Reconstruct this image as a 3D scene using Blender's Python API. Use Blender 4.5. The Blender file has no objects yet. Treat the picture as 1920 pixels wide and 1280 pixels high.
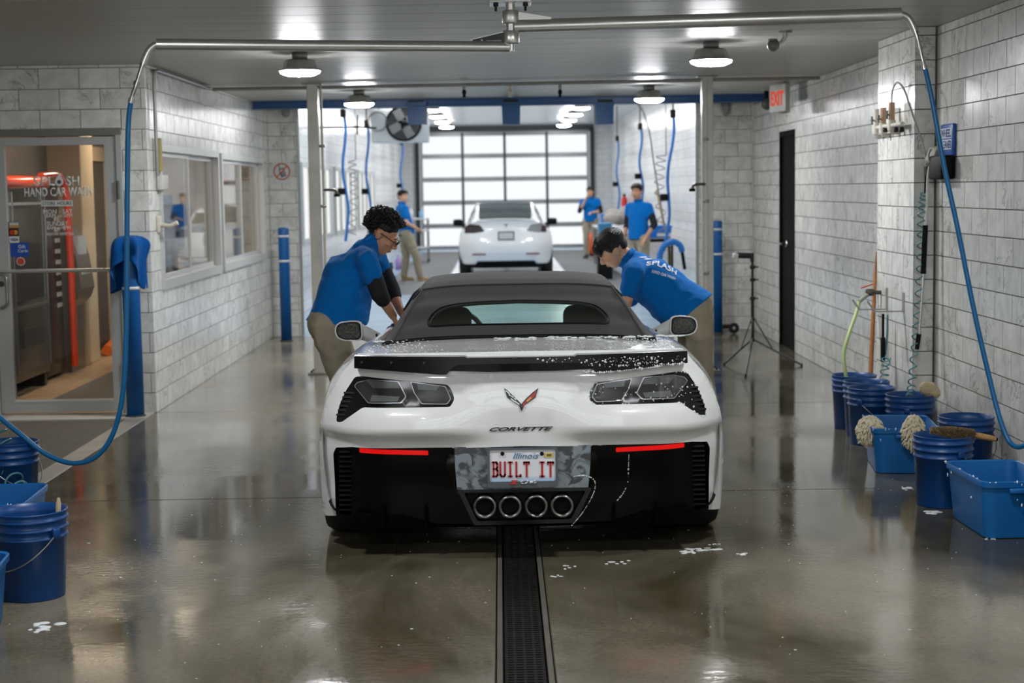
import bpy, bmesh, math, random
import numpy as np
from mathutils import Vector, Matrix, geometry
random.seed(7)
S = bpy.context.scene
COL = S.collection
# ------------------------------------------------------------------ camera
FPX, VPX, VPY, CAMH, ROLL = 3000.0, 937.0, 355.0, 1.68, math.radians(0.9)
_Y = np.array([(VPX-960)/FPX, (VPY-640)/FPX, 1.0]); _Y /= np.linalg.norm(_Y)
_u = np.array([-math.sin(ROLL), -math.cos(ROLL), 0.0]); _Z = _u - _Y*_u.dot(_Y); _Z /= np.linalg.norm(_Z)
_X = np.cross(_Y, _Z)
cam = bpy.data.cameras.new('camera'); painted_reflections = bpy.data.objects.new('camera', cam); COL.objects.link(painted_reflections)
cam.sensor_width = 36.0; cam.lens = FPX*36/1920; cam.clip_end = 300; cam.clip_start = 0.05
painted_reflections.matrix_world = Matrix(((_X[0], -_X[1], -_X[2], 0), (_Y[0], -_Y[1], -_Y[2], 0), (_Z[0], -_Z[1], -_Z[2], CAMH), (0, 0, 0, 1)))
cam.dof.use_dof = True; cam.dof.focus_distance = 7.6; cam.dof.aperture_fstop = 3.2
S.camera = painted_reflections
# ------------------------------------------------------------------ world, exposure
w = bpy.data.worlds.new('world'); S.world = w; w.use_nodes = True
w.node_tree.nodes['Background'].inputs[0].default_value = (0.75, 0.82, 0.9, 1)
w.node_tree.nodes['Background'].inputs[1].default_value = 0.6
S.view_settings.view_transform = 'Standard'; S.view_settings.look = 'None'
S.view_settings.gamma = 1.0; S.view_settings.use_curve_mapping = False
S.view_settings.exposure = 0.1
try:
    S.cycles.use_denoising = True
    S.cycles.max_bounces = 8; S.cycles.diffuse_bounces = 4; S.cycles.glossy_bounces = 4
    S.cycles.transmission_bounces = 8; S.cycles.transparent_max_bounces = 10
    S.cycles.sample_clamp_indirect = 6.0; S.cycles.caustics_reflective = False; S.cycles.caustics_refractive = False
except Exception: pass
LAMP = 215.0        # radiance of the lamp lenses in the wash bay
LAMP_FAR = 95.0    # lamps of the far bay
DOOR_SKY = 1.0     # daylight on the frosted panes of the far overhead door
BACK_SKY = 2.6     # daylight on the frosted panes of the overhead door behind the viewer
# ------------------------------------------------------------------ pixel <-> place (1920 x 1280)
def ray(px, py):
    d = np.array([(px-960)/FPX, (py-640)/FPX, 1.0]); return np.array([d@_X, d@_Y, d@_Z])
def aY(px, py, Y):
    r = ray(px, py); r = r*(Y/r[1]); return Vector((r[0], r[1], r[2]+CAMH))
def aX(px, py, X):
    r = ray(px, py); r = r*(X/r[0]); return Vector((r[0], r[1], r[2]+CAMH))
def aZ(px, py, Z=0.0):
    r = ray(px, py); r = r*((Z-CAMH)/r[2]); return Vector((r[0], r[1], r[2]+CAMH))
def pj(p):
    v = p[0]*_X + p[1]*_Y + (p[2]-CAMH)*_Z; return (960+FPX*v[0]/v[2], 640+FPX*v[1]/v[2])
# ------------------------------------------------------------------ materials
def srgb(h):
    if isinstance(h, str):
        h = h.lstrip('#'); c = [int(h[i:i+2], 16)/255 for i in (0, 2, 4)]
    else: c = [v/255 for v in h]
    return tuple(v/12.92 if v <= .04045 else ((v+.055)/1.055)**2.4 for v in c)
MATS = {}
def mat(name, col, rough=.5, metal=0., spec=.5, coat=0., coatr=.05, bump=0., bscale=40., var=0., vscale=6., trans=0., ior=1.45, alpha=1., emit=None, es=1., sheen=0., aniso=None, rvar=0.):
    if name in MATS: return MATS[name]
    m = bpy.data.materials.new(name); m.use_nodes = True; MATS[name] = m
    nt = m.node_tree; b = nt.nodes['Principled BSDF']
    c = srgb(col) if not (isinstance(col, tuple) and max(col) <= 1.0) else col
    b.inputs['Base Color'].default_value = (*c, 1); b.inputs['Roughness'].default_value = rough
    b.inputs['Metallic'].default_value = metal; b.inputs['Specular IOR Level'].default_value = spec
    b.inputs['Coat Weight'].default_value = coat; b.inputs['Coat Roughness'].default_value = coatr
    b.inputs['Transmission Weight'].default_value = trans; b.inputs['IOR'].default_value = ior; b.inputs['Alpha'].default_value = alpha
    if sheen: b.inputs['Sheen Weight'].default_value = sheen
    if emit is not None:
        b.inputs['Emission Color'].default_value = (*srgb(emit), 1); b.inputs['Emission Strength'].default_value = es
    tc = None
    if bump or var or rvar:
        tc = nt.nodes.new('ShaderNodeTexCoord')
    if bump:
        n = nt.nodes.new('ShaderNodeTexNoise'); n.inputs['Scale'].default_value = bscale; n.inputs['Detail'].default_value = 5
        mp = None
        if aniso:
            mp = nt.nodes.new('ShaderNodeMapping'); mp.inputs['Scale'].default_value = aniso
            nt.links.new(tc.outputs['Object'], mp.inputs['Vector']); nt.links.new(mp.outputs[0], n.inputs['Vector'])
        else: nt.links.new(tc.outputs['Object'], n.inputs['Vector'])
        bp = nt.nodes.new('ShaderNodeBump'); bp.inputs['Strength'].default_value = bump; bp.inputs['Distance'].default_value = .01
        nt.links.new(n.outputs['Fac'], bp.inputs['Height']); nt.links.new(bp.outputs[0], b.inputs['Normal'])
    if var or rvar:
        n2 = nt.nodes.new('ShaderNodeTexNoise'); n2.inputs['Scale'].default_value = vscale; n2.inputs['Detail'].default_value = 6
        if aniso:
            mp2 = nt.nodes.new('ShaderNodeMapping'); mp2.inputs['Scale'].default_value = aniso
            nt.links.new(tc.outputs['Object'], mp2.inputs['Vector']); nt.links.new(mp2.outputs[0], n2.inputs['Vector'])
        else: nt.links.new(tc.outputs['Object'], n2.inputs['Vector'])
        if var:
            r = nt.nodes.new('ShaderNodeMapRange'); r.inputs[1].default_value = .3; r.inputs[2].default_value = .7
            r.inputs[3].default_value = 1-var; r.inputs[4].default_value = 1+var*.6
            nt.links.new(n2.outputs['Fac'], r.inputs[0])
            mx = nt.nodes.new('ShaderNodeVectorMath'); mx.operation = 'SCALE'; mx.inputs[0].default_value = c
            nt.links.new(r.outputs[0], mx.inputs['Scale']); nt.links.new(mx.outputs[0], b.inputs['Base Color'])
        if rvar:
            r2 = nt.nodes.new('ShaderNodeMapRange'); r2.inputs[1].default_value = .35; r2.inputs[2].default_value = .65
            r2.inputs[3].default_value = max(0, rough-rvar); r2.inputs[4].default_value = rough+rvar
            nt.links.new(n2.outputs['Fac'], r2.inputs[0]); nt.links.new(r2.outputs[0], b.inputs['Roughness'])
    return m
def emis(name, col, s):
    if name in MATS: return MATS[name]
    m = bpy.data.materials.new(name); m.use_nodes = True; MATS[name] = m
    nt = m.node_tree; nt.nodes.clear(); o = nt.nodes.new('ShaderNodeOutputMaterial'); e = nt.nodes.new('ShaderNodeEmission')
    e.inputs[0].default_value = (*srgb(col), 1); e.inputs[1].default_value = s; nt.links.new(e.outputs[0], o.inputs[0]); return m
def glass(name, tint=(1, 1, 1), refl=.5, rough=.02, dens=0.):
    """thin window glass: transparent with a fresnel gloss"""
    if name in MATS: return MATS[name]
    m = bpy.data.materials.new(name); m.use_nodes = True; MATS[name] = m
    nt = m.node_tree; nt.nodes.clear(); o = nt.nodes.new('ShaderNodeOutputMaterial')
    t = nt.nodes.new('ShaderNodeBsdfTransparent'); t.inputs[0].default_value = (*tint, 1)
    g = nt.nodes.new('ShaderNodeBsdfGlossy'); g.inputs['Roughness'].default_value = rough
    lw = nt.nodes.new('ShaderNodeLayerWeight'); pw_ = nt.nodes.new('ShaderNodeMath'); pw_.operation = 'POWER'; pw_.inputs[1].default_value = 5.; nt.links.new(lw.outputs['Facing'], pw_.inputs[0])
    f = nt.nodes.new('ShaderNodeMath'); f.operation = 'MULTIPLY_ADD'; f.inputs[1].default_value = .96; f.inputs[2].default_value = .04; nt.links.new(pw_.outputs[0], f.inputs[0])      # same on both faces of the sheet
    mu = nt.nodes.new('ShaderNodeMath'); mu.operation = 'MULTIPLY_ADD'; mu.inputs[1].default_value = refl*1.6; mu.inputs[2].default_value = dens; mu.use_clamp = True
    mx = nt.nodes.new('ShaderNodeMixShader')
    nt.links.new(f.outputs[0], mu.inputs[0]); nt.links.new(mu.outputs[0], mx.inputs[0]); nt.links.new(t.outputs[0], mx.inputs[1]); nt.links.new(g.outputs[0], mx.inputs[2])
    nt.links.new(mx.outputs[0], o.inputs[0]); return m
# ------------------------------------------------------------------ objects
ORG = {}
def tag(o, label=None, cat=None, group=None, kind=None):
    if label: o['label'] = label
    if cat: o['category'] = cat
    if group: o['group'] = group
    if kind: o['kind'] = kind
    return o
def thing(name, label, cat, loc=(0, 0, 0), group=None):
    o = bpy.data.objects.new(name, None); o.empty_display_size = .1; COL.objects.link(o)
    o.location = loc; ORG[o.name] = Vector(loc); return tag(o, label, cat, group)
def link_mesh(name, me, parent=None, loc=(0, 0, 0)):
    o = bpy.data.objects.new(name, me); COL.objects.link(o); o.location = loc
    ORG[o.name] = Vector(loc) + (ORG[parent.name] if parent else Vector((0, 0, 0)))
    if parent: o.parent = parent
    return o
def copy_tree(o, loc, rz=0., label=None, group=None):
    def rec(a, par):
        c = a.copy(); COL.objects.link(c); c.parent = par; ORG[c.name] = ORG.get(a.name, Vector((0, 0, 0)))
        for ch in list(a.children): rec(ch, c)
        return c
    c = rec(o, None); c.location = loc; c.rotation_euler = (0, 0, rz)
    if label: c['label'] = label
    if group: c['group'] = group
    return c
class MB:
    """collects shapes given in world (or thing) coordinates into one mesh"""
    def __init__(s): s.v = []; s.f = []; s.sm = []
    def add(s, vs, fs, smooth=False):
        n = len(s.v); s.v += [tuple(x) for x in vs]; s.f += [tuple(i+n for i in f) for f in fs]; s.sm += [smooth]*len(fs); return s
    def box(s, c, d, rz=0., rx=0., ry=0., taper=None):
        hx, hy, hz = d[0]/2, d[1]/2, d[2]/2; t = taper or (1, 1)
        vs = [Vector((sx*hx*(t[0] if sz > 0 else 1), sy*hy*(t[1] if sz > 0 else 1), sz*hz)) for sz in (-1, 1) for sx, sy in ((-1, -1), (1, -1), (1, 1), (-1, 1))]
        if rz or rx or ry:
            M = Matrix.Rotation(rz, 3, 'Z') @ Matrix.Rotation(ry, 3, 'Y') @ Matrix.Rotation(rx, 3, 'X'); vs = [M @ v for v in vs]
        c = Vector(c); return s.add([v+c for v in vs], [(3, 2, 1, 0), (4, 5, 6, 7), (0, 1, 5, 4), (1, 2, 6, 5), (2, 3, 7, 6), (3, 0, 4, 7)])
    def bb(s, x0, x1, y0, y1, z0, z1):
        return s.box(((x0+x1)/2, (y0+y1)/2, (z0+z1)/2), (abs(x1-x0), abs(y1-y0), abs(z1-z0)))
    def rbox(s, c, d, r=.01, rz=0., rx=0., ry=0., seg=2):
        """box with rounded edges"""
        bm = bmesh.new(); bmesh.ops.create_cube(bm, size=1)
        for v in bm.verts: v.co = Vector((v.co.x*d[0], v.co.y*d[1], v.co.z*d[2]))
        bmesh.ops.bevel(bm, geom=bm.edges[:], offset=min(r, min(d)*.49), segments=seg, affect='EDGES', profile=.5)
        M = Matrix.Rotation(rz, 3, 'Z') @ Matrix.Rotation(ry, 3, 'Y') @ Matrix.Rotation(rx, 3, 'X'); c = Vector(c)
        bm.verts.ensure_lookup_table(); vs = [M @ v.co + c for v in bm.verts]; fs = [[v.index for v in f.verts] for f in bm.faces]; bm.free()
        return s.add(vs, fs, seg > 1)
    def cyl(s, p0, p1, r0, r1=None, n=16, caps=True, smooth=True):
        p0 = Vector(p0); p1 = Vector(p1); r1 = r0 if r1 is None else r1; a = (p1-p0).normalized()
        u = a.orthogonal().normalized(); w = a.cross(u); vs = []
        for p, r in ((p0, r0), (p1, r1)):
            vs += [p + (u*math.cos(2*math.pi*i/n) + w*math.sin(2*math.pi*i/n))*r for i in range(n)]
        s.add(vs, [(i, (i+1) % n, n+(i+1) % n, n+i) for i in range(n)], smooth)
        if caps: s.add(vs, [tuple(range(n-1, -1, -1)), tuple(range(n, 2*n))])
        return s
    def tube(s, pts, r, n=8, caps=True, closed=False):
        pts = [Vector(p) for p in pts]; m = len(pts); rs = r if isinstance(r, (list, tuple)) else [r]*m
        t0 = (pts[1]-pts[0]).normalized(); u = t0.orthogonal().normalized(); vs = []
        for i, p in enumerate(pts):
            if closed: t = (pts[(i+1) % m]-pts[i-1]).normalized()
            else: t = (pts[min(i+1, m-1)]-pts[max(i-1, 0)]).normalized()
            u = (u - t*u.dot(t)); u = u.normalized() if u.length > 1e-6 else t.orthogonal().normalized(); w = t.cross(u)
            vs += [p + (u*math.cos(2*math.pi*k/n)+w*math.sin(2*math.pi*k/n))*rs[i] for k in range(n)]
        fs = []
        for i in range(m if closed else m-1):
            j = (i+1) % m; fs += [(i*n+k, i*n+(k+1) % n, j*n+(k+1) % n, j*n+k) for k in range(n)]
        s.add(vs, fs, True)
        if caps and not closed: s.add(vs, [tuple(range(n-1, -1, -1)), tuple(range((m-1)*n, m*n))])
        return s
    def lathe(s, prof, c=(0, 0, 0), n=32, axis='Z', closed=False):
        c = Vector(c); vs = []
        for r, h in prof:
            for k in range(n):
                a = 2*math.pi*k/n; x, y = r*math.cos(a), r*math.sin(a)
                vs.append(c + (Vector((x, y, h)) if axis == 'Z' else Vector((x, h, y)) if axis == 'Y' else Vector((h, x, y))))
        m = len(prof); fs = []
        for i in range(m if closed else m-1):
            j = (i+1) % m; fs += [(i*n+k, i*n+(k+1) % n, j*n+(k+1) % n, j*n+k) for k in range(n)]
        return s.add(vs, fs, True)
    def ball(s, c, r, n=12, M=None):
        c = Vector(c); rr = Vector(r) if not isinstance(r, (int, float)) else Vector((r, r, r)); vs = []; fs = []; m = max(4, n//2)
        for i in range(1, m):
            th = math.pi*i/m
            for k in range(n):
                a = 2*math.pi*k/n; q = Vector((rr.x*math.sin(th)*math.cos(a), rr.y*math.sin(th)*math.sin(a), rr.z*math.cos(th)))
                vs.append(c + (M @ q if M is not None else q))
        for e in (1, -1):
            q = Vector((0, 0, rr.z*e)); vs.append(c + (M @ q if M is not None else q))
        T = len(vs)-2; B = T+1
        for i in range(m-2): fs += [(i*n+k, (i+1)*n+k, (i+1)*n+(k+1) % n, i*n+(k+1) % n) for k in range(n)]
        fs += [(T, k, (k+1) % n) for k in range(n)] + [(B, (m-2)*n+(k+1) % n, (m-2)*n+k) for k in range(n)]
        return s.add(vs, fs, True)
    def prism(s, pts, d):
        """closed polygon of 3-D points pushed along d"""
        pts = [Vector(p) for p in pts]; d = Vector(d); n = len(pts)
        s.add(pts+[p+d for p in pts], [tuple(range(n))] + [tuple(range(2*n-1, n-1, -1))] + [(i, n+i, n+(i+1) % n, (i+1) % n) for i in range(n)]); return s
    def grid(s, rows, smooth=True, closeu=False):
        m = len(rows); n = len(rows[0]); vs = [p for r in rows for p in r]
        s.add(vs, [(i*n+k, i*n+(k+1) % n, (i+1)*n+(k+1) % n, (i+1)*n+k) for i in range(m-1) for k in range(n if closeu else n-1)], smooth); return s
    def mesh(s, name, org=(0, 0, 0)):
        o = Vector(org); me = bpy.data.meshes.new(name); me.from_pydata([tuple(Vector(v)-o) for v in s.v], [], s.f)
        bm = bmesh.new(); bm.from_mesh(me); bmesh.ops.recalc_face_normals(bm, faces=bm.faces[:]); bm.to_mesh(me); bm.free()
        if len(me.polygons) == len(s.sm): me.polygons.foreach_set('use_smooth', s.sm)
        return me
    def build(s, name, m, parent=None, label=None, cat=None, group=None, kind=None, angle=None, base=True):
        if parent is not None: org = ORG[parent.name]; loc = Vector((0, 0, 0))
        else:
            a = np.array(s.v); lo = a.min(0); hi = a.max(0)
            loc = Vector(((lo[0]+hi[0])/2, (lo[1]+hi[1])/2, lo[2])) if base else Vector((0, 0, 0)); org = loc
        me = s.mesh(name, org)
        if m is not None: me.materials.append(m)
        if angle: 
            me.polygons.foreach_set('use_smooth', [True]*len(me.polygons)); me.set_sharp_from_angle(angle=math.radians(angle))
        o = link_mesh(name, me, parent, loc); return tag(o, label, cat, group, kind)
def catmull(pts, k=8, closed=False):
    P = [Vector(p) for p in pts]; n = len(P); out = []
    for i in range(n if closed else n-1):
        if closed: a, b, c, d = P[i-1], P[i], P[(i+1) % n], P[(i+2) % n]
        else: a, b, c, d = P[max(i-1, 0)], P[i], P[i+1], P[min(i+2, n-1)]
        for j in range(k):
            t = j/k; out.append(.5*((2*b)+(c-a)*t+(2*a-5*b+4*c-d)*t*t+(3*b-a-3*c+d)*t**3))
    if not closed: out.append(P[-1].copy())
    return out
def lerp_tab(tab, x):
    if x <= tab[0][0]: return tab[0][1]
    for (a, b), (c, d) in zip(tab, tab[1:]):
        if x <= c:
            t = (x-a)/(c-a); t2 = t*t*(3-2*t)*.5+t*.5; return b+(d-b)*t2
    return tab[-1][1]
def inpoly(x, y, P):
    r = False; n = len(P); j = n-1
    for i in range(n):
        if (P[i][1] > y) != (P[j][1] > y) and x < (P[j][0]-P[i][0])*(y-P[i][1])/(P[j][1]-P[i][1])+P[i][0]: r = not r
        j = i
    return r
def dens(P, step, closed=True):
    out = []; n = len(P)
    for i in range(n if closed else n-1):
        a, b = P[i], P[(i+1) % n]; L = math.hypot(b[0]-a[0], b[1]-a[1]); k = max(1, int(L/step))
        out += [(a[0]+(b[0]-a[0])*t/k, a[1]+(b[1]-a[1])*t/k) for t in range(k)]
    return out
def rnd(P, r, k=4):
    """round the corners of a 2-D polygon"""
    out = []; n = len(P)
    for i in range(n):
        p0, p, p1 = Vector(P[i-1][:2]), Vector(P[i][:2]), Vector(P[(i+1) % n][:2]); a = p0-p; b = p1-p
        ra = min(r, a.length*.45); rb = min(r, b.length*.45); A = p+a.normalized()*ra; B = p+b.normalized()*rb
        for j in range(k+1):
            t = j/k; q = A*(1-t)**2+p*2*t*(1-t)+B*t*t; out.append((q.x, q.y))
    return out
def panel(name, outline, holes, fmap, thick, m, parent, step=.02, label=None, smooth_angle=40):
    """plate cut to a 2-D outline (with holes), laid on the surface fmap(u,v)->(point, inward unit vector) and given a thickness"""
    O = dens(outline, step); Hs = [dens(h, step) for h in holes]; vs = list(O); es = [(i, (i+1) % len(O)) for i in range(len(O))]
    for h in Hs:
        n = len(vs); vs += h; es += [(n+i, n+(i+1) % len(h)) for i in range(len(h))]
    xs = [p[0] for p in O]; ys = [p[1] for p in O]; x = min(xs)+step*.5
    while x < max(xs):
        y = min(ys)+step*.5
        while y < max(ys):
            if inpoly(x, y, O) and not any(inpoly(x, y, h) for h in Hs): vs.append((x, y))
            y += step
        x += step
    r = geometry.delaunay_2d_cdt([Vector(v) for v in vs], es, [], 0, 1e-6); V, F = r[0], r[2]; tri = []
    for f in F:
        cx = sum(V[i].x for i in f)/3; cy = sum(V[i].y for i in f)/3
        if inpoly(cx, cy, O) and not any(inpoly(cx, cy, h) for h in Hs): tri.append(tuple(f))
    bm = bmesh.new(); top = []; bot = []
    for v in V:
        p, nrm = fmap(v.x, v.y); top.append(bm.verts.new(p)); bot.append(bm.verts.new(Vector(p)+Vector(nrm)*thick))
    from collections import Counter
    ec = Counter()
    for f in tri:
        for a, b in ((f[0], f[1]), (f[1], f[2]), (f[2], f[0])): ec[(a, b)] += 1
        try: bm.faces.new([top[i] for i in f]); bm.faces.new([bot[i] for i in reversed(f)])
        except ValueError: pass
    for (a, b) in list(ec):
        if (b, a) not in ec:
            try: bm.faces.new((top[b], top[a], bot[a], bot[b]))
            except ValueError: pass
    for v in [v for v in bm.verts if not v.link_faces]: bm.verts.remove(v)
    bmesh.ops.recalc_face_normals(bm, faces=bm.faces[:])
    o = ORG[parent.name] if parent else Vector((0, 0, 0))
    for v in bm.verts: v.co -= o
    me = bpy.data.meshes.new(name); bm.to_mesh(me); bm.free()
    me.polygons.foreach_set('use_smooth', [True]*len(me.polygons)); me.set_sharp_from_angle(angle=math.radians(smooth_angle))
    me.materials.append(m); ob = link_mesh(name, me, parent)
    if label: ob['label'] = label
    return ob
def flatmap(Y, inward=(0, 1, 0)): return lambda u, v: ((u, Y, v), inward)
def text(name, s, m, parent, origin, xdir, zdir, width=None, height=None, thick=.001, shear=0., fmap=None, bold=0., label=None, spacing=1., center=True):
    """lettering as real flat geometry: origin = middle of the line, xdir/zdir = reading and up directions"""
    cu = bpy.data.curves.new('t', 'FONT'); cu.body = s; cu.size = 1; cu.align_x = 'LEFT'; cu.shear = shear; cu.offset = bold; cu.resolution_u = 3; cu.space_character = spacing
    ob = bpy.data.objects.new('t', cu); COL.objects.link(ob); dg = bpy.context.evaluated_depsgraph_get(); dg.update()
    me = bpy.data.meshes.new_from_object(ob.evaluated_get(dg)); bpy.data.objects.remove(ob)
    co = np.array([v.co[:] for v in me.vertices]); lo = co.min(0); hi = co.max(0); sx = (width/(hi[0]-lo[0])) if width else None; sz = (height/(hi[1]-lo[1])) if height else None
    sx = sx or sz; sz = sz or sx; xd = Vector(xdir).normalized(); zd = Vector(zdir).normalized(); nd = xd.cross(zd); O = Vector(origin); org = ORG[parent.name] if parent else Vector((0, 0, 0))
    cx = (lo[0]+hi[0])/2 if center else lo[0]; cz = (lo[1]+hi[1])/2
    bm = bmesh.new(); bm.from_mesh(me)
    if fmap:
        bmesh.ops.triangulate(bm, faces=bm.faces[:])
        for _ in range(2): bmesh.ops.subdivide_edges(bm, edges=bm.edges[:], cuts=1, use_grid_fill=True)
    for vv in bm.verts:
        u, v = (vv.co.x-cx)*sx, (vv.co.y-cz)*sz; vv.co = (Vector(fmap(u, v)) if fmap else O+xd*u+zd*v)-org
    r = bmesh.ops.extrude_face_region(bm, geom=bm.faces[:])
    for g in r['geom']:
        if isinstance(g, bmesh.types.BMVert): g.co += nd*thick
    bmesh.ops.recalc_face_normals(bm, faces=bm.faces[:]); bm.to_mesh(me); bm.free(); me.name = name; me.materials.clear(); me.materials.append(m)
    o = link_mesh(name, me, parent)
    if label: o['label'] = label
    return o
def evaluated(o, name=None):
    """bake modifiers of o into a plain mesh"""
    dg = bpy.context.evaluated_depsgraph_get(); dg.update(); me = bpy.data.meshes.new_from_object(o.evaluated_get(dg)); o.modifiers.clear(); o.data = me
    if name: me.name = name
    return o
# ================================================================== THE SETTING
XL, YD, YF, XR, XN, XP, YP0, YP1, HC = -2.68, 12.3, 18.7, 2.95, 2.80, 2.66, 10.30, 11.30, 2.67
YB, XLL = -4.0, -4.6           # wall behind the viewer, side wall left of the entrance
YE, XL2, XR2, HC2 = 46.0, -2.78, 3.2, 3.5
def tile_mat(name, base, dirt=0.):
    m = bpy.data.materials.new(name); m.use_nodes = True; MATS[name] = m; nt = m.node_tree; b = nt.nodes['Principled BSDF']; L = nt.links.new; N = nt.nodes.new
    tc = N('ShaderNodeTexCoord'); oi = N('ShaderNodeObjectInfo'); ge = N('ShaderNodeNewGeometry')
    ad = N('ShaderNodeMath'); ad.operation = 'MULTIPLY_ADD'; ad.inputs[1].default_value = 37.0; L(oi.outputs['Random'], ad.inputs[0])
    m2 = N('ShaderNodeMath'); m2.operation = 'MULTIPLY'; m2.inputs[1].default_value = 91.0; L(ge.outputs['Random Per Island'], m2.inputs[0]); L(m2.outputs[0], ad.inputs[2])
    cx = N('ShaderNodeCombineXYZ'); L(ad.outputs[0], cx.inputs[0]); L(ad.outputs[0], cx.inputs[2])
    va = N('ShaderNodeVectorMath'); L(tc.outputs['Object'], va.inputs[0]); L(cx.outputs[0], va.inputs[1])
    mp = N('ShaderNodeMapping'); mp.inputs['Rotation'].default_value = (.5, .6, .4); L(va.outputs[0], mp.inputs[0])
    n1 = N('ShaderNodeTexNoise'); n1.inputs['Scale'].default_value = 3.0; n1.inputs['Detail'].default_value = 9; n1.inputs['Roughness'].default_value = .62; n1.inputs['Distortion'].default_value = 1.6; L(mp.outputs[0], n1.inputs['Vector'])
    s1 = N('ShaderNodeMath'); s1.operation = 'SUBTRACT'; s1.inputs[1].default_value = .5; L(n1.outputs['Fac'], s1.inputs[0])
    a1 = N('ShaderNodeMath'); a1.operation = 'ABSOLUTE'; L(s1.outputs[0], a1.inputs[0])
    r1 = N('ShaderNodeMapRange'); r1.inputs[1].default_value = 0.; r1.inputs[2].default_value = .02; r1.inputs[3].default_value = .66; r1.inputs[4].default_value = 0.; L(a1.outputs[0], r1.inputs[0])
    n2 = N('ShaderNodeTexNoise'); n2.inputs['Scale'].default_value = 2.2; n2.inputs['Detail'].default_value = 5; L(va.outputs[0], n2.inputs['Vector'])
    r2 = N('ShaderNodeMapRange'); r2.inputs[1].default_value = .46; r2.inputs[2].default_value = .6; L(n2.outputs['Fac'], r2.inputs[0])
    mv = N('ShaderNodeMath'); mv.operation = 'MULTIPLY'; L(r1.outputs[0], mv.inputs[0]); L(r2.outputs[0], mv.inputs[1])
    n3 = N('ShaderNodeTexNoise'); n3.inputs['Scale'].default_value = 9.; n3.inputs['Detail'].default_value = 6; L(mp.outputs[0], n3.inputs['Vector'])
    r3 = N('ShaderNodeMapRange'); r3.inputs[1].default_value = .35; r3.inputs[2].default_value = .75; r3.inputs[3].default_value = 1.05; r3.inputs[4].default_value = .78; L(n3.outputs['Fac'], r3.inputs[0])
    rr = N('ShaderNodeMath'); rr.operation = 'FRACT'; L(ad.outputs[0], rr.inputs[0])
    r4 = N('ShaderNodeMapRange'); r4.inputs[3].default_value = .88; r4.inputs[4].default_value = 1.04; L(rr.outputs[0], r4.inputs[0])
    ml = N('ShaderNodeMath'); ml.operation = 'MULTIPLY'; L(r3.outputs[0], ml.inputs[0]); L(r4.outputs[0], ml.inputs[1])
    # water streaks down the wall
    mp2 = N('ShaderNodeMapping'); mp2.inputs['Scale'].default_value = (22, 22, .9); L(ge.outputs['Position'], mp2.inputs[0])
    n4 = N('ShaderNodeTexNoise'); n4.inputs['Scale'].default_value = 1.; n4.inputs['Detail'].default_value = 4; L(mp2.outputs[0], n4.inputs['Vector'])
    r5 = N('ShaderNodeMapRange'); r5.inputs[1].default_value = .5; r5.inputs[2].default_value = .75; r5.inputs[3].default_value = 1.; r5.inputs[4].default_value = 1-dirt; L(n4.outputs['Fac'], r5.inputs[0])
    mm = N('ShaderNodeMath'); mm.operation = 'MULTIPLY'; L(ml.outputs[0], mm.inputs[0]); L(r5.outputs[0], mm.inputs[1])
    sc = N('ShaderNodeVectorMath'); sc.operation = 'SCALE'; sc.inputs[0].default_value = srgb(base); L(mm.outputs[0], sc.inputs['Scale'])
    mx = N('ShaderNodeMix'); mx.data_type = 'RGBA'; mx.inputs['B'].default_value = (*srgb('#55534c'), 1); L(mv.outputs[0], mx.inputs['Factor']); L(sc.outputs[0], mx.inputs['A']); L(mx.outputs['Result'], b.inputs['Base Color'])
    b.inputs['Roughness'].default_value = .22; b.inputs['Specular IOR Level'].default_value = .5
    bp = N('ShaderNodeBump'); bp.inputs['Strength'].default_value = .025; bp.inputs['Distance'].default_value = .01; L(n4.outputs['Fac'], bp.inputs['Height']); L(bp.outputs[0], b.inputs['Normal'])
    return m
TILE = tile_mat('marble_tile', '#dedfd9', .07); TILE_R = tile_mat('marble_tile_streaked', '#dcdcd5', .08)
GROUT = mat('grout', '#77776f', .8); GROUT_R = mat('grout_grimy', '#56554d', .8)
TW, TH, GAP = .3085, .1555, .0055
_tc = {}
def tile_mesh(w_, h_, axis, sgn, m):
    k = (round(w_, 4), round(h_, 4), axis, sgn, m.name)
    if k not in _tc:
        t = .008; c = .0015; a, b = w_/2, h_/2
        loc = [(-a, -t, -b), (a, -t, -b), (a, -t, b), (-a, -t, b), (-a+c, 0, -b+c), (a-c, 0, -b+c), (a-c, 0, b-c), (-a+c, 0, b-c)]   # u, depth, v ; front at 0
        vs = []
        for u, d, v in loc: vs.append((u, d*sgn, v) if axis == 'Y' else (d*sgn, u, v))
        mb = MB(); mb.add(vs, [(4, 5, 6, 7), (0, 1, 5, 4), (1, 2, 6, 5), (2, 3, 7, 6), (3, 0, 4, 7)]); me = mb.mesh('tile'); me.materials.append(m)
        # keep the fronts facing the room
        n = Vector((0, sgn, 0)) if axis == 'Y' else Vector((sgn, 0, 0))
        if me.polygons[0].normal.dot(n) < 0: me.flip_normals()
        _tc[k] = me
    return _tc[k]
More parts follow.
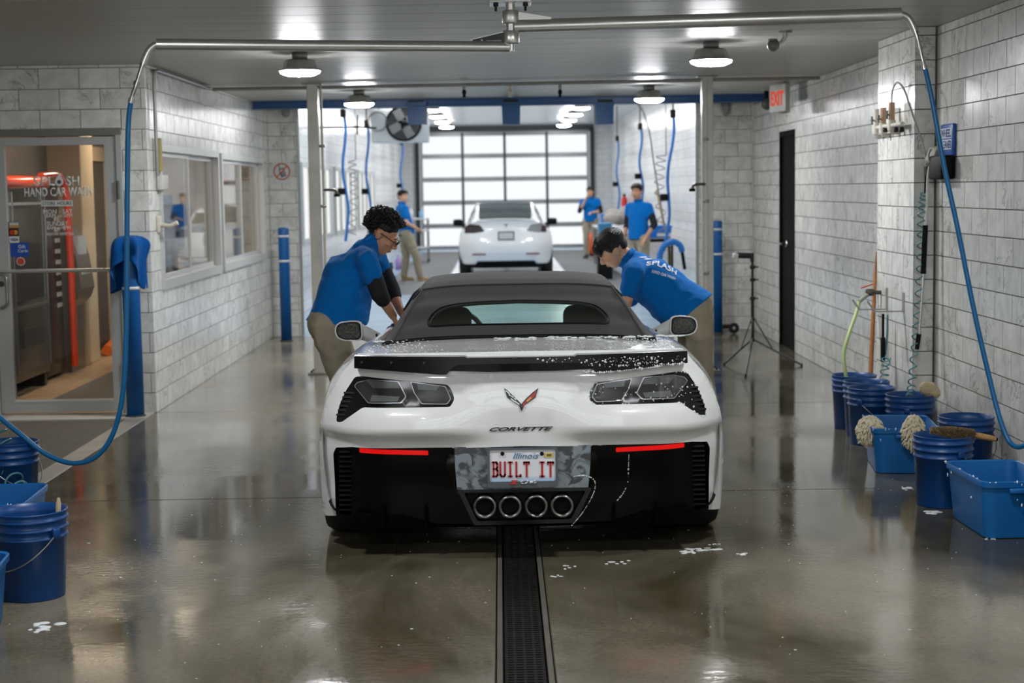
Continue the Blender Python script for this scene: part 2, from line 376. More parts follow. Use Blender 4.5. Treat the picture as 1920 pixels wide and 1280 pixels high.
def lay_tiles(wall, axis, plane, sgn, u0, u1, z0, z1, holes, m, zphase=0., uphase=0., limit=300, allow=True):
    """running-bond tiles on a wall face; axis = normal axis, sgn = side the face looks to"""
    rects = []; i0 = math.floor((z0-zphase)/TH)
    for i in range(i0, math.ceil((z1-zphase)/TH)+1):
        za, zb = zphase+i*TH, zphase+(i+1)*TH; za, zb = max(za+.0018, z0+.002), min(zb-.0018, z1-.002)
        if zb-za < .012: continue
        sh = uphase + (TW/2 if i % 2 else 0); k0 = math.floor((u0-sh)/TW)
        for k in range(k0, math.ceil((u1-sh)/TW)+1):
            gu = GAP/2 if axis == 'X' else .0016; ua, ub = sh+k*TW+gu, sh+(k+1)*TW-gu; ua, ub = max(ua, u0+.002), min(ub, u1-.002)
            if ub-ua < .012: continue
            parts = [(ua, ub, za, zb)]
            for h in holes:
                nxt = []
                for (a, b, c, d) in parts:
                    if b <= h[0] or a >= h[1] or d <= h[2] or c >= h[3]: nxt.append((a, b, c, d)); continue
                    if a < h[0]: nxt.append((a, h[0], c, d))
                    if b > h[1]: nxt.append((h[1], b, c, d))
                    if c < h[2]: nxt.append((max(a, h[0]), min(b, h[1]), c, h[2]))
                    if d > h[3]: nxt.append((max(a, h[0]), min(b, h[1]), h[3], d))
                parts = nxt
            rects += [p for p in parts if p[1]-p[0] > .012 and p[3]-p[2] > .012]
    def area(r):
        P = [pj((plane, u, v) if axis == 'X' else (u, plane, v)) for u in r[:2] for v in r[2:]] if (r[0] > .5 or axis == 'Y') else [(-9, -9)]*4
        xs = [p[0] for p in P]; ys = [p[1] for p in P]
        if max(xs) < 0 or min(xs) > 1920 or max(ys) < 0 or min(ys) > 1280: return 0
        return (max(xs)-min(xs))*(max(ys)-min(ys))
    rects.sort(key=lambda r: -area(r)); single = [r for r in rects[:limit] if area(r) > 60] if allow else []; rest = rects[len(single):]
    for r in single:
        u, v = (r[0]+r[1])/2, (r[2]+r[3])/2
        link_mesh('tile', tile_mesh(r[1]-r[0], r[3]-r[2], axis, sgn, m), wall, (plane, u, v) if axis == 'X' else (u, plane, v))
    if rest:
        mb = MB()
        for r in rest:
            t = .008; c = .0015; loc = [(r[0], -t, r[2]), (r[1], -t, r[2]), (r[1], -t, r[3]), (r[0], -t, r[3]), (r[0]+c, 0, r[2]+c), (r[1]-c, 0, r[2]+c), (r[1]-c, 0, r[3]-c), (r[0]+c, 0, r[3]-c)]
            fs = [(4, 5, 6, 7), (0, 1, 5, 4), (1, 2, 6, 5), (2, 3, 7, 6), (3, 0, 4, 7)]
            if (axis == 'Y') == (sgn > 0): fs = [tuple(reversed(f)) for f in fs]
            mb.add([((u, plane+d*sgn, v) if axis == 'Y' else (plane+d*sgn, u, v)) for u, d, v in loc], fs)
        me = bpy.data.meshes.new('tile_field'); me.from_pydata(mb.v, [], mb.f); me.materials.append(m); link_mesh('tile_field', me, wall)['kind'] = 'stuff'
def wall_base(name, axis, plane, sgn, u0, u1, z0, z1, holes, m, th=.12):
    """core of a wall (boxes round the openings), its face 6 mm behind the tile fronts"""
    us = sorted({u0, u1, *[h[0] for h in holes], *[h[1] for h in holes]}); zs = sorted({z0, z1, *[h[2] for h in holes], *[h[3] for h in holes]}); mb = MB(); f = plane-sgn*.0015; bk = plane-sgn*th
    us = [u for u in us if u0 <= u <= u1]; zs = [z for z in zs if z0 <= z <= z1]
    for a, b in zip(us, us[1:]):
        for c, d in zip(zs, zs[1:]):
            if any(h[0] <= (a+b)/2 <= h[1] and h[2] <= (c+d)/2 <= h[3] for h in holes): continue
            if axis == 'X': mb.bb(min(f, bk), max(f, bk), a, b, c, d)
            else: mb.bb(a, b, min(f, bk), max(f, bk), c, d)
    return mb.build(name, m, kind='structure', base=False)
# ---- left wall with the two office windows
WIN = [(12.65, 15.30, .93, 2.075), (15.45, 18.17, .93, 2.065)]
wl = wall_base('wall_left', 'X', XL, 1, YD+.015, YF, 0, HC, WIN, GROUT); lay_tiles(wl, 'X', XL, 1, YD, YF, 0, HC, WIN, TILE, 0, YD+.12)
# ---- wall with the entrance door, seen square on
DOOR = [(-3.915, -2.875, 0, 2.19)]
wd = wall_base('wall_left_front', 'Y', YD, -1, XLL, XL-.01, 0, HC, DOOR, GROUT); lay_tiles(wd, 'Y', YD, -1, XLL, XL, 0, HC, DOOR, TILE, 0, XL-TW*.62)
# ---- right side: front wall, pier, main wall with the black door
BD = [(16.04, 16.92, 0, 2.235)]; ZP = -.028
wrf = wall_base('wall_right_front', 'X', XN, -1, YB, YP0, 0, HC, [], GROUT_R, .3); lay_tiles(wrf, 'X', XN, -1, YB, YP0, 0, HC, [], TILE_R, ZP, YP0-.02)
wp = MB().bb(XP+.0015, 3.1, YP0+.0015, YP1-.0015, 0, HC).build('wall_right_pier', GROUT_R, kind='structure', base=False)
lay_tiles(wp, 'X', XP, -1, YP0, YP1, 0, HC, [], TILE_R, ZP, YP0+.1); lay_tiles(wp, 'Y', YP0, -1, XP, XN-.008, 0, HC, [], TILE_R, ZP, XP)
wr = wall_base('wall_right', 'X', XR, -1, YP1, YF, 0, HC, BD, GROUT_R, .3); lay_tiles(wr, 'X', XR, -1, YP1, YF, 0, HC, BD, TILE_R, ZP, YP1)
# ---- far wall either side of the opening to the second bay
XO0, XO1 = -2.345, 2.312
wfl = wall_base('wall_far_left', 'Y', YF, -1, XL, XO0, 0, HC, [], GROUT, .25); lay_tiles(wfl, 'Y', YF, -1, XL, XO0, 0, HC, [], TILE, 0, XL)
wfr = wall_base('wall_far_right', 'Y', YF, -1, XO1, XR, 0, HC, [], GROUT, .25); lay_tiles(wfr, 'Y', YF, -1, XO1, XR, 0, HC, [], TILE, 0, XO1)
MB().bb(XL-.4, XR+.6, YF, YF+.25, HC+.02, HC2+.1).build('wall_far_header', mat('header_paint', '#d9dad8', .5), kind='structure', base=False)
# ---- ceiling of the first bay: grey-white boards across the bay
CEIL = mat('ceiling_board', '#adada5', .40, spec=.4, bump=.12, bscale=30, var=.10, vscale=3., aniso=(.35, 3, 1))
ce = MB().bb(XLL-.2, XR+.4, YB, YF, HC+.022, HC+.1).build('ceiling', mat('ceiling_gap', '#4b4b47', .8), kind='structure', base=False)
y = YB; bw = .41; plank = None
while y < YF-.05:
    y1 = min(y+bw, YF); me = MB().rbox((0, 0, .011), (XR+.4-XLL+.2, y1-y-.006, .022), .003, seg=1).mesh('ceiling_board'); me.materials.append(CEIL)
    if plank is None: plank = me
    link_mesh('ceiling_board', plank if abs(y1-y-bw) < .01 else me, ce, ((XLL-.2+XR+.4)/2, (y+y1)/2, HC)); y = y1
# ---- floor: concrete slabs, the kerb strip and the dark entrance mat, trench drain
def concrete():
    m = bpy.data.materials.new('wet_concrete'); m.use_nodes = True; nt = m.node_tree; b = nt.nodes['Principled BSDF']; L = nt.links.new; N = nt.nodes.new
    g = N('ShaderNodeNewGeometry'); mp = N('ShaderNodeMapping'); mp.inputs['Scale'].default_value = (1, .55, 1); L(g.outputs['Position'], mp.inputs[0])
    n1 = N('ShaderNodeTexNoise'); n1.inputs['Scale'].default_value = .9; n1.inputs['Detail'].default_value = 7; n1.inputs['Roughness'].default_value = .6; n1.inputs['Distortion'].default_value = .6; L(mp.outputs[0], n1.inputs['Vector'])
    n2 = N('ShaderNodeTexNoise'); n2.inputs['Scale'].default_value = 48; n2.inputs['Detail'].default_value = 8; L(g.outputs['Position'], n2.inputs['Vector'])
    # dryness: the strip beside the left wall and towards the far end has dried
    sx = N('ShaderNodeSeparateXYZ'); L(g.outputs['Position'], sx.inputs[0])
    dy = N('ShaderNodeMapRange'); dy.inputs[1].default_value = 9.5; dy.inputs[2].default_value = 14.; L(sx.outputs['Y'], dy.inputs[0])
    dx = N('ShaderNodeMapRange'); dx.inputs[1].default_value = .6; dx.inputs[2].default_value = -1.6; L(sx.outputs['X'], dx.inputs[0])
    dm = N('ShaderNodeMath'); dm.operation = 'MULTIPLY'; L(dy.outputs[0], dm.inputs[0]); L(dx.outputs[0], dm.inputs[1])
    da = N('ShaderNodeMath'); da.operation = 'MULTIPLY_ADD'; da.inputs[1].default_value = .22; L(dm.outputs[0], da.inputs[0]); L(n1.outputs['Fac'], da.inputs[2])
    wet = N('ShaderNodeMapRange'); wet.inputs[1].default_value = .38; wet.inputs[2].default_value = .85; L(da.outputs[0], wet.inputs[0])
    cr = N('ShaderNodeMix'); cr.data_type = 'RGBA'; cr.inputs['A'].default_value = (*srgb('#3d3827'), 1); cr.inputs['B'].default_value = (*srgb('#8b8473'), 1); L(wet.outputs[0], cr.inputs['Factor'])
    r2 = N('ShaderNodeMapRange'); r2.inputs[1].default_value = .3; r2.inputs[2].default_value = .7; r2.inputs[3].default_value = .82; r2.inputs[4].default_value = 1.12; L(n2.outputs['Fac'], r2.inputs[0])
    sc = N('ShaderNodeVectorMath'); sc.operation = 'SCALE'; L(cr.outputs['Result'], sc.inputs[0]); L(r2.outputs[0], sc.inputs['Scale']); L(sc.outputs[0], b.inputs['Base Color'])
    ro = N('ShaderNodeMapRange'); ro.inputs[3].default_value = .02; ro.inputs[4].default_value = .24; L(wet.outputs[0], ro.inputs[0]); L(ro.outputs[0], b.inputs['Roughness'])
    b.inputs['Specular IOR Level'].default_value = .5; b.inputs['IOR'].default_value = 1.42
    mp3 = N('ShaderNodeMapping'); mp3.inputs['Scale'].default_value = (1, 2.2, 1); L(g.outputs['Position'], mp3.inputs[0])
    n3 = N('ShaderNodeTexNoise'); n3.inputs['Scale'].default_value = 14; n3.inputs['Detail'].default_value = 6; n3.inputs['Roughness'].default_value = .6; L(mp3.outputs[0], n3.inputs['Vector'])
    bp = N('ShaderNodeBump'); bp.inputs['Distance'].default_value = .02; L(n3.outputs['Fac'], bp.inputs['Height'])
    n5 = N('ShaderNodeTexNoise'); n5.inputs['Scale'].default_value = .8; n5.inputs['Detail'].default_value = 4; L(g.outputs['Position'], n5.inputs['Vector'])      # where the film of water is ruffled
    r5 = N('ShaderNodeMapRange'); r5.inputs[1].default_value = .46; r5.inputs[2].default_value = .62; r5.inputs[3].default_value = .018; r5.inputs[4].default_value = .13; L(n5.outputs['Fac'], r5.inputs[0]); L(r5.outputs[0], bp.inputs['Strength'])
    bp2 = N('ShaderNodeBump'); bp2.inputs['Distance'].default_value = .004; L(n2.outputs['Fac'], bp2.inputs['Height']); r6 = N('ShaderNodeMapRange'); r6.inputs[1].default_value = .46; r6.inputs[2].default_value = .62; r6.inputs[3].default_value = .03; r6.inputs[4].default_value = .28; L(n5.outputs['Fac'], r6.inputs[0]); L(r6.outputs[0], bp2.inputs['Strength']); L(bp.outputs[0], bp2.inputs['Normal']); L(bp2.outputs[0], b.inputs['Normal'])
    return m
CONC = concrete()
DX0, DX1 = -.008, .135      # trench drain
fl = MB().bb(XLL-.3, 3.4, YB, YE+.5, -.20, -.08).build('floor', mat('floor_bed', '#2a2925', .9), kind='structure', base=False)
ys = [YB, -1.9, 1.65, 5.2, 8.74, 12.3, 15.85, YF]
for (xa, xb) in ((-2.70, DX0-.03), (DX1+.03, 2.97)):
    for ya, yb in zip(ys, ys[1:]):
        MB().rbox(((xa+xb)/2, (ya+yb)/2, -.05), (xb-xa-.006, yb-ya-.007, .1), .004, seg=1).build('slab', CONC, fl)
KERB = mat('kerb_concrete', '#8e8b82', .45, var=.18, vscale=4, bump=.1, bscale=60)
for ya, yb in ((YB, 5.2), (5.2, 8.74), (8.74, YD-.05)):
    MB().rbox((-2.775, (ya+yb)/2, -.05), (.142, yb-ya-.005, .1), .003, seg=1).build('kerb_slab', KERB, fl)
MB().bb(XLL-.1, -2.85, YB, 11.98, -.08, -.006).build('entrance_floor', mat('asphalt', '#5f5a50', .85, bump=.5, bscale=220, var=.25, vscale=30), fl)
MB().bb(-4.2, -2.70, 11.98, YD+.02, -.08, .004).build('threshold', mat('threshold_stone', '#b4b1a8', .5, var=.1), fl)
# trench drain: steel edge rails and slotted grates
dr = thing('trench_drain', 'dark slotted trench drain running down the middle of the wet floor', 'drain', (0.063, 6., -.05))
STEEL_D = mat('drain_iron', '#211f1c', .42, metal=.6, bump=.25, bscale=90, var=.3, vscale=20)
for x in (DX0-.018, DX1+.018): MB().bb(x-.01, x+.01, YB+.2, YF-.1, -.05, .001).build('edge_rail', mat('drain_rail', '#6e6a60', .4, metal=.5, var=.2), dr)
gm = MB(); L_ = .5; nb = 17
for k in range(nb): gm.bb(DX0, DX1, k*L_/nb+.004, k*L_/nb+.019, -.03, -.003)
for x in (DX0+.006, DX0+.036, (DX0+DX1)/2, DX1-.036, DX1-.006): gm.bb(x-.005, x+.005, 0, L_-.004, -.032, -.004)
gme = gm.mesh('grate'); gme.materials.append(STEEL_D); o0 = ORG[dr.name]; y = 1.0
while y < 12: link_mesh('grate', gme, dr, Vector((0, y, 0))-o0); y += L_
MB().bb(DX0-.03, DX1+.03, YB+.2, YF-.1, -.079, -.06).build('channel', mat('drain_channel', '#0d0c0b', .5), dr)
# ---- walls out of view that close the bay behind the viewer, with its glazed overhead door
PLAIN = mat('painted_block', '#c9c9c3', .4, var=.06, bump=.1, bscale=12)
MB().bb(XLL-.15, XLL, YB, YD, 0, HC+.1).build('wall_left_side', PLAIN, kind='structure', base=False)
wb = MB(); wb.bb(XLL-.15, -2.35, YB-.2, YB, 0, HC+.1); wb.bb(2.45, 3.2, YB-.2, YB, 0, HC+.1); wb.build('wall_back', PLAIN, kind='structure', base=False)
ALU = mat('door_aluminium', '#8f9192', .35, metal=.6); ALU_D = mat('door_rail_dark', '#3f4244', .4, metal=.3)
def overhead_door(name, xa, xb, Y, z0, z1, nc, nr, pm, lab, face=-1):
    t = thing(name, lab, 'door', ((xa+xb)/2, Y, z0)); tag(t, kind='structure'); cw = (xb-xa)/nc; rh = (z1-z0)/nr
    for i in range(nr):
        for j in range(nc): MB().bb(xa+j*cw+.035, xa+(j+1)*cw-.035, Y-.012, Y+.012, z0+i*rh+.055, z0+(i+1)*rh-.055).build('pane', pm, t)
    for i in range(nr+1): 
        z = z0+i*rh; MB().rbox(((xa+xb)/2, Y, min(max(z, z0+.03), z1-.03)), (xb-xa, .06, .13), .006, seg=1).build('rail', ALU, t)
    for j in range(nc+1):
        x = xa+j*cw; MB().rbox((min(max(x, xa+.03), xb-.03), Y+face*.012, (z0+z1)/2), (.075, .05, z1-z0), .005, seg=1).build('stile', ALU if j in (0, nc) else ALU_D, t)
    for x in (xa-.09, xb+.09): MB().rbox((x, Y+face*.06, (z0+z1)/2+.05), (.12, .12, z1-z0+.1), .01, seg=1).build('track', mat('track_black', '#26282a', .5), t)
    return t
overhead_door('door_2', -2.3, 2.4, YB-.1, 0, 2.6, 4, 4, emis('frosted_pane_back', '#f4f8ff', BACK_SKY), 'glazed overhead door behind the viewer closing the wash bay', 1)
# ================================================================== lamps, windows, entrance door, office
LENS = emis('lamp_lens', '#f8f9fd', LAMP); LENS_F = emis('lamp_lens_far', '#fdfdff', LAMP_FAR)
HOUS = mat('lamp_housing', '#8d8f8c', .4, metal=.4)
def lamp(x, y, zc, label, lens, drop=.05, R=.150):
    t = thing('low_bay_lamp', label, 'lamp', (x, y, zc-drop-.13), 'ceiling lamps'); n = 8
    MB().lathe([(0, zc), (.055, zc), (.055, zc-drop+.005), (0, zc-drop+.005)], (x, y, 0), 12).build('canopy', HOUS, t)
    z = zc-drop; MB().lathe([(0, z), (R*.66, z), (R*.72, z-.008), (R*.82, z-.058), (R*1.0, z-.066), (R*1.03, z-.078), (R*.98, z-.082), (0, z-.082)], (x, y, 0), n).build('housing', HOUS, t, angle=25)
    MB().lathe([(R*.965, z-.081), (R*.93, z-.094), (R*.66, z-.112), (0, z-.115)], (x, y, 0), 16).build('lens', lens, t)
    return t
lamp(-1.41, 11.55, HC, 'round ceiling lamp nearest the entrance door, left of the boom arm pivot', LENS)
lamp(1.47, 11.15, HC, 'round ceiling lamp at the front right, nearest the tiled pier', LENS)
lamp(-1.37, 15.9, HC, 'round ceiling lamp beside the left steel post by the blue beam', LENS)
lamp(1.48, 15.85, HC, 'round ceiling lamp beside the right steel post by the blue beam', LENS)
for k, (x, y) in enumerate(((-1.41, 6.2), (1.47, 6.2), (-1.41, 2.3), (1.47, 2.3), (-1.41, -1.8), (1.47, -1.8))):
    lamp(x, y, HC, 'round ceiling lamp over the near floor, out of the picture, %s' % ('left row', 'right row')[k % 2] + (' first', ' second', ' third')[k//2], LENS)
# ---- windows in the left wall
ALW = mat('window_aluminium', '#c2c4c1', .38, metal=.25); PANE = glass('window_glass', (.97, .985, .98), .5)
for n, (ya, yb, za, zb) in enumerate(WIN):
    t = thing('window_%d' % (n+1), ['sliding office window nearest the entrance, grey aluminium frame', 'sliding office window farther down the left wall, grey frame'][n], 'window', (XL, (ya+yb)/2, za)); tag(t, kind='structure')
    f = .055; X0, X1 = XL-.09, XL+.022
    MB().bb(X0, X1, ya, yb, za, za+f+.02).build('sill', ALW, t); MB().bb(X0, X1, ya, yb, zb-f, zb).build('head', ALW, t)
    for a in (ya, yb-f): MB().bb(X0, X1, a, a+f, za+f+.02, zb-f).build('jamb', ALW, t)
    ym = (ya+yb)/2
    for i, (a, b, xo) in enumerate(((ya+f, ym+.02, XL-.03), (ym-.02, yb-f, XL-.055))):
        s = thing('sash', None, None); s.parent = t; z0, z1 = za+f+.02, zb-f; fr = .038
        s.location = (0, 0, 0); ORG[s.name] = ORG[t.name].copy()
        MB().bb(xo-.012, xo+.012, a, b, z0, z0+fr).build('sash_rail', ALW, s); MB().bb(xo-.012, xo+.012, a, b, z1-fr, z1).build('sash_rail', ALW, s)
        for q in (a, b-fr): MB().bb(xo-.012, xo+.012, q, q+fr, z0+fr, z1-fr).build('sash_stile', ALW, s)
        MB().bb(xo-.003, xo+.003, a+fr, b-fr, z0+fr, z1-fr).build('pane', PANE, s)
# ---- entrance door: aluminium frame, glass leaf, lettering and stickers
t = thing('door_1', 'aluminium framed glass entrance door with store hours lettering', 'door', (-3.43, YD, 0)); tag(t, kind='structure')
FR = mat('door_frame_grey', '#b4b6b2', .4, metal=.2); FRD = mat('door_gasket', '#3b3c3a', .6)
x0, x1, zt = -3.915, -2.875, 2.19
MB().bb(x0, x1, YD-.03, YD+.09, zt-.055, zt).build('frame_head', mat('door_head', '#74766f', .5), t)
MB().bb(x1-.04, x1, YD-.03, YD+.09, 0, zt-.055).build('frame_jamb', FR, t); MB().bb(x0, x0+.04, YD-.03, YD+.09, 0, zt-.055).build('frame_jamb', FR, t)
lx0, lx1, lz0, lz1 = x0+.045, x1-.045, .02, 2.125
leaf = MB().bb(lx0, lx0+.105, YD-.02, YD+.025, lz0, lz1).build('leaf_stile', FR, t); MB().bb(lx1-.085, lx1, YD-.02, YD+.025, lz0, lz1).build('leaf_stile', FR, t)
gx0, gx1, gz0, gz1 = lx0+.105, lx1-.085, .115, 2.065
MB().bb(gx0, gx1, YD-.02, YD+.025, lz0, gz0).build('bottom_rail', FR, t); MB().bb(gx0, gx1, YD-.02, YD+.025, gz1, lz1).build('top_rail', FR, t)
gl = MB().bb(gx0, gx1, YD-.002, YD+.004, gz0, gz1).build('pane', glass('door_glass', (.93, .93, .92), .45), t)
MB().bb(gx0, gx1, YD-.024, YD-.018, gz0-.012, gz0+.004).build('glazing_bead', mat('bead', '#cfd0cc', .4), t)
pb = MB(); pz = aY(120, 507, YD-.06).z; pb.cyl((gx0-.03, YD-.06, pz), (gx1+.05, YD-.06, pz), .014, n=10); pb.build('push_bar', mat('satin_metal', '#c2c3c0', .35, metal=.6), t)
hz = aY(25, 545, YD-.08).z; hx = gx0-.055
MB().tube(catmull([(hx, YD-.02, hz+.13), (hx, YD-.07, hz+.13), (hx+.045, YD-.085, hz+.10), (hx+.05, YD-.085, hz), (hx+.045, YD-.085, hz-.10), (hx, YD-.07, hz-.13), (hx, YD-.02, hz-.13)], 6), .013, 8).build('pull_handle', mat('handle_metal', '#8b8c89', .35, metal=.7), t)
MB().cyl((hx-.01, YD-.02, hz+.05), (hx-.01, YD-.03, hz+.05), .022, n=16).build('lock', mat('lock_dark', '#4b4a46', .4, metal=.8), t)
for z in (1.72, .35): MB().cyl((lx1+.012, YD-.032, z-.07), (lx1+.012, YD-.032, z+.07), .012, n=10).build('hinge', mat('hinge_dark', '#5f605c', .4, metal=.6), t)
LET = mat('vinyl_lettering', '#d8dad6', .5); yl = YD-.004
def dtext(s, xa, xb, ya, yb, m=LET, **k):
    a = aY(xa, ya, yl); b = aY(xb, yb, yl)
    text('lettering', s, m, gl, ((a.x+b.x)/2, yl, (a.z+b.z)/2), (1, 0, 0), (0, 0, 1), abs(b.x-a.x), abs(b.z-a.z), .0012, **k)
dtext('SPL', 62, 103, 331, 348, bold=.02); dtext('SH', 123, 149, 330, 348, bold=.02); dtext('HAND CAR WASH', 45, 172, 352, 367, bold=.02)
dr_ = [aY(104+x, 324+y_, yl) for x, y_ in ((7, 0), (10, 6), (14, 13), (15, 18), (12, 23), (7, 25), (2, 23), (-1, 18), (0, 13), (4, 6))]
MB().prism(dr_, (0, -.0012, 0)).build('droplet_outline', LET, gl)
c0 = aY(111, 341, yl); MB().cyl(c0+Vector((0, -.0014, 0)), c0+Vector((0, -.0022, 0)), .016, n=16).build('droplet_core', mat('droplet_dark', '#4b4650', .4), gl)
a = aY(77, 376, yl); b = aY(137, 386, yl); MB().bb(a.x, b.x, yl-.001, yl, b.z, a.z).build('hours_bar', LET, gl)
text('lettering', 'STORE HOURS', mat('lettering_dark', '#4a4540', .5), gl, ((a.x+b.x)/2, yl-.0014, (a.z+b.z)/2), (1, 0, 0), (0, 0, 1), (b.x-a.x)*.92, (a.z-b.z)*.62, .001)
dtext('MON - SAT', 81, 136, 393, 400); dtext('8AM to 5PM', 86, 136, 401, 407); dtext('SUNDAY', 88, 128, 415, 423); dtext('8AM to 4PM', 88, 132, 424, 430); dtext('WEATHER PERMITTING', 87, 139, 436, 441)
def decal(name, xa, xb, ya, yb, col, Y=yl, par=None):
    a = aY(xa, ya, Y); b = aY(xb, yb, Y); return MB().bb(a.x, b.x, Y-.0012, Y, b.z, a.z).build(name, mat('decal_'+col.strip('#'), col, .4), par or gl)
decal('sticker_backing', 15, 36, 416, 456, '#26282a')
decal('card_sticker', 17, 35, 417, 427, '#c8cdc6', yl-.0014); decal('card_sticker', 17, 35, 422, 427, '#c99a55', yl-.002)
decal('card_sticker', 17, 35, 430, 441, '#3b1e1a', yl-.0014)
for px_, cc in ((22.5, '#d23a28'), (29, '#e0952c')):
    c0 = aY(px_, 435.5, yl-.003); MB().cyl(c0, c0+Vector((0, -.001, 0)), .018, n=16).build('card_disc', mat('disc_'+cc[1:], cc, .4), gl)
decal('card_sticker', 17, 36, 443, 455, '#dfe1e2', yl-.0014); a = aY(27, 449, yl-.003); text('lettering', 'VISA', mat('visa_navy', '#2b3a66', .4), gl, a, (1, 0, 0), (0, 0, 1), .055, .025, .001, shear=.2, bold=.02)
decal('gift_card_sticker', 19, 55, 455, 481, '#1d4fa6'); a = aY(41, 462, yl-.003); text('lettering', 'Gift', mat('white_print', '#e9edf2', .5), gl, a, (1, 0, 0), (0, 0, 1), .055, None, .001); a = aY(43, 470, yl-.003); text('lettering', 'Cards', MATS['white_print'], gl, a, (1, 0, 0), (0, 0, 1), .075, None, .001)
c0 = aY(39, 490, yl); MB().cyl(c0, c0+Vector((0, -.0012, 0)), .034, n=8).build('round_sticker', mat('decal_white2', '#d6d3cf', .4), gl); MB().cyl(c0+Vector((0, -.0014, 0)), c0+Vector((0, -.002, 0)), .027, n=16).build('round_sticker_core', mat('decal_red2', '#c8442f', .4), gl)
# ---- office room
OB = YF-.06; OX = -4.45
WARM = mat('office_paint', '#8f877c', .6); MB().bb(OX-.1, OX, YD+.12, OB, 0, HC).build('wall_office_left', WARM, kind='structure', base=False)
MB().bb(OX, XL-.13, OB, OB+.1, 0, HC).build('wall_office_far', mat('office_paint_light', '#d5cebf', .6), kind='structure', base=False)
MB().bb(OX, XL-.12, YD+.12, OB, HC-.12, HC).build('ceiling_office', mat('office_ceiling', '#cfcac0', .7), kind='structure', base=False)
of = MB().bb(OX, XL-.12, YD+.02, OB, -.08, -.02).build('floor_office', mat('office_grout', '#8a7358', .7), kind='structure', base=False)
OT = mat('office_tile', '#c3a988', .3, var=.12, vscale=5); tm = MB().rbox((0, 0, 0), (.297, .297, .02), .003, seg=1).mesh('floor_tile'); tm.materials.append(OT); y = YD+.17
while y < OB-.1:
    x = OX+.15
    while x < XL-.2: link_mesh('floor_tile', tm, of, (x, y, -.009)); x += .3
    y += .3
MB().rbox((-3.25, 14.2, .006), (.95, 3.1, .012), .004, seg=1).build('floor_mat', mat('office_mat', '#74716b', .9, bump=.4, bscale=150), label='grey ribbed floor mat inside the entrance', cat='mat')
OL = emis('office_light', '#ffe9d0', 17.0)
for k, y in enumerate((13.6, 16.6)):
    t = thing('ceiling_panel_light', ('warm light panel on the office ceiling by the entrance', 'warm light panel on the office ceiling at the far end')[k], 'lamp', (-3.6, y, HC-.16), 'office lights')
    MB().bb(-3.95, -3.25, y-.35, y+.35, HC-.15, HC-.12).build('frame', FR, t); MB().bb(-3.92, -3.28, y-.32, y+.32, HC-.156, HC-.15).build('diffuser', OL, t)
# vending machine
v = thing('vending_machine', 'black vending machine with glossy orange top behind the entrance glass', 'vending machine', (-4.2, 13.4, 0))
BLK = mat('machine_black', '#1c1b1a', .28); ORA = mat('machine_orange', '#e8481b', .25, coat=.5); CHR = mat('chrome_trim', '#d5d3cf', .2, metal=.9)
MB().rbox((-4.23, 13.38, .95), (.36, 1.86, 1.66), .02).build('cabinet', BLK, v)
MB().rbox((-4.20, 13.38, 1.80), (.44, 1.88, .11), .05, seg=4).build('orange_top', ORA, v)
for y in (12.6, 13.3, 14.25): MB().bb(-4.05, -4.03, y-.012, y+.012, .2, 1.72).build('trim_strip', CHR, v)
for z in (.74, 1.62): MB().bb(-4.05, -4.03, 12.6, 14.25, z-.012, z+.012).build('trim_strip', CHR, v)
MB().bb(-4.052, -4.045, 13.35, 14.2, .80, 1.58).build('display_glass', mat('machine_glass', '#38352f', .12), v)
MB().bb(-4.052, -4.04, 13.5, 14.1, .40, .56).build('pickup_flap', mat('flap', '#3a3936', .3), v)
for y in (12.6, 14.2): MB().rbox((-4.2, y, .06), (.26, .08, .12), .01, seg=1).build('foot', BLK, v)
# drinks machine with the bent orange frame
v = thing('drinks_machine', 'dark machine framed by a bent orange bar beside the black vending machine', 'vending machine', (-4.25, 14.8, 0))
MB().rbox((-4.28, 14.78, .92), (.30, .62, 1.78), .03).build('cabinet', BLK, v)
MB().tube(catmull([(-4.10, 14.42, 1.86), (-4.09, 14.85, 1.87), (-4.08, 15.03, 1.82), (-4.06, 15.09, 1.65), (-4.05, 15.1, 1.0), (-4.05, 15.1, .08)], 6), .035, 8).build('orange_bar', ORA, v)
for k in range(9): MB().bb(-4.125, -4.115, 14.86, 15.0, 1.45-k*.1, 1.49-k*.1).build('selection_label', mat('label_white', '#cfcdc9', .5), v)
v = thing('cash_machine', 'grey curved cash machine beyond the orange bar', 'cash machine', (-4.2, 15.45, 0))
pf = [(-4.36, 0), (-4.1, 0), (-4.1, .62), (-4.02, .70), (-3.98, .80), (-4.02, 1.10), (-4.08, 1.30), (-4.2, 1.45), (-4.36, 1.5)]
MB().prism([(x, 15.18, z) for x, z in pf], (0, .5, 0)).build('body', mat('cash_grey', '#6d675f', .3, metal=.3), v)
MB().bb(-4.07, -4.02, 15.28, 15.58, 1.12, 1.30).build('screen', mat('cash_screen', '#b9c2c8', .15), v); MB().bb(-4.02, -3.99, 15.28, 15.58, .93, .97).build('slot', mat('slot_light', '#d8d8d6', .4), v)
MB().bb(-4.1, -4.095, 15.3, 15.42, .38, .56).build('notice', mat('notice_paper', '#ccc9c2', .6), v)
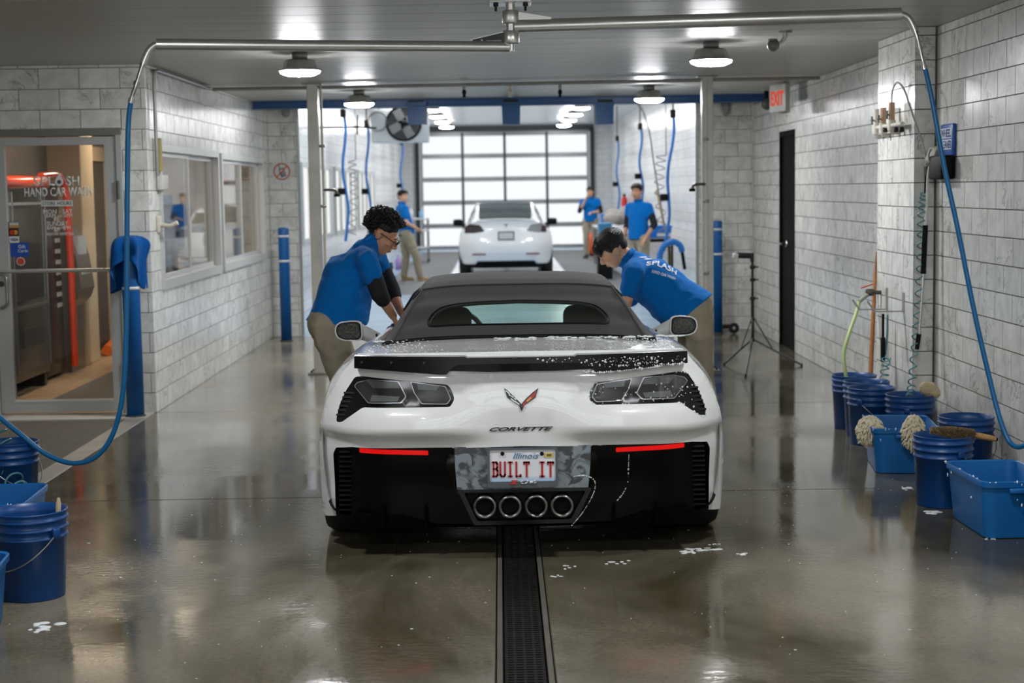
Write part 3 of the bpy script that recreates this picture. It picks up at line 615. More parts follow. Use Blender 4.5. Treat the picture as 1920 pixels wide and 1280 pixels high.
# partition with the cream door frame, dark inner door
pt = MB().rbox((-4.285, 16.1, 1.25), (.33, .5, 2.5), .01, seg=1).build('partition_post', mat('cream_trim', '#cbb89a', .5), label='cream painted partition post beyond the machines in the office', cat='partition')
t = thing('inner_door', 'dark inner office door with notices, beyond the cream post', 'door', (-4.3, 17.3, 0)); MB().bb(-4.42, -4.36, 16.8, 17.75, 0, 2.05).build('leaf', mat('inner_door', '#5d5346', .5), t)
for y in (16.62, 17.75): MB().bb(-4.44, -4.33, y, y+.16, 0, 2.15).build('jamb', mat('cream_trim', '#cbb89a', .5), t)
MB().bb(-4.44, -4.33, 16.62, 17.91, 2.05, 2.2).build('head', MATS['cream_trim'], t)
for y, z, cc in ((16.95, 1.42, '#d9cfc2'), (17.05, 1.28, '#e0734a')): MB().bb(-4.36, -4.352, y, y+.2, z, z+.12).build('notice', mat('notice_'+cc[1:], cc, .6), t)
ar = [(16.95, .99), (17.12, .99), (17.12, .93), (17.26, 1.04), (17.12, 1.15), (17.12, 1.09), (16.95, 1.09)]
MB().prism([(-4.352, y, z) for y, z in ar], (.004, 0, 0)).build('arrow', mat('arrow_white', '#e8e6e2', .6), t)
MB().cyl((-4.15, 16.75, .06), (-4.3, 17.7, .06), .055, n=14).build('foam_roll', mat('orange_foam', '#f07a2a', .7), label='orange foam roll lying on the office floor by the inner door', cat='roll')
# things seen through the windows
def offbox(name, xa, xb, ya, yb, Y, d, m, label, cat):
    a = aY(xa, ya, Y); b = aY(xb, yb, Y); return MB().rbox(((a.x+b.x)/2, Y+d/2, (a.z+b.z)/2), (abs(b.x-a.x), d, abs(a.z-b.z)), .012, seg=1).build(name, m, label=label, cat=cat)
p1 = offbox('poster', 299, 324, 366, 399, OB-.02, .015, mat('poster_blue', '#4f86c4', .4, var=.5, vscale=18), 'blue and white poster behind the nearest office window', 'poster')
offbox('notice_board', 356, 376, 336, 360, OB-.02, .015, mat('paper_white', '#d9d6d0', .5), 'white notice on the office wall behind the first window', 'notice')
pr = thing('printer', 'white office printer seen through the first window', 'printer', (-3.5, 18.0, .97))
offb = lambda xa, xb, ya, yb, Y, d: (aY(xa, ya, Y), aY(xb, yb, Y), d, Y)
for nm, r, mm in (('body', offb(352, 381, 374, 402, 17.9, .35), 'printer_white'), ('tray', offb(357, 376, 366, 375, 17.95, .25), 'printer_grey')):
    a, b, d, Y = r; MB().rbox(((a.x+b.x)/2, Y+d/2, {'body': 1.11, 'tray': 1.28}[nm]), (b.x-a.x, d, {'body': .28, 'tray': .07}[nm]), .015).build(nm, mat(mm, '#d4d3cf' if 'white' in mm else '#6f6d69', .4), pr)
cb = thing('office_counter', 'low office counter under the windows with a pale top', 'counter', (-3.6, 18., 0)); MB().bb(-4.0, -3.0, 17.7, OB-.02, 0, .92).build('cabinet', mat('counter_cream', '#a99f8e', .5), cb); MB().rbox((-3.5, 18.16, .945), (1.06, .95, .045), .01, seg=1).build('worktop', mat('counter_top', '#c9c5bb', .3), cb)
jk = MB(); jk.rbox((-3.79, OB-.07, 1.32), (.3, .12, .5), .05, seg=3); jk.build('jacket', mat('navy_cloth', '#1d3f6b', .9), label='dark blue jacket hanging inside the first office window', cat='jacket', base=False)
fc = thing('filing_cabinet', 'black filing cabinet seen low through the first window', 'cabinet', (-3.42, 15.7, 0)); MB().rbox((-3.42, 15.7, .62), (.42, .5, 1.24), .015).build('body', mat('cabinet_black', '#191a1b', .3), fc)
for k in range(3): d_ = MB().bb(-3.62, -3.22, 15.44, 15.452, .08+k*.39, .44+k*.39).build('drawer', mat('drawer_black', '#232425', .3), fc); MB().bb(-3.47, -3.37, 15.425, 15.44, .3+k*.39, .32+k*.39).build('handle', CHR, d_)
offbox('poster', 418, 428, 300, 345, OB-.02, .012, mat('poster_orange', '#d98a4e', .5, var=.4, vscale=14), 'orange poster behind the farther office window', 'poster')
# ================================================================== second bay (bright, behind the opening)
WHT = mat('bright_wall', '#d3d5d6', .28)
def brickw(name, base, mort, sx=.31, sz=.155):
    m = bpy.data.materials.new(name); m.use_nodes = True; MATS[name] = m; nt = m.node_tree; b = nt.nodes['Principled BSDF']; L = nt.links.new; N = nt.nodes.new
    g = N('ShaderNodeNewGeometry'); sp = N('ShaderNodeSeparateXYZ'); L(g.outputs['Position'], sp.inputs[0]); ad = N('ShaderNodeMath'); L(sp.outputs['X'], ad.inputs[0]); L(sp.outputs['Y'], ad.inputs[1])
    cx = N('ShaderNodeCombineXYZ'); L(ad.outputs[0], cx.inputs[0]); L(sp.outputs['Z'], cx.inputs[1])
    br = N('ShaderNodeTexBrick'); br.inputs['Scale'].default_value = 1.; br.inputs['Brick Width'].default_value = sx; br.inputs['Row Height'].default_value = sz; br.inputs['Mortar Size'].default_value = .004
    br.inputs['Color1'].default_value = (*srgb(base), 1); c2 = [v*.9 for v in srgb(base)]; br.inputs['Color2'].default_value = (*c2, 1); br.inputs['Mortar'].default_value = (*srgb(mort), 1); L(cx.outputs[0], br.inputs['Vector']); L(br.outputs['Color'], b.inputs['Base Color']); b.inputs['Roughness'].default_value = .22
    return m
FW = brickw('far_tile', '#dcdddc', '#a9aaa8')
WF = [(22.5, 26.5, .95, 2.1), (27.0, 31.0, .95, 2.1), (31.5, 35.5, .95, 2.1)]
wall_base('wall_left_second_bay', 'X', XL2, 1, YF, YE, 0, HC2, WF, FW)
wall_base('wall_right_second_bay', 'X', XR2, -1, YF, YE, 0, HC2, [], FW)
dx0, dx1, dzt = -2.25, 2.56, 3.30
mb = MB(); mb.bb(XL2, dx0-.15, YE, YE+.2, 0, HC2); mb.bb(dx1+.15, XR2, YE, YE+.2, 0, HC2); mb.build('wall_end', FW, kind='structure', base=False)
MB().bb(dx0-.15, dx1+.15, YE, YE+.2, dzt, HC2).build('wall_end_header', mat('header_dark', '#55595a', .5), kind='structure', base=False)
c2 = MB().bb(XL2-.2, XR2+.2, YF, YE+.2, HC2+.02, HC2+.1).build('ceiling_second_bay', mat('ceil_gap2', '#8e9090', .7), kind='structure', base=False)
CE2 = mat('far_ceiling_board', '#cfd1d1', .3); y = YF+.25; me = MB().rbox((0, 0, .01), (XR2-XL2, .985, .02), .004, seg=1).mesh('ceiling_board'); me.materials.append(CE2)
while y < YE-.4: link_mesh('ceiling_board', me, c2, ((XL2+XR2)/2, y+.5, HC2)); y += 1.0
overhead_door('door_3', dx0, dx1, YE-.05, 0, dzt, 4, 5, emis('frosted_pane', '#f3f7fb', DOOR_SKY), 'bright frosted overhead door closing the far end of the building')
# floor of the second bay: pale blue coating, grey rubber mats, white lanes
BL = mat('blue_floor', '#9db7cd', .25, var=.12, vscale=2); MB().bb(XL2, XR2, YF+.004, YE, -.08, -.002).build('floor_second_bay', BL, kind='structure', base=False)
for x0_, x1_, y0_, y1_, nm in ((-.98, -.62, 20., 44.5, 'left'), (.92, 1.27, 20., 44.5, 'right')):
    MB().bb(x0_, x1_, y0_, y1_, -.002, .003).build('floor_lane', mat('lane_white', '#dfe1e0', .3), label='white painted lane on the far floor under the %s wheels of the distant car' % nm, cat='floor lane')
for x0_, x1_, nm in ((-2.1, -1.02, 'left'), (1.31, 2.35, 'right')):
    y = 26.; i = 0
    t = thing('rubber_mat', 'grey rubber matting along the %s side of the distant car' % nm, 'mat', ((x0_+x1_)/2, 33, 0))
    while y < 43: MB().rbox(((x0_+x1_)/2, y+.9, .001), (x1_-x0_, 1.79, .004), .001, seg=1).build('mat_piece', mat('rubber_grey', '#6f7070', .7, var=.1), t); y += 1.8
# windows of the second bay, left wall
for n, (ya, yb, za, zb) in enumerate(WF):
    t = thing('window_%d' % (n+3), ('first', 'second', 'third')[n]+' bright window in the left wall of the second bay', 'window', (XL2, (ya+yb)/2, za)); tag(t, kind='structure'); k = 4
    for z in (za, zb-.07): MB().bb(XL2-.06, XL2+.03, ya, yb, z, z+.07).build('rail', ALW, t)
    for j in range(k+1): MB().bb(XL2-.06, XL2+.03, ya+(yb-ya-.09)*j/k, ya+(yb-ya-.09)*j/k+.09, za+.07, zb-.07).build('mullion', ALW, t)
    for j in range(k): MB().bb(XL2-.03, XL2-.02, ya+(yb-ya-.09)*j/k+.09, ya+(yb-ya-.09)*(j+1)/k, za+.07, zb-.07).build('pane', emis('lit_pane', '#f2f4f2', 1.0), t)
for k, y in enumerate((20.2, 23., 26., 29., 32., 34.2, 37.2, 40.2, 43.4)):
    for sx, x in (('left', -1.4), ('right', 1.75)): lamp(x, y, HC2, 'round lamp in the %s row over the second bay, %s from the opening' % (sx, ('1st', '2nd', '3rd', '4th', '5th', '6th', '7th', '8th', '9th')[k]), LENS_F, R=.19)
# blue beam with three hanging flaps in front of the opening
BLUE = mat('beam_blue', '#144a7a', .4, var=.1)
t = thing('blue_beam', 'long blue steel beam under the ceiling before the second bay', 'beam', (.08, 17.6, 2.59)); MB().rbox((.13, 17.6, 2.665), (5.60, .16, .012), .003, seg=1).build('top_flange', BLUE, t); MB().bb(-2.67, 2.93, 17.585, 17.615, 2.60, 2.66).build('web', BLUE, t); MB().rbox((.13, 17.6, 2.592), (5.60, .16, .014), .003, seg=1).build('bottom_flange', BLUE, t)
MB().bb(-2.4, 2.35, YF-.02, YF+.27, 2.655, 2.70).build('trim_1', mat('trim_white', '#d9dbdc', .4), kind='structure', base=False)
for k, (cx, rot, nm) in enumerate(((780, -.22, 'left'), (958, 0., 'middle'), (1134, .22, 'right'))):
    a = aY(cx, 191, 17.55); d = aY(cx, 233, 17.55); t = thing('hanging_flap', '%s of the three blue flaps hanging from the blue beam' % nm, 'flap', tuple(d), 'flaps under the blue beam')
    h = a.z-d.z; pts = [(-.125, 0), (-.10, -.05), (-.095, -h), (.095, -h), (.10, -.05), (.125, 0)]
    M = Matrix.Rotation(rot, 3, 'Z'); P = []
    for x, z in pts: v_ = M @ Vector((x, 0, 0)); P.append((a.x+v_.x, 17.55+v_.y, a.z+z+(.025*x*(-1 if rot < 0 else 1 if rot > 0 else 0))))
    MB().prism(P, M @ Vector((0, .09, 0))).build('flap_body', BLUE, t); MB().box((a.x, 17.6, a.z+.012), (.16, .1, .03), rz=rot).build('hinge_plate', STEEL_D, t)
# ================================================================== white convertible sports car, seen from behind
CX, CY = .083, 7.10
car = thing('sports_car', 'white convertible sports car with black soft top and plate BUILT IT, being washed', 'car', (CX, CY+2.2, 0))
def carpaint(name, col, deck):
    m = mat(name, col, .22, coat=1.0, coatr=.03); nt = m.node_tree; b = nt.nodes['Principled BSDF']; N = nt.nodes.new; L = nt.links.new
    g = N('ShaderNodeNewGeometry'); vo = N('ShaderNodeTexVoronoi'); vo.inputs['Scale'].default_value = 95; L(g.outputs['Position'], vo.inputs['Vector'])
    r = N('ShaderNodeMapRange'); r.inputs[1].default_value = .0; r.inputs[2].default_value = .38; r.inputs[3].default_value = 1.; r.inputs[4].default_value = 0.; L(vo.outputs['Distance'], r.inputs[0])
    n = N('ShaderNodeTexNoise'); n.inputs['Scale'].default_value = 5; n.inputs['Detail'].default_value = 4; L(g.outputs['Position'], n.inputs['Vector'])
    r2 = N('ShaderNodeMapRange'); r2.inputs[1].default_value = .45; r2.inputs[2].default_value = .6; L(n.outputs['Fac'], r2.inputs[0])
    # beads of water sit on faces that look up
    sp = N('ShaderNodeSeparateXYZ'); L(g.outputs['True Normal'], sp.inputs[0]); r3 = N('ShaderNodeMapRange'); r3.inputs[1].default_value = .2; r3.inputs[2].default_value = .8; r3.inputs[3].default_value = .08; r3.inputs[4].default_value = 1.; L(sp.outputs['Z'], r3.inputs[0])
    m1 = N('ShaderNodeMath'); m1.operation = 'MULTIPLY'; L(r.outputs[0], m1.inputs[0]); L(r2.outputs[0], m1.inputs[1]); m2 = N('ShaderNodeMath'); m2.operation = 'MULTIPLY'; L(m1.outputs[0], m2.inputs[0]); L(r3.outputs[0], m2.inputs[1])
    bp = N('ShaderNodeBump'); bp.inputs['Strength'].default_value = deck; bp.inputs['Distance'].default_value = .004; L(m2.outputs[0], bp.inputs['Height']); L(bp.outputs[0], b.inputs['Normal']); L(bp.outputs[0], b.inputs['Coat Normal']); return m
WP = carpaint('white_paint', '#d9dbd8', .7)
GB = mat('gloss_black', '#070708', .16, spec=.35); SB = mat('satin_black', '#070708', .55, spec=.2); RUB = mat('tyre_rubber', '#141414', .75)
PROF = [(.10, .13), (.30, .10), (.50, .055), (.545, .052), (.585, .010), (.597, .0), (.612, .0), (.66, .006), (.75, .03), (.86, .05), (.95, .06)]
def G(x, z):
    a = abs(x); cre = max(0., min(1., (a-.06)/.40)); cre = cre*cre*(3-2*cre)
    p = lerp_tab(PROF, z); p0 = lerp_tab([(.10, .12), (.5, .035), (.7, .03), (.95, .06)], z); p = p0+(p-p0)*max(0., min(1., cre))
    return CY + .045*(a/.9)**2 + .24*max(0., (a-.60)/.34)**2.3 + p
def fx(px, py, f=None):
    f = f or G; Y = CY+.1
    for _ in range(6): q = aY(px, py, Y); Y = f(q.x-CX, q.z)
    return (q.x-CX, q.z)
def fmapoff(off): return lambda u, v: ((CX+u, G(u, v)-off, v), (0, 1, 0))
def mir(L): return [tuple(p) for p in L] + [(-x, z) for x, z in reversed(L) if abs(x) > 1e-4]
def sym(pts): return [(-abs(x), z) for x, z in (fx(*p) for p in pts)]
# --- tail-light openings (left side traced, right side mirrored)
TL = rnd(sym([(665.6, 706), (682, 705), (840, 721), (847, 732), (852.4, 747.7), (844, 763), (680, 763.5), (652, 783), (641, 791), (631, 791.5), (631, 783), (637, 758), (648.6, 732)]), .012, 3)
TR = [(-x, z) for x, z in reversed(TL)]
OUT = sym([(672, 662), (654, 684), (635, 707), (616, 742), (604, 776), (599, 810), (598, 850), (600, 900), (605, 950), (607, 966)])
INN = rnd(sym([(630, 967), (628, 905), (625, 850), (630, 838.5), (660, 837.5), (850, 838.5)]), .006, 2)
top = [(0., OUT[0][1]+.004)]
full = top + OUT + INN + [(0., fx(976, 836)[1])]
full = full + [(-x, z) for x, z in reversed(full[1:-1])]
panel('rear_fascia', full, [TL, TR], fmapoff(0), .03, WP, car, .021, smooth_angle=55)
# --- lofted body
def half(w, zs, xs, zd, zb=.15, tub=False):
    zi = .55 if tub else None
    return [(0, zi or zd+.012), (.30, zi or zd+.008), (.56, (zi or zd)), (xs-.07, zs-.008), (xs, zs), (xs+(w-xs)*.38, zs-.06), (w*.985-.005, zs-.19), (w, .58), (w, .42), (w*.985, .26), (w*.95, .18), (w*.8, zb), (0, zb)]
ST = [(.22, .925, .925, .735, .937, .17, 0), (.40, .945, .935, .745, .945, .16, 0), (.60, .965, .94, .755, .955, .15, 0), (.80, .975, .94, .76, .962, .15, 0), (1.05, .97, .93, .76, .955, .15, 0), (1.2, .96, .92, .76, .93, .15, 1), (1.7, .935, .90, .76, .9, .15, 1), (2.3, .925, .885, .76, .9, .15, 1), (2.5, .925, .875, .76, .86, .15, 1), (2.75, .93, .865, .76, .845, .15, 0), (3.1, .94, .85, .75, .81, .15, 0), (3.5, .95, .82, .72, .75, .15, 0), (3.9, .93, .74, .68, .68, .15, 0), (4.25, .84, .60, .58, .58, .16, 0), (4.44, .62, .47, .42, .50, .2, 0)]
def sect(s, w_, zs, xs, zd, zb, tub, first=False):
    H = half(w_, zs, xs, zd, zb, tub); pts = [(x, z) for x, z in H] + [(-x, z) for x, z in reversed(H[1:-1])]
    return [Vector((CX+x, (G(x, z)+.012 if first else CY+s), z)) for x, z in pts]
rows = [sect(*ST[0], first=True)] + [sect(*r) for r in ST]
mb = MB(); n = len(rows[0]); mb.grid(rows, True, True)
c = sum(rows[-1], Vector())/n; k = len(mb.v); mb.add([*rows[-1], c+Vector((0, .05, 0))], [(i, (i+1) % n, n) for i in range(n)], True)
me = mb.mesh('car_body', ORG[car.name]); me.materials.append(WP); me.materials.append(SB)
body = link_mesh('body', me, car); bmv = bmesh.new(); bmv.from_mesh(me); bmesh.ops.remove_doubles(bmv, verts=bmv.verts[:], dist=1e-4); bmesh.ops.recalc_face_normals(bmv, faces=bmv.faces[:]); bmv.to_mesh(me); bmv.free()
sub = body.modifiers.new('s', 'SUBSURF'); sub.levels = sub.render_levels = 2
cut = []
for ya in (.80, 3.51):
    cm = MB().cyl((-1.5, 0, 0), (1.5, 0, 0), .385, n=40).mesh('cut'); co = bpy.data.objects.new('cut', cm); COL.objects.link(co); co.location = (CX, CY+ya, .335); cut.append(co)
    bo = body.modifiers.new('b', 'BOOLEAN'); bo.operation = 'DIFFERENCE'; bo.solver = 'EXACT'; bo.object = co
evaluated(body)
for co in cut: bpy.data.objects.remove(co)
me = body.data
for p in me.polygons:
    q = p.center+ORG[car.name]; yy = q.y-CY; xx = abs(q.x-CX); p.use_smooth = True
    p.material_index = 1 if ((1.02 < yy < 2.62 and xx < .66 and q.z < .875) or q.z < .19 or (yy < .5 and q.z < .52 and xx < .9)) or (xx < .9 and min(math.hypot(yy-.8, q.z-.335), math.hypot(yy-3.51, q.z-.335)) < .392) else 0
me.set_sharp_from_angle(angle=math.radians(38))
# --- wheels
for ya, xw, wd in ((.80, .795, .325), (3.51, .80, .28)):
    for sg, nm in ((-1, 'left'), (1, 'right')):
        wx = CX+sg*xw; h = wd/2; R = .345
        wh = MB().lathe([(R-.085, -h), (R-.02, -h), (R, -h+.035), (R, h-.035), (R-.02, h), (R-.085, h)], (wx, CY+ya, R), 48, axis='X').build('tyre', RUB, car)
        rim = MB().lathe([(R-.085, -h), (R-.10, -h+.02), (R-.11, h-.05), (R-.085, h)], (wx, CY+ya, R), 40, axis='X')
        for q in range(10):
            a = q*math.pi/5; rim.box((wx+sg*(h-.05), CY+ya+math.cos(a)*.13, R+math.sin(a)*.13), (.03, .24, .035), rx=a)
        rim.build('rim', SB, wh)
# --- black lower insert with louvres, reflectors, diffuser
def GL(x, z): return G(x, z)+.028
low = [(0., fx(976, 832)[1])] + sym([(850, 834), (660, 833), (626, 834), (621, 850), (624, 905), (627, 964), (655, 966), (668, 978), (850, 984)]) + [(0., fx(976, 984)[1])]
low = low + [(-x, z) for x, z in reversed(low[1:-1])]
ins = panel('lower_insert', low, [], lambda u, v: ((CX+u, GL(u, v), v), (0, 1, 0)), .02, mat('insert_black', '#050506', .3, spec=.2), car, .025)
for sg in (-1, 1):
    for k in range(13):
        x, z = fx(641, 849+k*9.0); x2, z2 = fx(654, 849+k*9.0); xa, xb = sg*abs(x)-.0, sg*abs(x2); xm = (xa+xb)/2
        MB().box((CX+xm, GL(xm, z)-.012, z), (abs(xb-xa)+.022, .035, .009), rx=-.5).build('louvre', GB, car)
    xa, za = fx(673, 841); xb, zb_ = fx(802.5, 846.5); hgt = .020
    pts = [(-abs(xa), za), (-abs(xb), zb_), (-abs(xb)+.0, zb_-hgt*.95), (-abs(xa), za-hgt)]
    if sg > 0: pts = [(-x, z) for x, z in reversed(pts)]
    panel('reflector', rnd(pts, .004, 2), [], lambda u, v: ((CX+u, GL(u, v)-.012, v), (0, 1, 0)), .014, mat('reflector_red_glow', '#c80a0a', .2, emit='#e01212', es=.6), car, .02, label='red reflector strip')  # reflector is no lamp; a faint red glow is added to its material
    # blade edges of the insert
    A = [fx(*p) for p in ((842, 850), (836, 870), (857, 925), (868, 925), (853, 880), (851, 850))]; A = [(-abs(x), z) for x, z in A]
    if sg > 0: A = [(-x, z) for x, z in reversed(A)]
    panel('insert_blade', A, [], lambda u, v: ((CX+u, GL(u, v)-.03, v), (0, 1, 0)), .03, GB, car, .02)
# plate recess, plate, frame
def flat(px, py, Y): q = aY(px, py, Y); return (q.x-CX, q.z)
YPL = CY+.047
def painted_reflections():  # patchy reflections on the wet recess panel, painted into its colour
    m = mat('wet_recess_reflections', '#5d6468', .15, coat=.5); nt = m.node_tree; b = nt.nodes['Principled BSDF']; N = nt.nodes.new; L = nt.links.new
    g = N('ShaderNodeNewGeometry'); n = N('ShaderNodeTexNoise'); n.inputs['Scale'].default_value = 9; n.inputs['Detail'].default_value = 3; n.inputs['Distortion'].default_value = 2.2; L(g.outputs['Position'], n.inputs['Vector'])
    r = N('ShaderNodeValToRGB'); e = r.color_ramp.elements; e[0].position = .42; e[0].color = (*srgb('#16191b'), 1); e[1].position = .52; e[1].color = (*srgb('#6f787d'), 1); L(n.outputs['Fac'], r.inputs[0]); L(r.outputs[0], b.inputs['Base Color']); return m
R_ = [flat(*p, YPL) for p in ((852, 838), (1108, 834), (1107, 870), (1103, 913), (857, 918), (853, 870))]
panel('plate_recess', R_, [], lambda u, v: ((CX+u, YPL, v), (0, 1, 0)), .01, painted_reflections(), car, .05)
x0_, z1_ = flat(918, 846, YPL-.02); x1_, z0_ = flat(1042, 899, YPL-.02); cxp, czp = (x0_+x1_)/2+CX, (z0_+z1_)/2; wpl, hpl = .302, .150
fr = rnd([(cxp-CX-wpl/2-.008, czp+hpl/2+.006), (cxp-CX+wpl/2+.008, czp+hpl/2+.006), (cxp-CX+wpl/2+.008, czp-hpl/2-.024), (cxp-CX-wpl/2-.008, czp-hpl/2-.024)], .012, 3)
inn = rnd([(cxp-CX-wpl/2+.003, czp+hpl/2-.003), (cxp-CX+wpl/2-.003, czp+hpl/2-.003), (cxp-CX+wpl/2-.003, czp-hpl/2+.003), (cxp-CX-wpl/2+.003, czp-hpl/2+.003)], .008, 3)
panel('plate_frame', fr, [inn], lambda u, v: ((CX+u, YPL-.024, v), (0, 1, 0)), .018, mat('plate_frame_grey', '#4c5256', .3), car, .05)
pm = bpy.data.materials.new('plate_white'); pm.use_nodes = True; nt = pm.node_tree; b = nt.nodes['Principled BSDF']; g = nt.nodes.new('ShaderNodeNewGeometry'); sp = nt.nodes.new('ShaderNodeSeparateXYZ'); rp = nt.nodes.new('ShaderNodeMapRange'); cr = nt.nodes.new('ShaderNodeValToRGB')
nt.links.new(g.outputs['Position'], sp.inputs[0]); nt.links.new(sp.outputs['Z'], rp.inputs[0]); rp.inputs[1].default_value = czp-hpl/2; rp.inputs[2].default_value = czp+hpl/2; nt.links.new(rp.outputs[0], cr.inputs[0]); nt.links.new(cr.outputs[0], b.inputs['Base Color']); b.inputs['Roughness'].default_value = .4
cr.color_ramp.elements[0].color = (*srgb('#8fb4d8'), 1); cr.color_ramp.elements[1].position = .2; cr.color_ramp.elements[1].color = (*srgb('#d9dadd'), 1)
pl = panel('licence_plate', rnd([(cxp-CX-wpl/2, czp+hpl/2), (cxp-CX+wpl/2, czp+hpl/2), (cxp-CX+wpl/2, czp-hpl/2), (cxp-CX-wpl/2, czp-hpl/2)], .01, 3), [], lambda u, v: ((CX+u, YPL-.018, v), (0, 1, 0)), .002, pm, car, .05)
RED = mat('plate_red', '#a8252c', .5); yt = YPL-.019
def ptext(s, xa, xb, ya, yb, m, **k):
    a = aY(xa, ya, yt); b_ = aY(xb, yb, yt); text('lettering', s, m, pl, ((a.x+b_.x)/2, yt, (a.z+b_.z)/2), (1, 0, 0), (0, 0, 1), b_.x-a.x, a.z-b_.z, .0015, **k)
def slab_char(ch, xa, xb, ya, yb):
    """plate characters drawn with strokes"""
    mb = MB(); a = aY(xa, ya, yt); b_ = aY(xb, yb, yt); W, Hh = b_.x-a.x, a.z-b_.z; t_ = .0085
    P = lambda u, v: Vector((a.x+u*W, yt-.0008, b_.z+v*Hh))
    segs = {'B': [[(.0, 0), (.75, 0), (1, .1), (1, .4), (.8, .52), (.15, .52)], [(.8, .52), (.95, .62), (.95, .9), (.75, 1), (0, 1)], [(.15, 0), (.15, 1)]], 'U': [[(0, 1), (0, .12), (.2, 0), (.8, 0), (1, .12), (1, 1)]], 'I': [[(.5, 0), (.5, 1)], [(0, 0), (1, 0)], [(0, 1), (1, 1)]], 'L': [[(0, 1), (0, 0), (1, 0), (1, .1)]], 'T': [[(0, .9), (0, 1), (1, 1), (1, .9)], [(.5, 1), (.5, 0)]]}[ch]
    for sg in segs:
        for p, q in zip(sg, sg[1:]):
            A, B = P(*p), P(*q); d = (B-A).normalized()*t_*.5; nn = Vector((-d.z, 0, d.x)); mb.prism([A-d+nn, A-d-nn, B+d-nn, B+d+nn], (0, -.0014, 0))
    mb.build('plate_character', RED, pl)
for ch, xa, xb in (('B', 924, 933), ('U', 938, 947), ('I', 953.5, 960), ('L', 968, 976), ('T', 983, 992), ('I', 1013, 1020), ('T', 1027.5, 1037)): slab_char(ch, xa, xb, 866.5 if ch != 'x' else 0, 892.5)
ptext('Illinois', 962, 1010, 849, 859, mat('plate_blue', '#2f6d9a', .5), shear=.3)
a = aY(1021, 848.5, yt); b_ = aY(1037.5, 857.5, yt); stk = MB().bb(a.x, b_.x, yt-.001, yt, b_.z, a.z).build('year_sticker', mat('sticker_yellow', '#c8b25a', .5), pl); a = aY(1025, 850.8, yt); b_ = aY(1034, 855.2, yt); MB().bb(a.x, b_.x, yt-.0015, yt-.001, b_.z, a.z).build('sticker_print', mat('sticker_ink', '#6a5e34', .5), stk)
for px_ in (942, 1016): q = aY(px_, 850, yt); MB().cyl(q, q+Vector((0, -.005, 0)), .009, n=12).build('bolt_cap', SB, pl)
def btext(s, xa, xb, ya, yb, m, Y, **k):
    a = aY(xa, ya, Y); b_ = aY(xb, yb, Y); text('badge', s, m, car, ((a.x+b_.x)/2, Y, (a.z+b_.z)/2), (1, 0, 0), (0, 0, 1), b_.x-a.x, a.z-b_.z, .003, **k)
btext('Z', 954, 973, 900, 907.5, mat('badge_red', '#c2392a', .35), YPL-.026, bold=.06, shear=.25); btext('06', 975, 1007, 900, 906.5, mat('badge_silver', '#b9bdbf', .3, metal=.6), YPL-.026, bold=.02, shear=.15)
# exhaust bezel and four tips
YX = CY+.06
bz = [flat(*p, YX) for p in ((858, 917), (1110, 912), (1078, 978), (889, 983))]; ib = [flat(*p, YX) for p in ((870, 922), (1098, 918), (1070, 971), (895, 975))]
panel('exhaust_bezel', rnd(bz, .012, 3), [rnd(ib, .01, 3)], lambda u, v: ((CX+u, YX-.02, v), (0, 1, 0)), .06, GB, car, .05); panel('exhaust_back', bz, [], lambda u, v: ((CX+u, YX+.04, v), (0, 1, 0)), .01, SB, car, .1)
TIP = mat('exhaust_steel', '#6f6d6a', .3, metal=1., rvar=.1, vscale=20)
for px_, py_ in ((909, 951), (956.5, 950.5), (1005.5, 949.5), (1054, 949)):
    q = aY(px_, py_, YX-.03); ro = .053
    MB().lathe([(ro-.012, .16), (ro-.016, .02), (ro-.010, 0), (ro, 0.004), (ro, .16)], (q.x, YX-.035, q.z), 32, axis='Y').build('exhaust_tip', TIP, car); MB().cyl((q.x, YX+.035, q.z), (q.x, YX+.04, q.z), ro-.01, n=20).build('exhaust_bore', mat('bore_black', '#030303', .9), car)
for px_ in (720, 800, 1150, 1230):
    q = aY(px_, 965, CY+.2); MB().box((q.x, CY+.3, .19), (.012, .35, .09)).build('diffuser_fin', mat('diffuser_black', '#030303', .9, spec=.05), car)
MB().bb(CX-.78, CX+.78, CY+.16, CY+.7, .135, .20).build('diffuser', mat('diffuser_black', '#030303', .9, spec=.05), car)
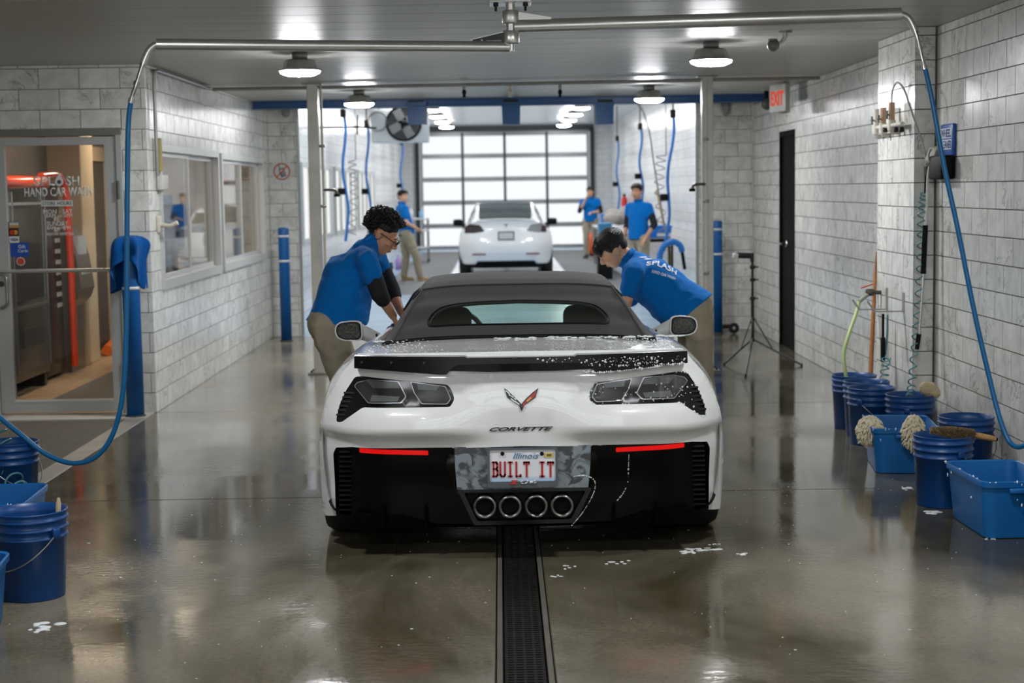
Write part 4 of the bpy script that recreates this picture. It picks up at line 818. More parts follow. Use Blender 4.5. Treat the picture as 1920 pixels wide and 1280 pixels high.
# --- tail lights
LENSM = glass('tail_lens', (.72, .72, .72), .6, .03, .05); RIMM = mat('lens_rim', '#83868a', .25, metal=.5); REF = mat('lamp_reflector', '#b5babb', .3, metal=.3); DK = mat('lamp_bowl', '#2a2d2d', .25)
for sg in (-1, 1):
    tl = thing('tail_light', None, None, (0, 0, 0)); tl.parent = car; ORG[tl.name] = ORG[car.name].copy(); fl2 = lambda P: P if sg < 0 else [(-x, z) for x, z in reversed(P)]
    base = TL if sg < 0 else TR
    panel('housing', base, [], lambda u, v: ((CX+u, G(u, v)+.022, v), (0, 1, 0)), .01, GB, tl, .03)
    panel('bezel', base, [fl2(rnd(sym([(663.6, 723), (669.5, 716), (690, 711), (747.6, 714), (762.6, 743.8), (752.8, 756), (690, 756)]), .006, 2)), fl2(rnd(sym([(769, 715), (836, 724), (846, 747.7), (838.8, 758), (790.6, 757.5), (776, 736)]), .006, 2))], lambda u, v: ((CX+u, G(u, v)+.004, v), (0, 1, 0)), .016, GB, tl, .03)
    for ol, rf in ((sym([(663.6, 723), (669.5, 716), (690, 711), (747.6, 714), (762.6, 743.8), (752.8, 756), (690, 756)]), ([(684, 711), (746, 715.5), (749, 728), (699, 728)], [(697, 741), (749, 744), (745, 753), (693, 753)])), (sym([(769, 715), (836, 724), (846, 747.7), (838.8, 758), (790.6, 757.5), (776, 736)]), ([(781, 718), (826, 723), (818, 732), (784, 731)],))):
        ol = rnd(fl2(ol), .006, 2); cxm = sum(p[0] for p in ol)/len(ol); czm = sum(p[1] for p in ol)/len(ol); il = [(cxm+(x-cxm)*.955, czm+(z-czm)*.93) for x, z in ol]
        panel('lens_rim', ol, [il], lambda u, v: ((CX+u, G(u, v)-.001, v), (0, 1, 0)), .012, RIMM, tl, .03)
        panel('bowl', ol, [], lambda u, v: ((CX+u, G(u, v)+.017, v), (0, 1, 0)), .003, DK, tl, .03)
        for r in rf: panel('reflector', fl2(sym(r)), [], lambda u, v: ((CX+u, G(u, v)+.012, v), (0, 1, 0)), .003, REF, tl, .03)
        panel('lens', il, [], lambda u, v: ((CX+u, G(u, v)+.002, v), (0, 1, 0)), .003, LENSM, tl, .03)
    for k in range(6):
        x, z = fx(657-k*3.2, 738+k*8.2); xm = sg*abs(x)+(-sg)*.0; wv = .06-.002*k
        MB().box((CX+xm, G(xm, z)+.008, z), (wv, .02, .008), rx=-.5, rz=sg*.35).build('louvre', SB, tl)
# --- spoiler
def sp_map(Y, t=1.): return lambda u, v: ((CX+u, Y+.05*(abs(u)/.75)**2, v), (0, 1, 0))
ysp = CY-.02
sw = [(-abs(x), z) for x, z in (flat(*p, ysp+.05) for p in ((664, 667.5), (838, 667), (872, 666.5), (882, 672), (847, 688), (838, 700), (825, 700.5), (664, 690)))]
spl = panel('spoiler', mir([])+[(x, z) for x, z in sw], [], sp_map(ysp), .07, GB, car, .03); sr = [(-x, z) for x, z in reversed(sw)]
panel('spoiler', sr, [], sp_map(ysp), .07, GB, car, .03)
cz0 = flat(976, 670, ysp)[1]; cz1 = flat(976, 682, ysp)[1]; cz2 = flat(976, 696, ysp)[1]
panel('spoiler_centre', [(-.345, cz1), (-.33, cz0), (.33, cz0), (.345, cz1)], [], sp_map(ysp+.012), .05, GB, car, .03)
panel('spoiler_underlip', [(-.335, cz1), (.335, cz1), (.32, cz2+.003), (.15, cz2-.004), (-.15, cz2-.004), (-.32, cz2+.003)], [], lambda u, v: ((CX+u, ysp+.015+(cz1-v)*.5, v), (0, 1, 0)), .02, mat('underlip', '#26292d', .1, coat=.8), car, .012)
for px_ in (677, 733, 795, 1155, 1215, 1272): q = aY(px_, 680 if px_ < 900 else 674, ysp+.02); MB().cyl((q.x, ysp+.05*(abs(q.x-CX)/.75)**2-.003, q.z), (q.x, ysp+.05*(abs(q.x-CX)/.75)**2+.01, q.z), .006, n=8).build('spoiler_bolt', mat('bolt_dark', '#2c2d2e', .3, metal=.7), car)
# --- crossed-flags emblem and script
yg = lambda x, z: G(x, z)-.004
def em(name, P, m, par, off=0.): return panel(name, [fx(*p) for p in P], [], lambda u, v: ((CX+u, G(u, v)-.004-off, v), (0, 1, 0)), .004, m, par, .012)
e = em('emblem', ((945.5, 727.5), (951, 731), (968, 747), (977.5, 757), (986, 747), (999, 735), (1009.5, 727), (1004, 745), (984, 759), (978, 771), (973, 760), (951, 745)), mat('emblem_black', '#1a1b1d', .25), car)
em('flag', ((980, 757), (988, 748), (1000, 737), (1007.5, 730), (1002, 744), (985, 756), (980, 764)), mat('emblem_red', '#a52b22', .3), e, .0025)
em('flag_mark', ((986, 751), (995, 743), (997, 746), (989, 753)), mat('emblem_gold', '#d08a4a', .3), e, .0045)
for k, (u, v) in enumerate(((950, 733), (956, 740), (954, 736), (961, 743), (966, 747), (960, 748), (968, 753), (964, 751), (972, 756))): em('flag_check', ((u-2, v-2.2), (u+2, v+.4), (u+1.6, v+2.6), (u-2.4, v)), mat('emblem_silver', '#c9cccd', .3, metal=.4), e, .0025)
q0 = fx(977.5, 803.5); pw = aY(1037, 803, CY+.05).x-aY(918, 803, CY+.05).x
text('name_badge', 'CORVETTE', mat('badge_black', '#141516', .25), car, (0, 0, 0), (1, 0, 0), (0, 0, 1), pw, .0175, .003, shear=.45, bold=.018, spacing=.95, fmap=lambda u, v: (CX+q0[0]+u, G(q0[0]+u, q0[1]+v)-.001, q0[1]+v))
# --- soft top
TOPM = mat('soft_top_cloth', '#2b2c29', .85, bump=.25, bscale=260, sheen=.15, var=.12, vscale=7)
ZC = [(.60, .962), (.78, 1.035), (1.0, 1.125), (1.18, 1.185), (1.36, 1.213), (1.6, 1.224), (1.9, 1.22), (2.2, 1.185)]
XS = [(.60, .615), (.8, .575), (1.0, .53), (1.18, .49), (1.36, .475), (1.6, .475), (2.2, .47)]
def soft(u, s, off=0.):
    zc = lerp_tab(ZC, s)+off; xs = lerp_tab(XS, s)+off*.6; a = abs(u); sg = 1 if u >= 0 else -1
    if a <= 1: x = a*xs; z = zc-.022*a**4
    else:
        t_ = min(1., (a-1)/.5); zb_ = .945 if s < 1.3 else .92; x = xs+(.665+off-xs)*t_; z = (zc-.022)+(zb_-(zc-.022))*(t_**1.25 if zc-.022 > zb_ else t_)
    return Vector((CX+sg*x, CY+s, z))
def smap(off): return lambda u, v: (soft(u, v, off), (0, .6, -.8))
def sinv(px, py):
    """place on the rear slope of the roof under a pixel"""
    s = .9
    for _ in range(40):
        q = aY(px, py, CY+s); zc = q.z; lo, hi = .6, 1.3
        for _ in range(24):
            m_ = (lo+hi)/2
            if lerp_tab(ZC, m_)-.006 < zc: lo = m_
            else: hi = m_
        s += (lo-s)*.6
    q = aY(px, py, CY+s); return ((q.x-CX)/lerp_tab(XS, s), s)
W0 = [sinv(*p) for p in ((806, 604), (812, 590), (830, 577), (858, 572), (900, 569), (971, 566))]; hw = [(-abs(u), s) for u, s in W0]; wb_ = sinv(830, 611)[1]
WO = rnd(hw + [(-u, s) for u, s in reversed(hw[:-1])] + [(abs(hw[0][0])*.96, wb_), (-abs(hw[0][0])*.96, wb_)], .05, 3)
panel('soft_top', [(-1.5, .60), (1.5, .60), (1.5, 2.2), (-1.5, 2.2)], [WO], smap(0), .018, TOPM, car, .045, smooth_angle=50)
panel('rear_window', WO, [], smap(-.006), .004, glass('rear_glass', (.77, .86, .80), .5, .08, .05), car, .05)
cw_ = sum(p[1] for p in WO)/len(WO); WB = [(u*1.03, cw_+(s-cw_)*1.09) for u, s in WO]; panel('window_seal', WB, [WO], smap(.003), .01, SB, car, .05)
# sewn bow edge, rain channel, quarter seams
MB().tube([soft(u/20, 1.19, .004) for u in range(-23, 24)], .006, 6).build('bow_seam', TOPM, car)
MB().tube([soft(u/20, .615, .004) for u in range(-29, 30)], .011, 6).build('base_gasket', SB, car)
for sg in (-1, 1):
    MB().tube([soft(sg*1.0, .62+k*.06, .004) for k in range(11)], .005, 6).build('quarter_seam', TOPM, car)
    P = [(sg*1.12, 1.45), (sg*1.46, 1.42), (sg*1.46, 2.16), (sg*1.12, 2.16)]; P = P if sg > 0 else P
    panel('side_window', rnd(P, .04, 3), [], lambda u, v: (soft(u, v, .004), (-sg*.9, 0, -.4)), .004, mat('side_glass', '#15191a', .05), car, .08)
    MB().tube([soft(sg*1.05, 2.2), Vector((CX+sg*.60, CY+2.55, 1.05)), Vector((CX+sg*.70, CY+2.88, .90))], .022, 8).build('windscreen_pillar', SB, car)
ws = [[Vector((CX+u*(.47+.2*t_), CY+2.18+.68*t_+.04*(1-abs(u))*t_, 1.185-.275*t_+.01*(1-u*u))) for u in (-1, -.66, -.33, 0, .33, .66, 1)] for t_ in (0, .25, .5, .75, 1.)]
MB().grid(ws).build('windscreen', glass('windscreen_glass', (.86, .93, .88), .5), car)
MB().tube([soft(u/10, 2.2) for u in range(-11, 12)], .02, 8).build('header_rail', SB, car)
# --- cabin: seats, dash, wheel
INT = mat('cabin_dark', '#1b1c1d', .6); 
for sg in (-1, 1):
    st = thing('seat', None, None); st.parent = car; ORG[st.name] = ORG[car.name].copy(); x = CX+sg*.36
    MB().rbox((x, CY+1.52, .70), (.48, .15, .52), .07, rx=.18, seg=3).build('backrest', INT, st); MB().rbox((x+sg*.02, CY+1.44, .965), (.27, .10, .19), .08, rx=.15, seg=4).build('headrest', INT, st); MB().rbox((x, CY+1.85, .55), (.5, .55, .16), .05, seg=3).build('cushion', INT, st)
MB().rbox((CX, CY+2.58, .74), (1.3, .4, .22), .08, seg=3).build('dashboard', INT, car); MB().lathe([(.16, 0), (.175, .015), (.19, 0), (.175, -.015)], (CX-.36, CY+2.28, .80), 24, axis='Y', closed=True).build('steering_wheel', INT, car); MB().rbox((CX, CY+1.12, .93), (1.18, .12, .05), .02).build('rear_shelf', INT, car)
# --- mirrors
YM = 9.2
for sg in (-1, 1):
    mr = thing('wing_mirror', None, None); mr.parent = car; ORG[mr.name] = ORG[car.name].copy()
    O_ = [flat(*p, YM) for p in ((637, 604), (660, 601.5), (672, 602), (678, 606), (680, 632), (674, 639), (645, 639), (632, 634), (627, 622), (629, 610))]; O_ = rnd([(sg*abs(x), z) for x, z in O_], .014, 3)
    mx = sum(p[0] for p in O_)/len(O_); mz = sum(p[1] for p in O_)/len(O_); ringz = []
    for t_, sc_ in ((0, 1), (.02, 1.02), (.05, .99), (.09, .85), (.12, .6), (.135, .25)): ringz.append([Vector((CX+mx+(x-mx)*sc_, YM+t_, mz+(z-mz)*sc_)) for x, z in O_])
    mbm = MB(); mbm.grid([[v+Vector((0, .012, 0)) for v in [Vector((CX+mx+(x-mx)*.86, YM, mz+(z-mz)*.86)) for x, z in O_]]]+ringz, True, True); mbm.build('mirror_shell', WP, mr)
    GI = [(mx+(x-mx)*.87, mz+(z-mz)*.85) for x, z in O_]; panel('mirror_rim', [(mx+(x-mx)*.90, mz+(z-mz)*.88) for x, z in O_], [[(mx+(x-mx)*.82, mz+(z-mz)*.79) for x, z in O_]], (lambda u, v: ((CX+u, YM+.001, v), (0, 1, 0))), .012, SB, mr, .03)
    mm = mat('wet_mirror', '#62645f', .18, metal=.9, bump=1.0, bscale=130); panel('mirror_glass', GI, [], lambda u, v: ((CX+u, YM+.006, v), (0, 1, 0)), .006, mm, mr, .03)
    arm = []
    for t_ in (0, .25, .5, .75, 1.):
        x = mx-sg*(.045+.17*t_); z = mz-.0-.075*t_; hh = .052-.02*t_; arm.append([Vector((CX+x, YM+.02+.02*t_+dy_, z+dz_*hh)) for dy_, dz_ in ((0, 1), (.07, .8), (.08, -.6), (.01, -1))])
    am = MB(); am.grid(arm, True, True); am.build('mirror_arm', WP, mr)
    MB().box((CX+mx-sg*.17, YM+.03, mz-.06), (.006, .1, .075), ry=sg*.3).build('arm_seam', SB, mr)
# --- suds on the car
FOAM = mat('soap_foam', '#d4d8d8', .5, bump=.4, bscale=300)
fo = MB(); rng = random.Random(3)
def blob(p, r, nrm=None):
    fo.ball(p, (r*rng.uniform(.7, 1.4), r*.5, r*rng.uniform(.7, 1.5)), 8)
for k in range(150):                                  # right half of the spoiler
    x = rng.uniform(.05, .74)**.8*.78 if k % 3 else rng.uniform(.3, .74); z = rng.uniform(cz2+.012, cz0-.006); x = min(x, .735)
    if x < .30 and z < cz1: continue
    blob((CX+x, ysp+.05*(x/.75)**2-.001, z), rng.choice((.0012, .0018, .002, .003, .004)))
for k in range(46): x = .28+k*.01; blob((CX+x, ysp+.05*(x/.75)**2+.001, lerp_tab([(.28, sw[5][1]+.002), (.38, sw[6][1]), (.74, sw[7][1])], x)+rng.uniform(-.003, .003)), rng.uniform(.002, .006))
for k in range(150):                                  # round the right tail light and along the insert edge
    i = rng.randrange(len(TR)); a_, b2 = TR[i], TR[(i+1) % len(TR)]; t_ = rng.random(); x, z = a_[0]+(b2[0]-a_[0])*t_, a_[1]+(b2[1]-a_[1])*t_; blob((CX+x, G(x, z)+.001, z+rng.uniform(-.004, .004)), rng.uniform(.0015, .0045))
for k in range(90): x = rng.uniform(.22, .80); z = rng.uniform(TR[0][1]-.14, TR[0][1]+.01); (inpoly(x, z, TR)) and blob((CX+x, G(x, z)-.001, z), rng.uniform(.0015, .004))
for k in range(70): x = rng.uniform(.25, .8); z = fx(900, 838)[1]+.012*(x-.2)+rng.uniform(-.006, .003); blob((CX+x, GL(x, z)-.008, z), rng.uniform(.002, .005))
pts = catmull([Vector((x, 0, z)) for x, z in (fx(1180, 855), fx(1179, 880), fx(1178, 905), fx(1170, 925), fx(1158, 940))], 12)
for p in pts: rng.random() < .7 and blob((CX+p.x, GL(p.x, p.z)-.003, p.z), rng.uniform(.001, .004))
pts = catmull([Vector((x, 0, z)) for x, z in (fx(1075, 890), fx(1095, 888), fx(1112, 895), fx(1114, 910), fx(1106, 930), fx(1090, 955), fx(1070, 978))], 12)
for p in pts: rng.random() < .8 and blob((CX+p.x, YX-.03, p.z), rng.uniform(.001, .003))
for k in range(300):                                  # suds lying on the rear deck
    sg = rng.choice((-1, 1, 1)); x = sg*rng.triangular(.35, .72, .66); s = rng.uniform(.14, .58); fo.ball((CX+x, CY+s, .944+.02*(s/.6)+.003), (rng.uniform(.0015, .006), rng.uniform(.002, .009), rng.uniform(.001, .002)), 6)
for k in range(90): u = rng.uniform(-.2, 1.35); x = u*.6; s = .60-rng.uniform(0, .05); fo.ball((CX+x, CY+s, .962+rng.uniform(0, .006)), (rng.uniform(.006, .02), rng.uniform(.004, .012), rng.uniform(.002, .005)), 8)
f_ = fo.build('soap_suds', FOAM, car); f_['kind'] = 'stuff'
# ================================================================== white electric sedan farther in
SX, SY = .10, 30.9
sed = thing('sedan', 'white electric sedan parked farther in before the bright overhead door', 'car', (SX, SY+2.3, 0))
WP2 = mat('sedan_white', '#eceded', .2, coat=1., coatr=.04)
PR2 = [(.2, .22), (.32, .10), (.5, .02), (.62, 0.), (.75, .03), (.86, .07), (.98, .09), (1.09, .03)]
def G2(x, z): a = abs(x); return SY+.07*(a/.8)**2+.30*max(0., (a-.55)/.38)**2.2+lerp_tab(PR2, z)
def sm(off): return lambda u, v: ((SX+u, G2(u, v)-off, v), (0, 1, 0))
oh = [(0, 1.085), (-.40, 1.08), (-.60, 1.06), (-.74, 1.0), (-.84, .90), (-.895, .76), (-.915, .58), (-.90, .40), (-.85, .27), (-.80, .235), (-.60, .235), (-.55, .30), (0, .30)]
full = oh+[(-x, z) for x, z in reversed(oh[1:-1])]; panel('rear_fascia', full, [], sm(0), .03, WP2, sed, .06, smooth_angle=60)
def half2(w, zs, zd, zb=.2): return [(0, zd+.01), (.35, zd+.006), (.6, zd-.01), (.76, zs), (w*.93, zs-.10), (w*.985, zs-.22), (w, .62), (w, .45), (w*.98, .30), (w*.93, .24), (w*.8, zb), (0, zb)]
S2 = [(.30, .90, 1.0, 1.08, .25), (.7, .92, 1.02, 1.07, .2), (1.0, .925, 1.01, 1.04, .2), (1.6, .92, 1.0, 1.0, .2), (2.8, .92, .97, .97, .2), (3.3, .925, .94, .98, .2), (3.7, .92, .89, .90, .2), (4.2, .88, .78, .78, .2), (4.55, .75, .62, .64, .22), (4.68, .55, .5, .52, .28)]
rows = []
for i, r in enumerate([S2[0]]+S2):
    Hh = half2(*r[1:]); P = Hh+[(-x, z) for x, z in reversed(Hh[1:-1])]; rows.append([Vector((SX+x, (G2(x, z)+.012 if i == 0 else SY+r[0]), z)) for x, z in P])
mb = MB(); mb.grid(rows, True, True); n = len(rows[-1]); cc = sum(rows[-1], Vector())/n; mb.add([*rows[-1], cc+Vector((0, .04, 0))], [(i, (i+1) % n, n) for i in range(n)], True)
me = mb.mesh('sedan_body', ORG[sed.name]); bmv = bmesh.new(); bmv.from_mesh(me); bmesh.ops.remove_doubles(bmv, verts=bmv.verts[:], dist=1e-4); bmesh.ops.recalc_face_normals(bmv, faces=bmv.faces[:]); bmv.to_mesh(me); bmv.free(); me.materials.append(WP2); me.materials.append(SB)
b2 = link_mesh('body', me, sed); sb = b2.modifiers.new('s', 'SUBSURF'); sb.levels = sb.render_levels = 2; evaluated(b2)
for p in b2.data.polygons:
    q = p.center+ORG[sed.name]; p.use_smooth = True; yy = q.y-SY
    p.material_index = 1 if q.z < .235 or min(math.hypot(yy-.85, q.z-.34), math.hypot(yy-3.72, q.z-.34)) < .38 and abs(q.x-SX) > .6 else 0
# greenhouse
Z2 = [(.55, 1.075), (.9, 1.19), (1.3, 1.33), (1.7, 1.415), (2.1, 1.443), (2.5, 1.435), (2.9, 1.36), (3.5, .99)]; X2 = [(.55, .60), (.9, .575), (1.3, .56), (1.7, .565), (2.5, .59), (3.0, .62), (3.5, .70)]
def roof(u, s, off=0.):
    zc = lerp_tab(Z2, s)+off; xs = lerp_tab(X2, s)+off; a = abs(u); sg = 1 if u >= 0 else -1
    if a <= 1: return Vector((SX+sg*a*xs, SY+s, zc-.03*a**3))
    t = min(1, (a-1)/.5); return Vector((SX+sg*(xs+(.80-xs)*t), SY+s, (zc-.03)+(.97-(zc-.03))*t**1.15))
panel('roof', [(-1.5, .55), (1.5, .55), (1.5, 3.5), (-1.5, 3.5)], [], lambda u, v: (roof(u, v), (0, 0, -1)), .02, WP2, sed, .09)
SG = mat('sedan_glass', '#3d4546', .06); rw = rnd([(-.86, .66), (.86, .66), (.93, 1.3), (.86, 2.0), (-.86, 2.0), (-.93, 1.3)], .1, 4)
panel('rear_window', rw, [], lambda u, v: (roof(u, v, .006), (0, 0, -1)), .005, SG, sed, .08); panel('windscreen', [(-.9, 2.75), (.9, 2.75), (.92, 3.45), (-.92, 3.45)], [], lambda u, v: (roof(u, v, .006), (0, 0, -1)), .005, SG, sed, .1)
for sg in (-1, 1): panel('side_window', rnd([(sg*1.1, 1.25), (sg*1.42, .95), (sg*1.42, 3.2), (sg*1.1, 2.8)], .06, 3), [], lambda u, v: (roof(u, v, .006), (-sg, 0, 0)), .005, SG, sed, .1)
MB().tube([(SX+u*.07, SY+.06+.10*(abs(u)/8)**2*1.1, 1.09-.025*(abs(u)/8)**2) for u in range(-8, 9)], .012, 6).build('boot_lip', mat('lip_grey', '#75797b', .3), sed)
def fl3(px, py): 
    Y = SY
    for _ in range(5): q = aY(px, py, Y); Y = G2(q.x-SX, q.z)
    return (q.x-SX, q.z)
for sg in (-1, 1):
    P = rnd([(sg*abs(x), z) for x, z in (fl3(872, 424), fl3(880, 420), fl3(900, 422), fl3(909, 434), fl3(890, 437), fl3(871, 437))], .02, 3)
    tl = panel('tail_light', P, [], sm(.006), .02, mat('sedan_lamp_dark', '#3a3836', .15) if sg < 0 else mat('sedan_lamp_clear', '#8f9190', .15), sed, .04)
    Q = [(sg*abs(x), z) for x, z in ((fl3(871, 426), fl3(880, 424), fl3(881, 437), fl3(871, 437)))]; panel('red_lamp', Q, [], sm(.012), .01, mat('sedan_red', '#7e1d22' if sg > 0 else '#3a2326', .2), tl, .05)
    MB().box((SX+sg*.52, G2(.52, .44)-.008, .435), (.26, .02, .028)).build('reflector', mat('sedan_reflector', '#6e3a36', .3), sed)
    mr = thing('wing_mirror', None, None); mr.parent = sed; ORG[mr.name] = ORG[sed.name].copy(); MB().rbox((SX+sg*.99, SY+2.75, 1.00), (.20, .10, .14), .045, seg=3).build('mirror_shell', SB, mr); MB().box((SX+sg*.90, SY+2.75, .95), (.12, .06, .05)).build('mirror_arm', SB, mr)
    for ya in (.85, 3.72): wh = MB().lathe([(.2, -.11), (.32, -.11), (.345, -.08), (.345, .08), (.32, .11), (.2, .11)], (SX+sg*.81, SY+ya, .345), 32, axis='X').build('tyre', RUB, sed); MB().lathe([(.21, -.1), (.2, .05), (0, .06)], (SX+sg*.81, SY+ya, .345), 24, axis='X').build('rim', SB, wh)
panel('lower_insert', [(-.74, .30), (.74, .30), (.70, .16), (-.70, .16)], [], lambda u, v: ((SX+u, G2(u, v)+.01, v), (0, 1, 0)), .05, SB, sed, .06)
q = fl3(949, 442); pl2 = panel('licence_plate', rnd([(q[0]-.16, q[1]+.085), (q[0]+.16, q[1]+.085), (q[0]+.16, q[1]-.085), (q[0]-.16, q[1]-.085)], .01, 2), [], sm(.012), .02, mat('plate_frame_dark', '#585c5d', .3), sed, .1)
panel('plate_face', rnd([(q[0]-.135, q[1]+.06), (q[0]+.135, q[1]+.06), (q[0]+.135, q[1]-.06), (q[0]-.135, q[1]-.06)], .01, 2), [], sm(.016), .006, mat('plate_face_grey', '#b7babb', .4), pl2, .1)
q = fl3(949, 424); em2 = [(-.045, .035), (0, .042), (.045, .035), (.04, .022), (.012, .026), (0, -.045), (-.012, .026), (-.04, .022)]
panel('emblem', [(q[0]+x, q[1]+z) for x, z in em2], [], sm(.006), .008, mat('chrome_dark', '#7d8082', .2, metal=.8), sed, .03)
# ================================================================== people
SKIN_A = mat('skin_tan', '#c08c6c', .5, var=.08, vscale=14); SKIN_B = mat('skin_olive', '#cd9f80', .5, var=.08, vscale=14)
POLO = mat('polo_blue', '#0366b2', .9, spec=.15, bump=.5, bscale=12, sheen=.05, var=.06, vscale=9); KHAKI = mat('khaki_twill', '#9c927d', .85, bump=.3, bscale=25, var=.1, vscale=8)
BLKC = mat('black_knit', '#15171a', .8, bump=.3, bscale=60); SHOE = mat('work_boot_tan', '#9a7f5c', .7); SHOED = mat('shoe_dark', '#2c2a29', .6); HAIRM = mat('black_hair', '#0c0b0b', .42, bump=.6, bscale=120)
def cone(mb, a, b, ra, rb, n=14):
    a, b = Vector(a), Vector(b); mb.cyl(a, b, ra, rb, n); mb.ball(a, ra, n); mb.ball(b, rb, n)
def skinmesh(name, mb, m, parent, voxel, smooth=6, label=None):
    """weld overlapping tapered forms into one continuous surface"""
    o = mb.build(name, m, parent); r = o.modifiers.new('r', 'REMESH'); r.mode = 'VOXEL'; r.voxel_size = voxel; r.use_smooth_shade = True
    if smooth: s = o.modifiers.new('s', 'SMOOTH'); s.factor = .5; s.iterations = smooth
    evaluated(o); o.data.polygons.foreach_set('use_smooth', [True]*len(o.data.polygons)); 
    if label: o['label'] = label
    return o
def fold(o, s):
    """cloth folds as real relief"""
    tx = bpy.data.textures.get('folds')
    if tx is None: tx = bpy.data.textures.new('folds', 'MARBLE'); tx.noise_scale = .085; tx.turbulence = 7.; tx.noise_depth = 2; tx.marble_type = 'SOFT'
    d = o.modifiers.new('f', 'DISPLACE'); d.texture = tx; d.strength = s; d.mid_level = .55; d.texture_coords = 'LOCAL'; m_ = o.modifiers.new('s', 'SMOOTH'); m_.factor = .5; m_.iterations = 2
    evaluated(o); o.data.polygons.foreach_set('use_smooth', [True]*len(o.data.polygons)); return o
def frame(fwd, up):
    f = Vector(fwd).normalized(); u = Vector(up); u = (u-f*u.dot(f)).normalized(); r = f.cross(u); return Matrix((r, f, u)).transposed()   # columns: right, forward, up
def head(mb, c, M, s=1.):
    """skull, face, nose, brow, chin, ears; c = middle of the head, y of M = where the face looks"""
    P = lambda x, y, z: Vector(c)+M @ Vector((x*s, y*s, z*s)); E = lambda p, r: mb.ball(P(*p), [q*s for q in r], 20, M)
    E((0, -.015, .035), (.074, .094, .085)); E((0, .025, -.03), (.062, .068, .085)); E((0, .045, -.078), (.040, .040, .035)); E((0, .02, -.07), (.053, .055, .04))
    E((0, .082, .02), (.045, .015, .012)); cone(mb, P(0, .088, .012), P(0, .112, -.022), .009*s, .013*s, 10); E((0, .104, -.028), (.018, .013, .010))
    E((0, .088, -.052), (.024, .012, .009)); E((0, .090, -.064), (.02, .012, .008)); 
    for sg in (-1, 1): E((sg*.03, .072, .008), (.017, .014, .011)); E((sg*.042, .062, -.02), (.022, .022, .018)); E((sg*.076, -.012, .0), (.010, .020, .032)); E((sg*.080, -.022, .012), (.008, .016, .018))
def hand(mb, wrist, d, palm, curl=.5, s=1., thumb=1):
    """palm, four unequal bent fingers and a side thumb; d = pointing direction, palm = way the palm faces"""
    M = frame(d, -Vector(palm)); P = lambda x, y, z: Vector(wrist)+M @ Vector((x*s, y*s, z*s))
    for x in (-.028, -.009, .010, .028): cone(mb, P(x*.7, .015, 0), P(x, .085, 0), .0145*s, .0125*s, 8)
    for x, L in ((-.030, .062), (-.010, .074), (.011, .078), (.031, .070)):
        a = P(x, .085, 0); an = 0; pts = [a]; 
        for k, f in enumerate((.45, .32, .23)):
            an += curl*(.7, .9, .7)[k]; a = a+M @ Vector((0, math.cos(an)*L*f*s, -math.sin(an)*L*f*s)); pts.append(a)
        for k, (p, q) in enumerate(zip(pts, pts[1:])): cone(mb, p, q, (.0098, .0090, .0084)[k]*s, (.0090, .0084, .0076)[k]*s, 8)
    b0 = P(.026*thumb, .02, -.005); b1 = P(.052*thumb, .05, -.015); b2_ = P(.058*thumb, .085, -.022-.02*curl); cone(mb, b0, b1, .0135*s, .0115*s, 8); cone(mb, b1, b2_, .0115*s, .009*s, 8)
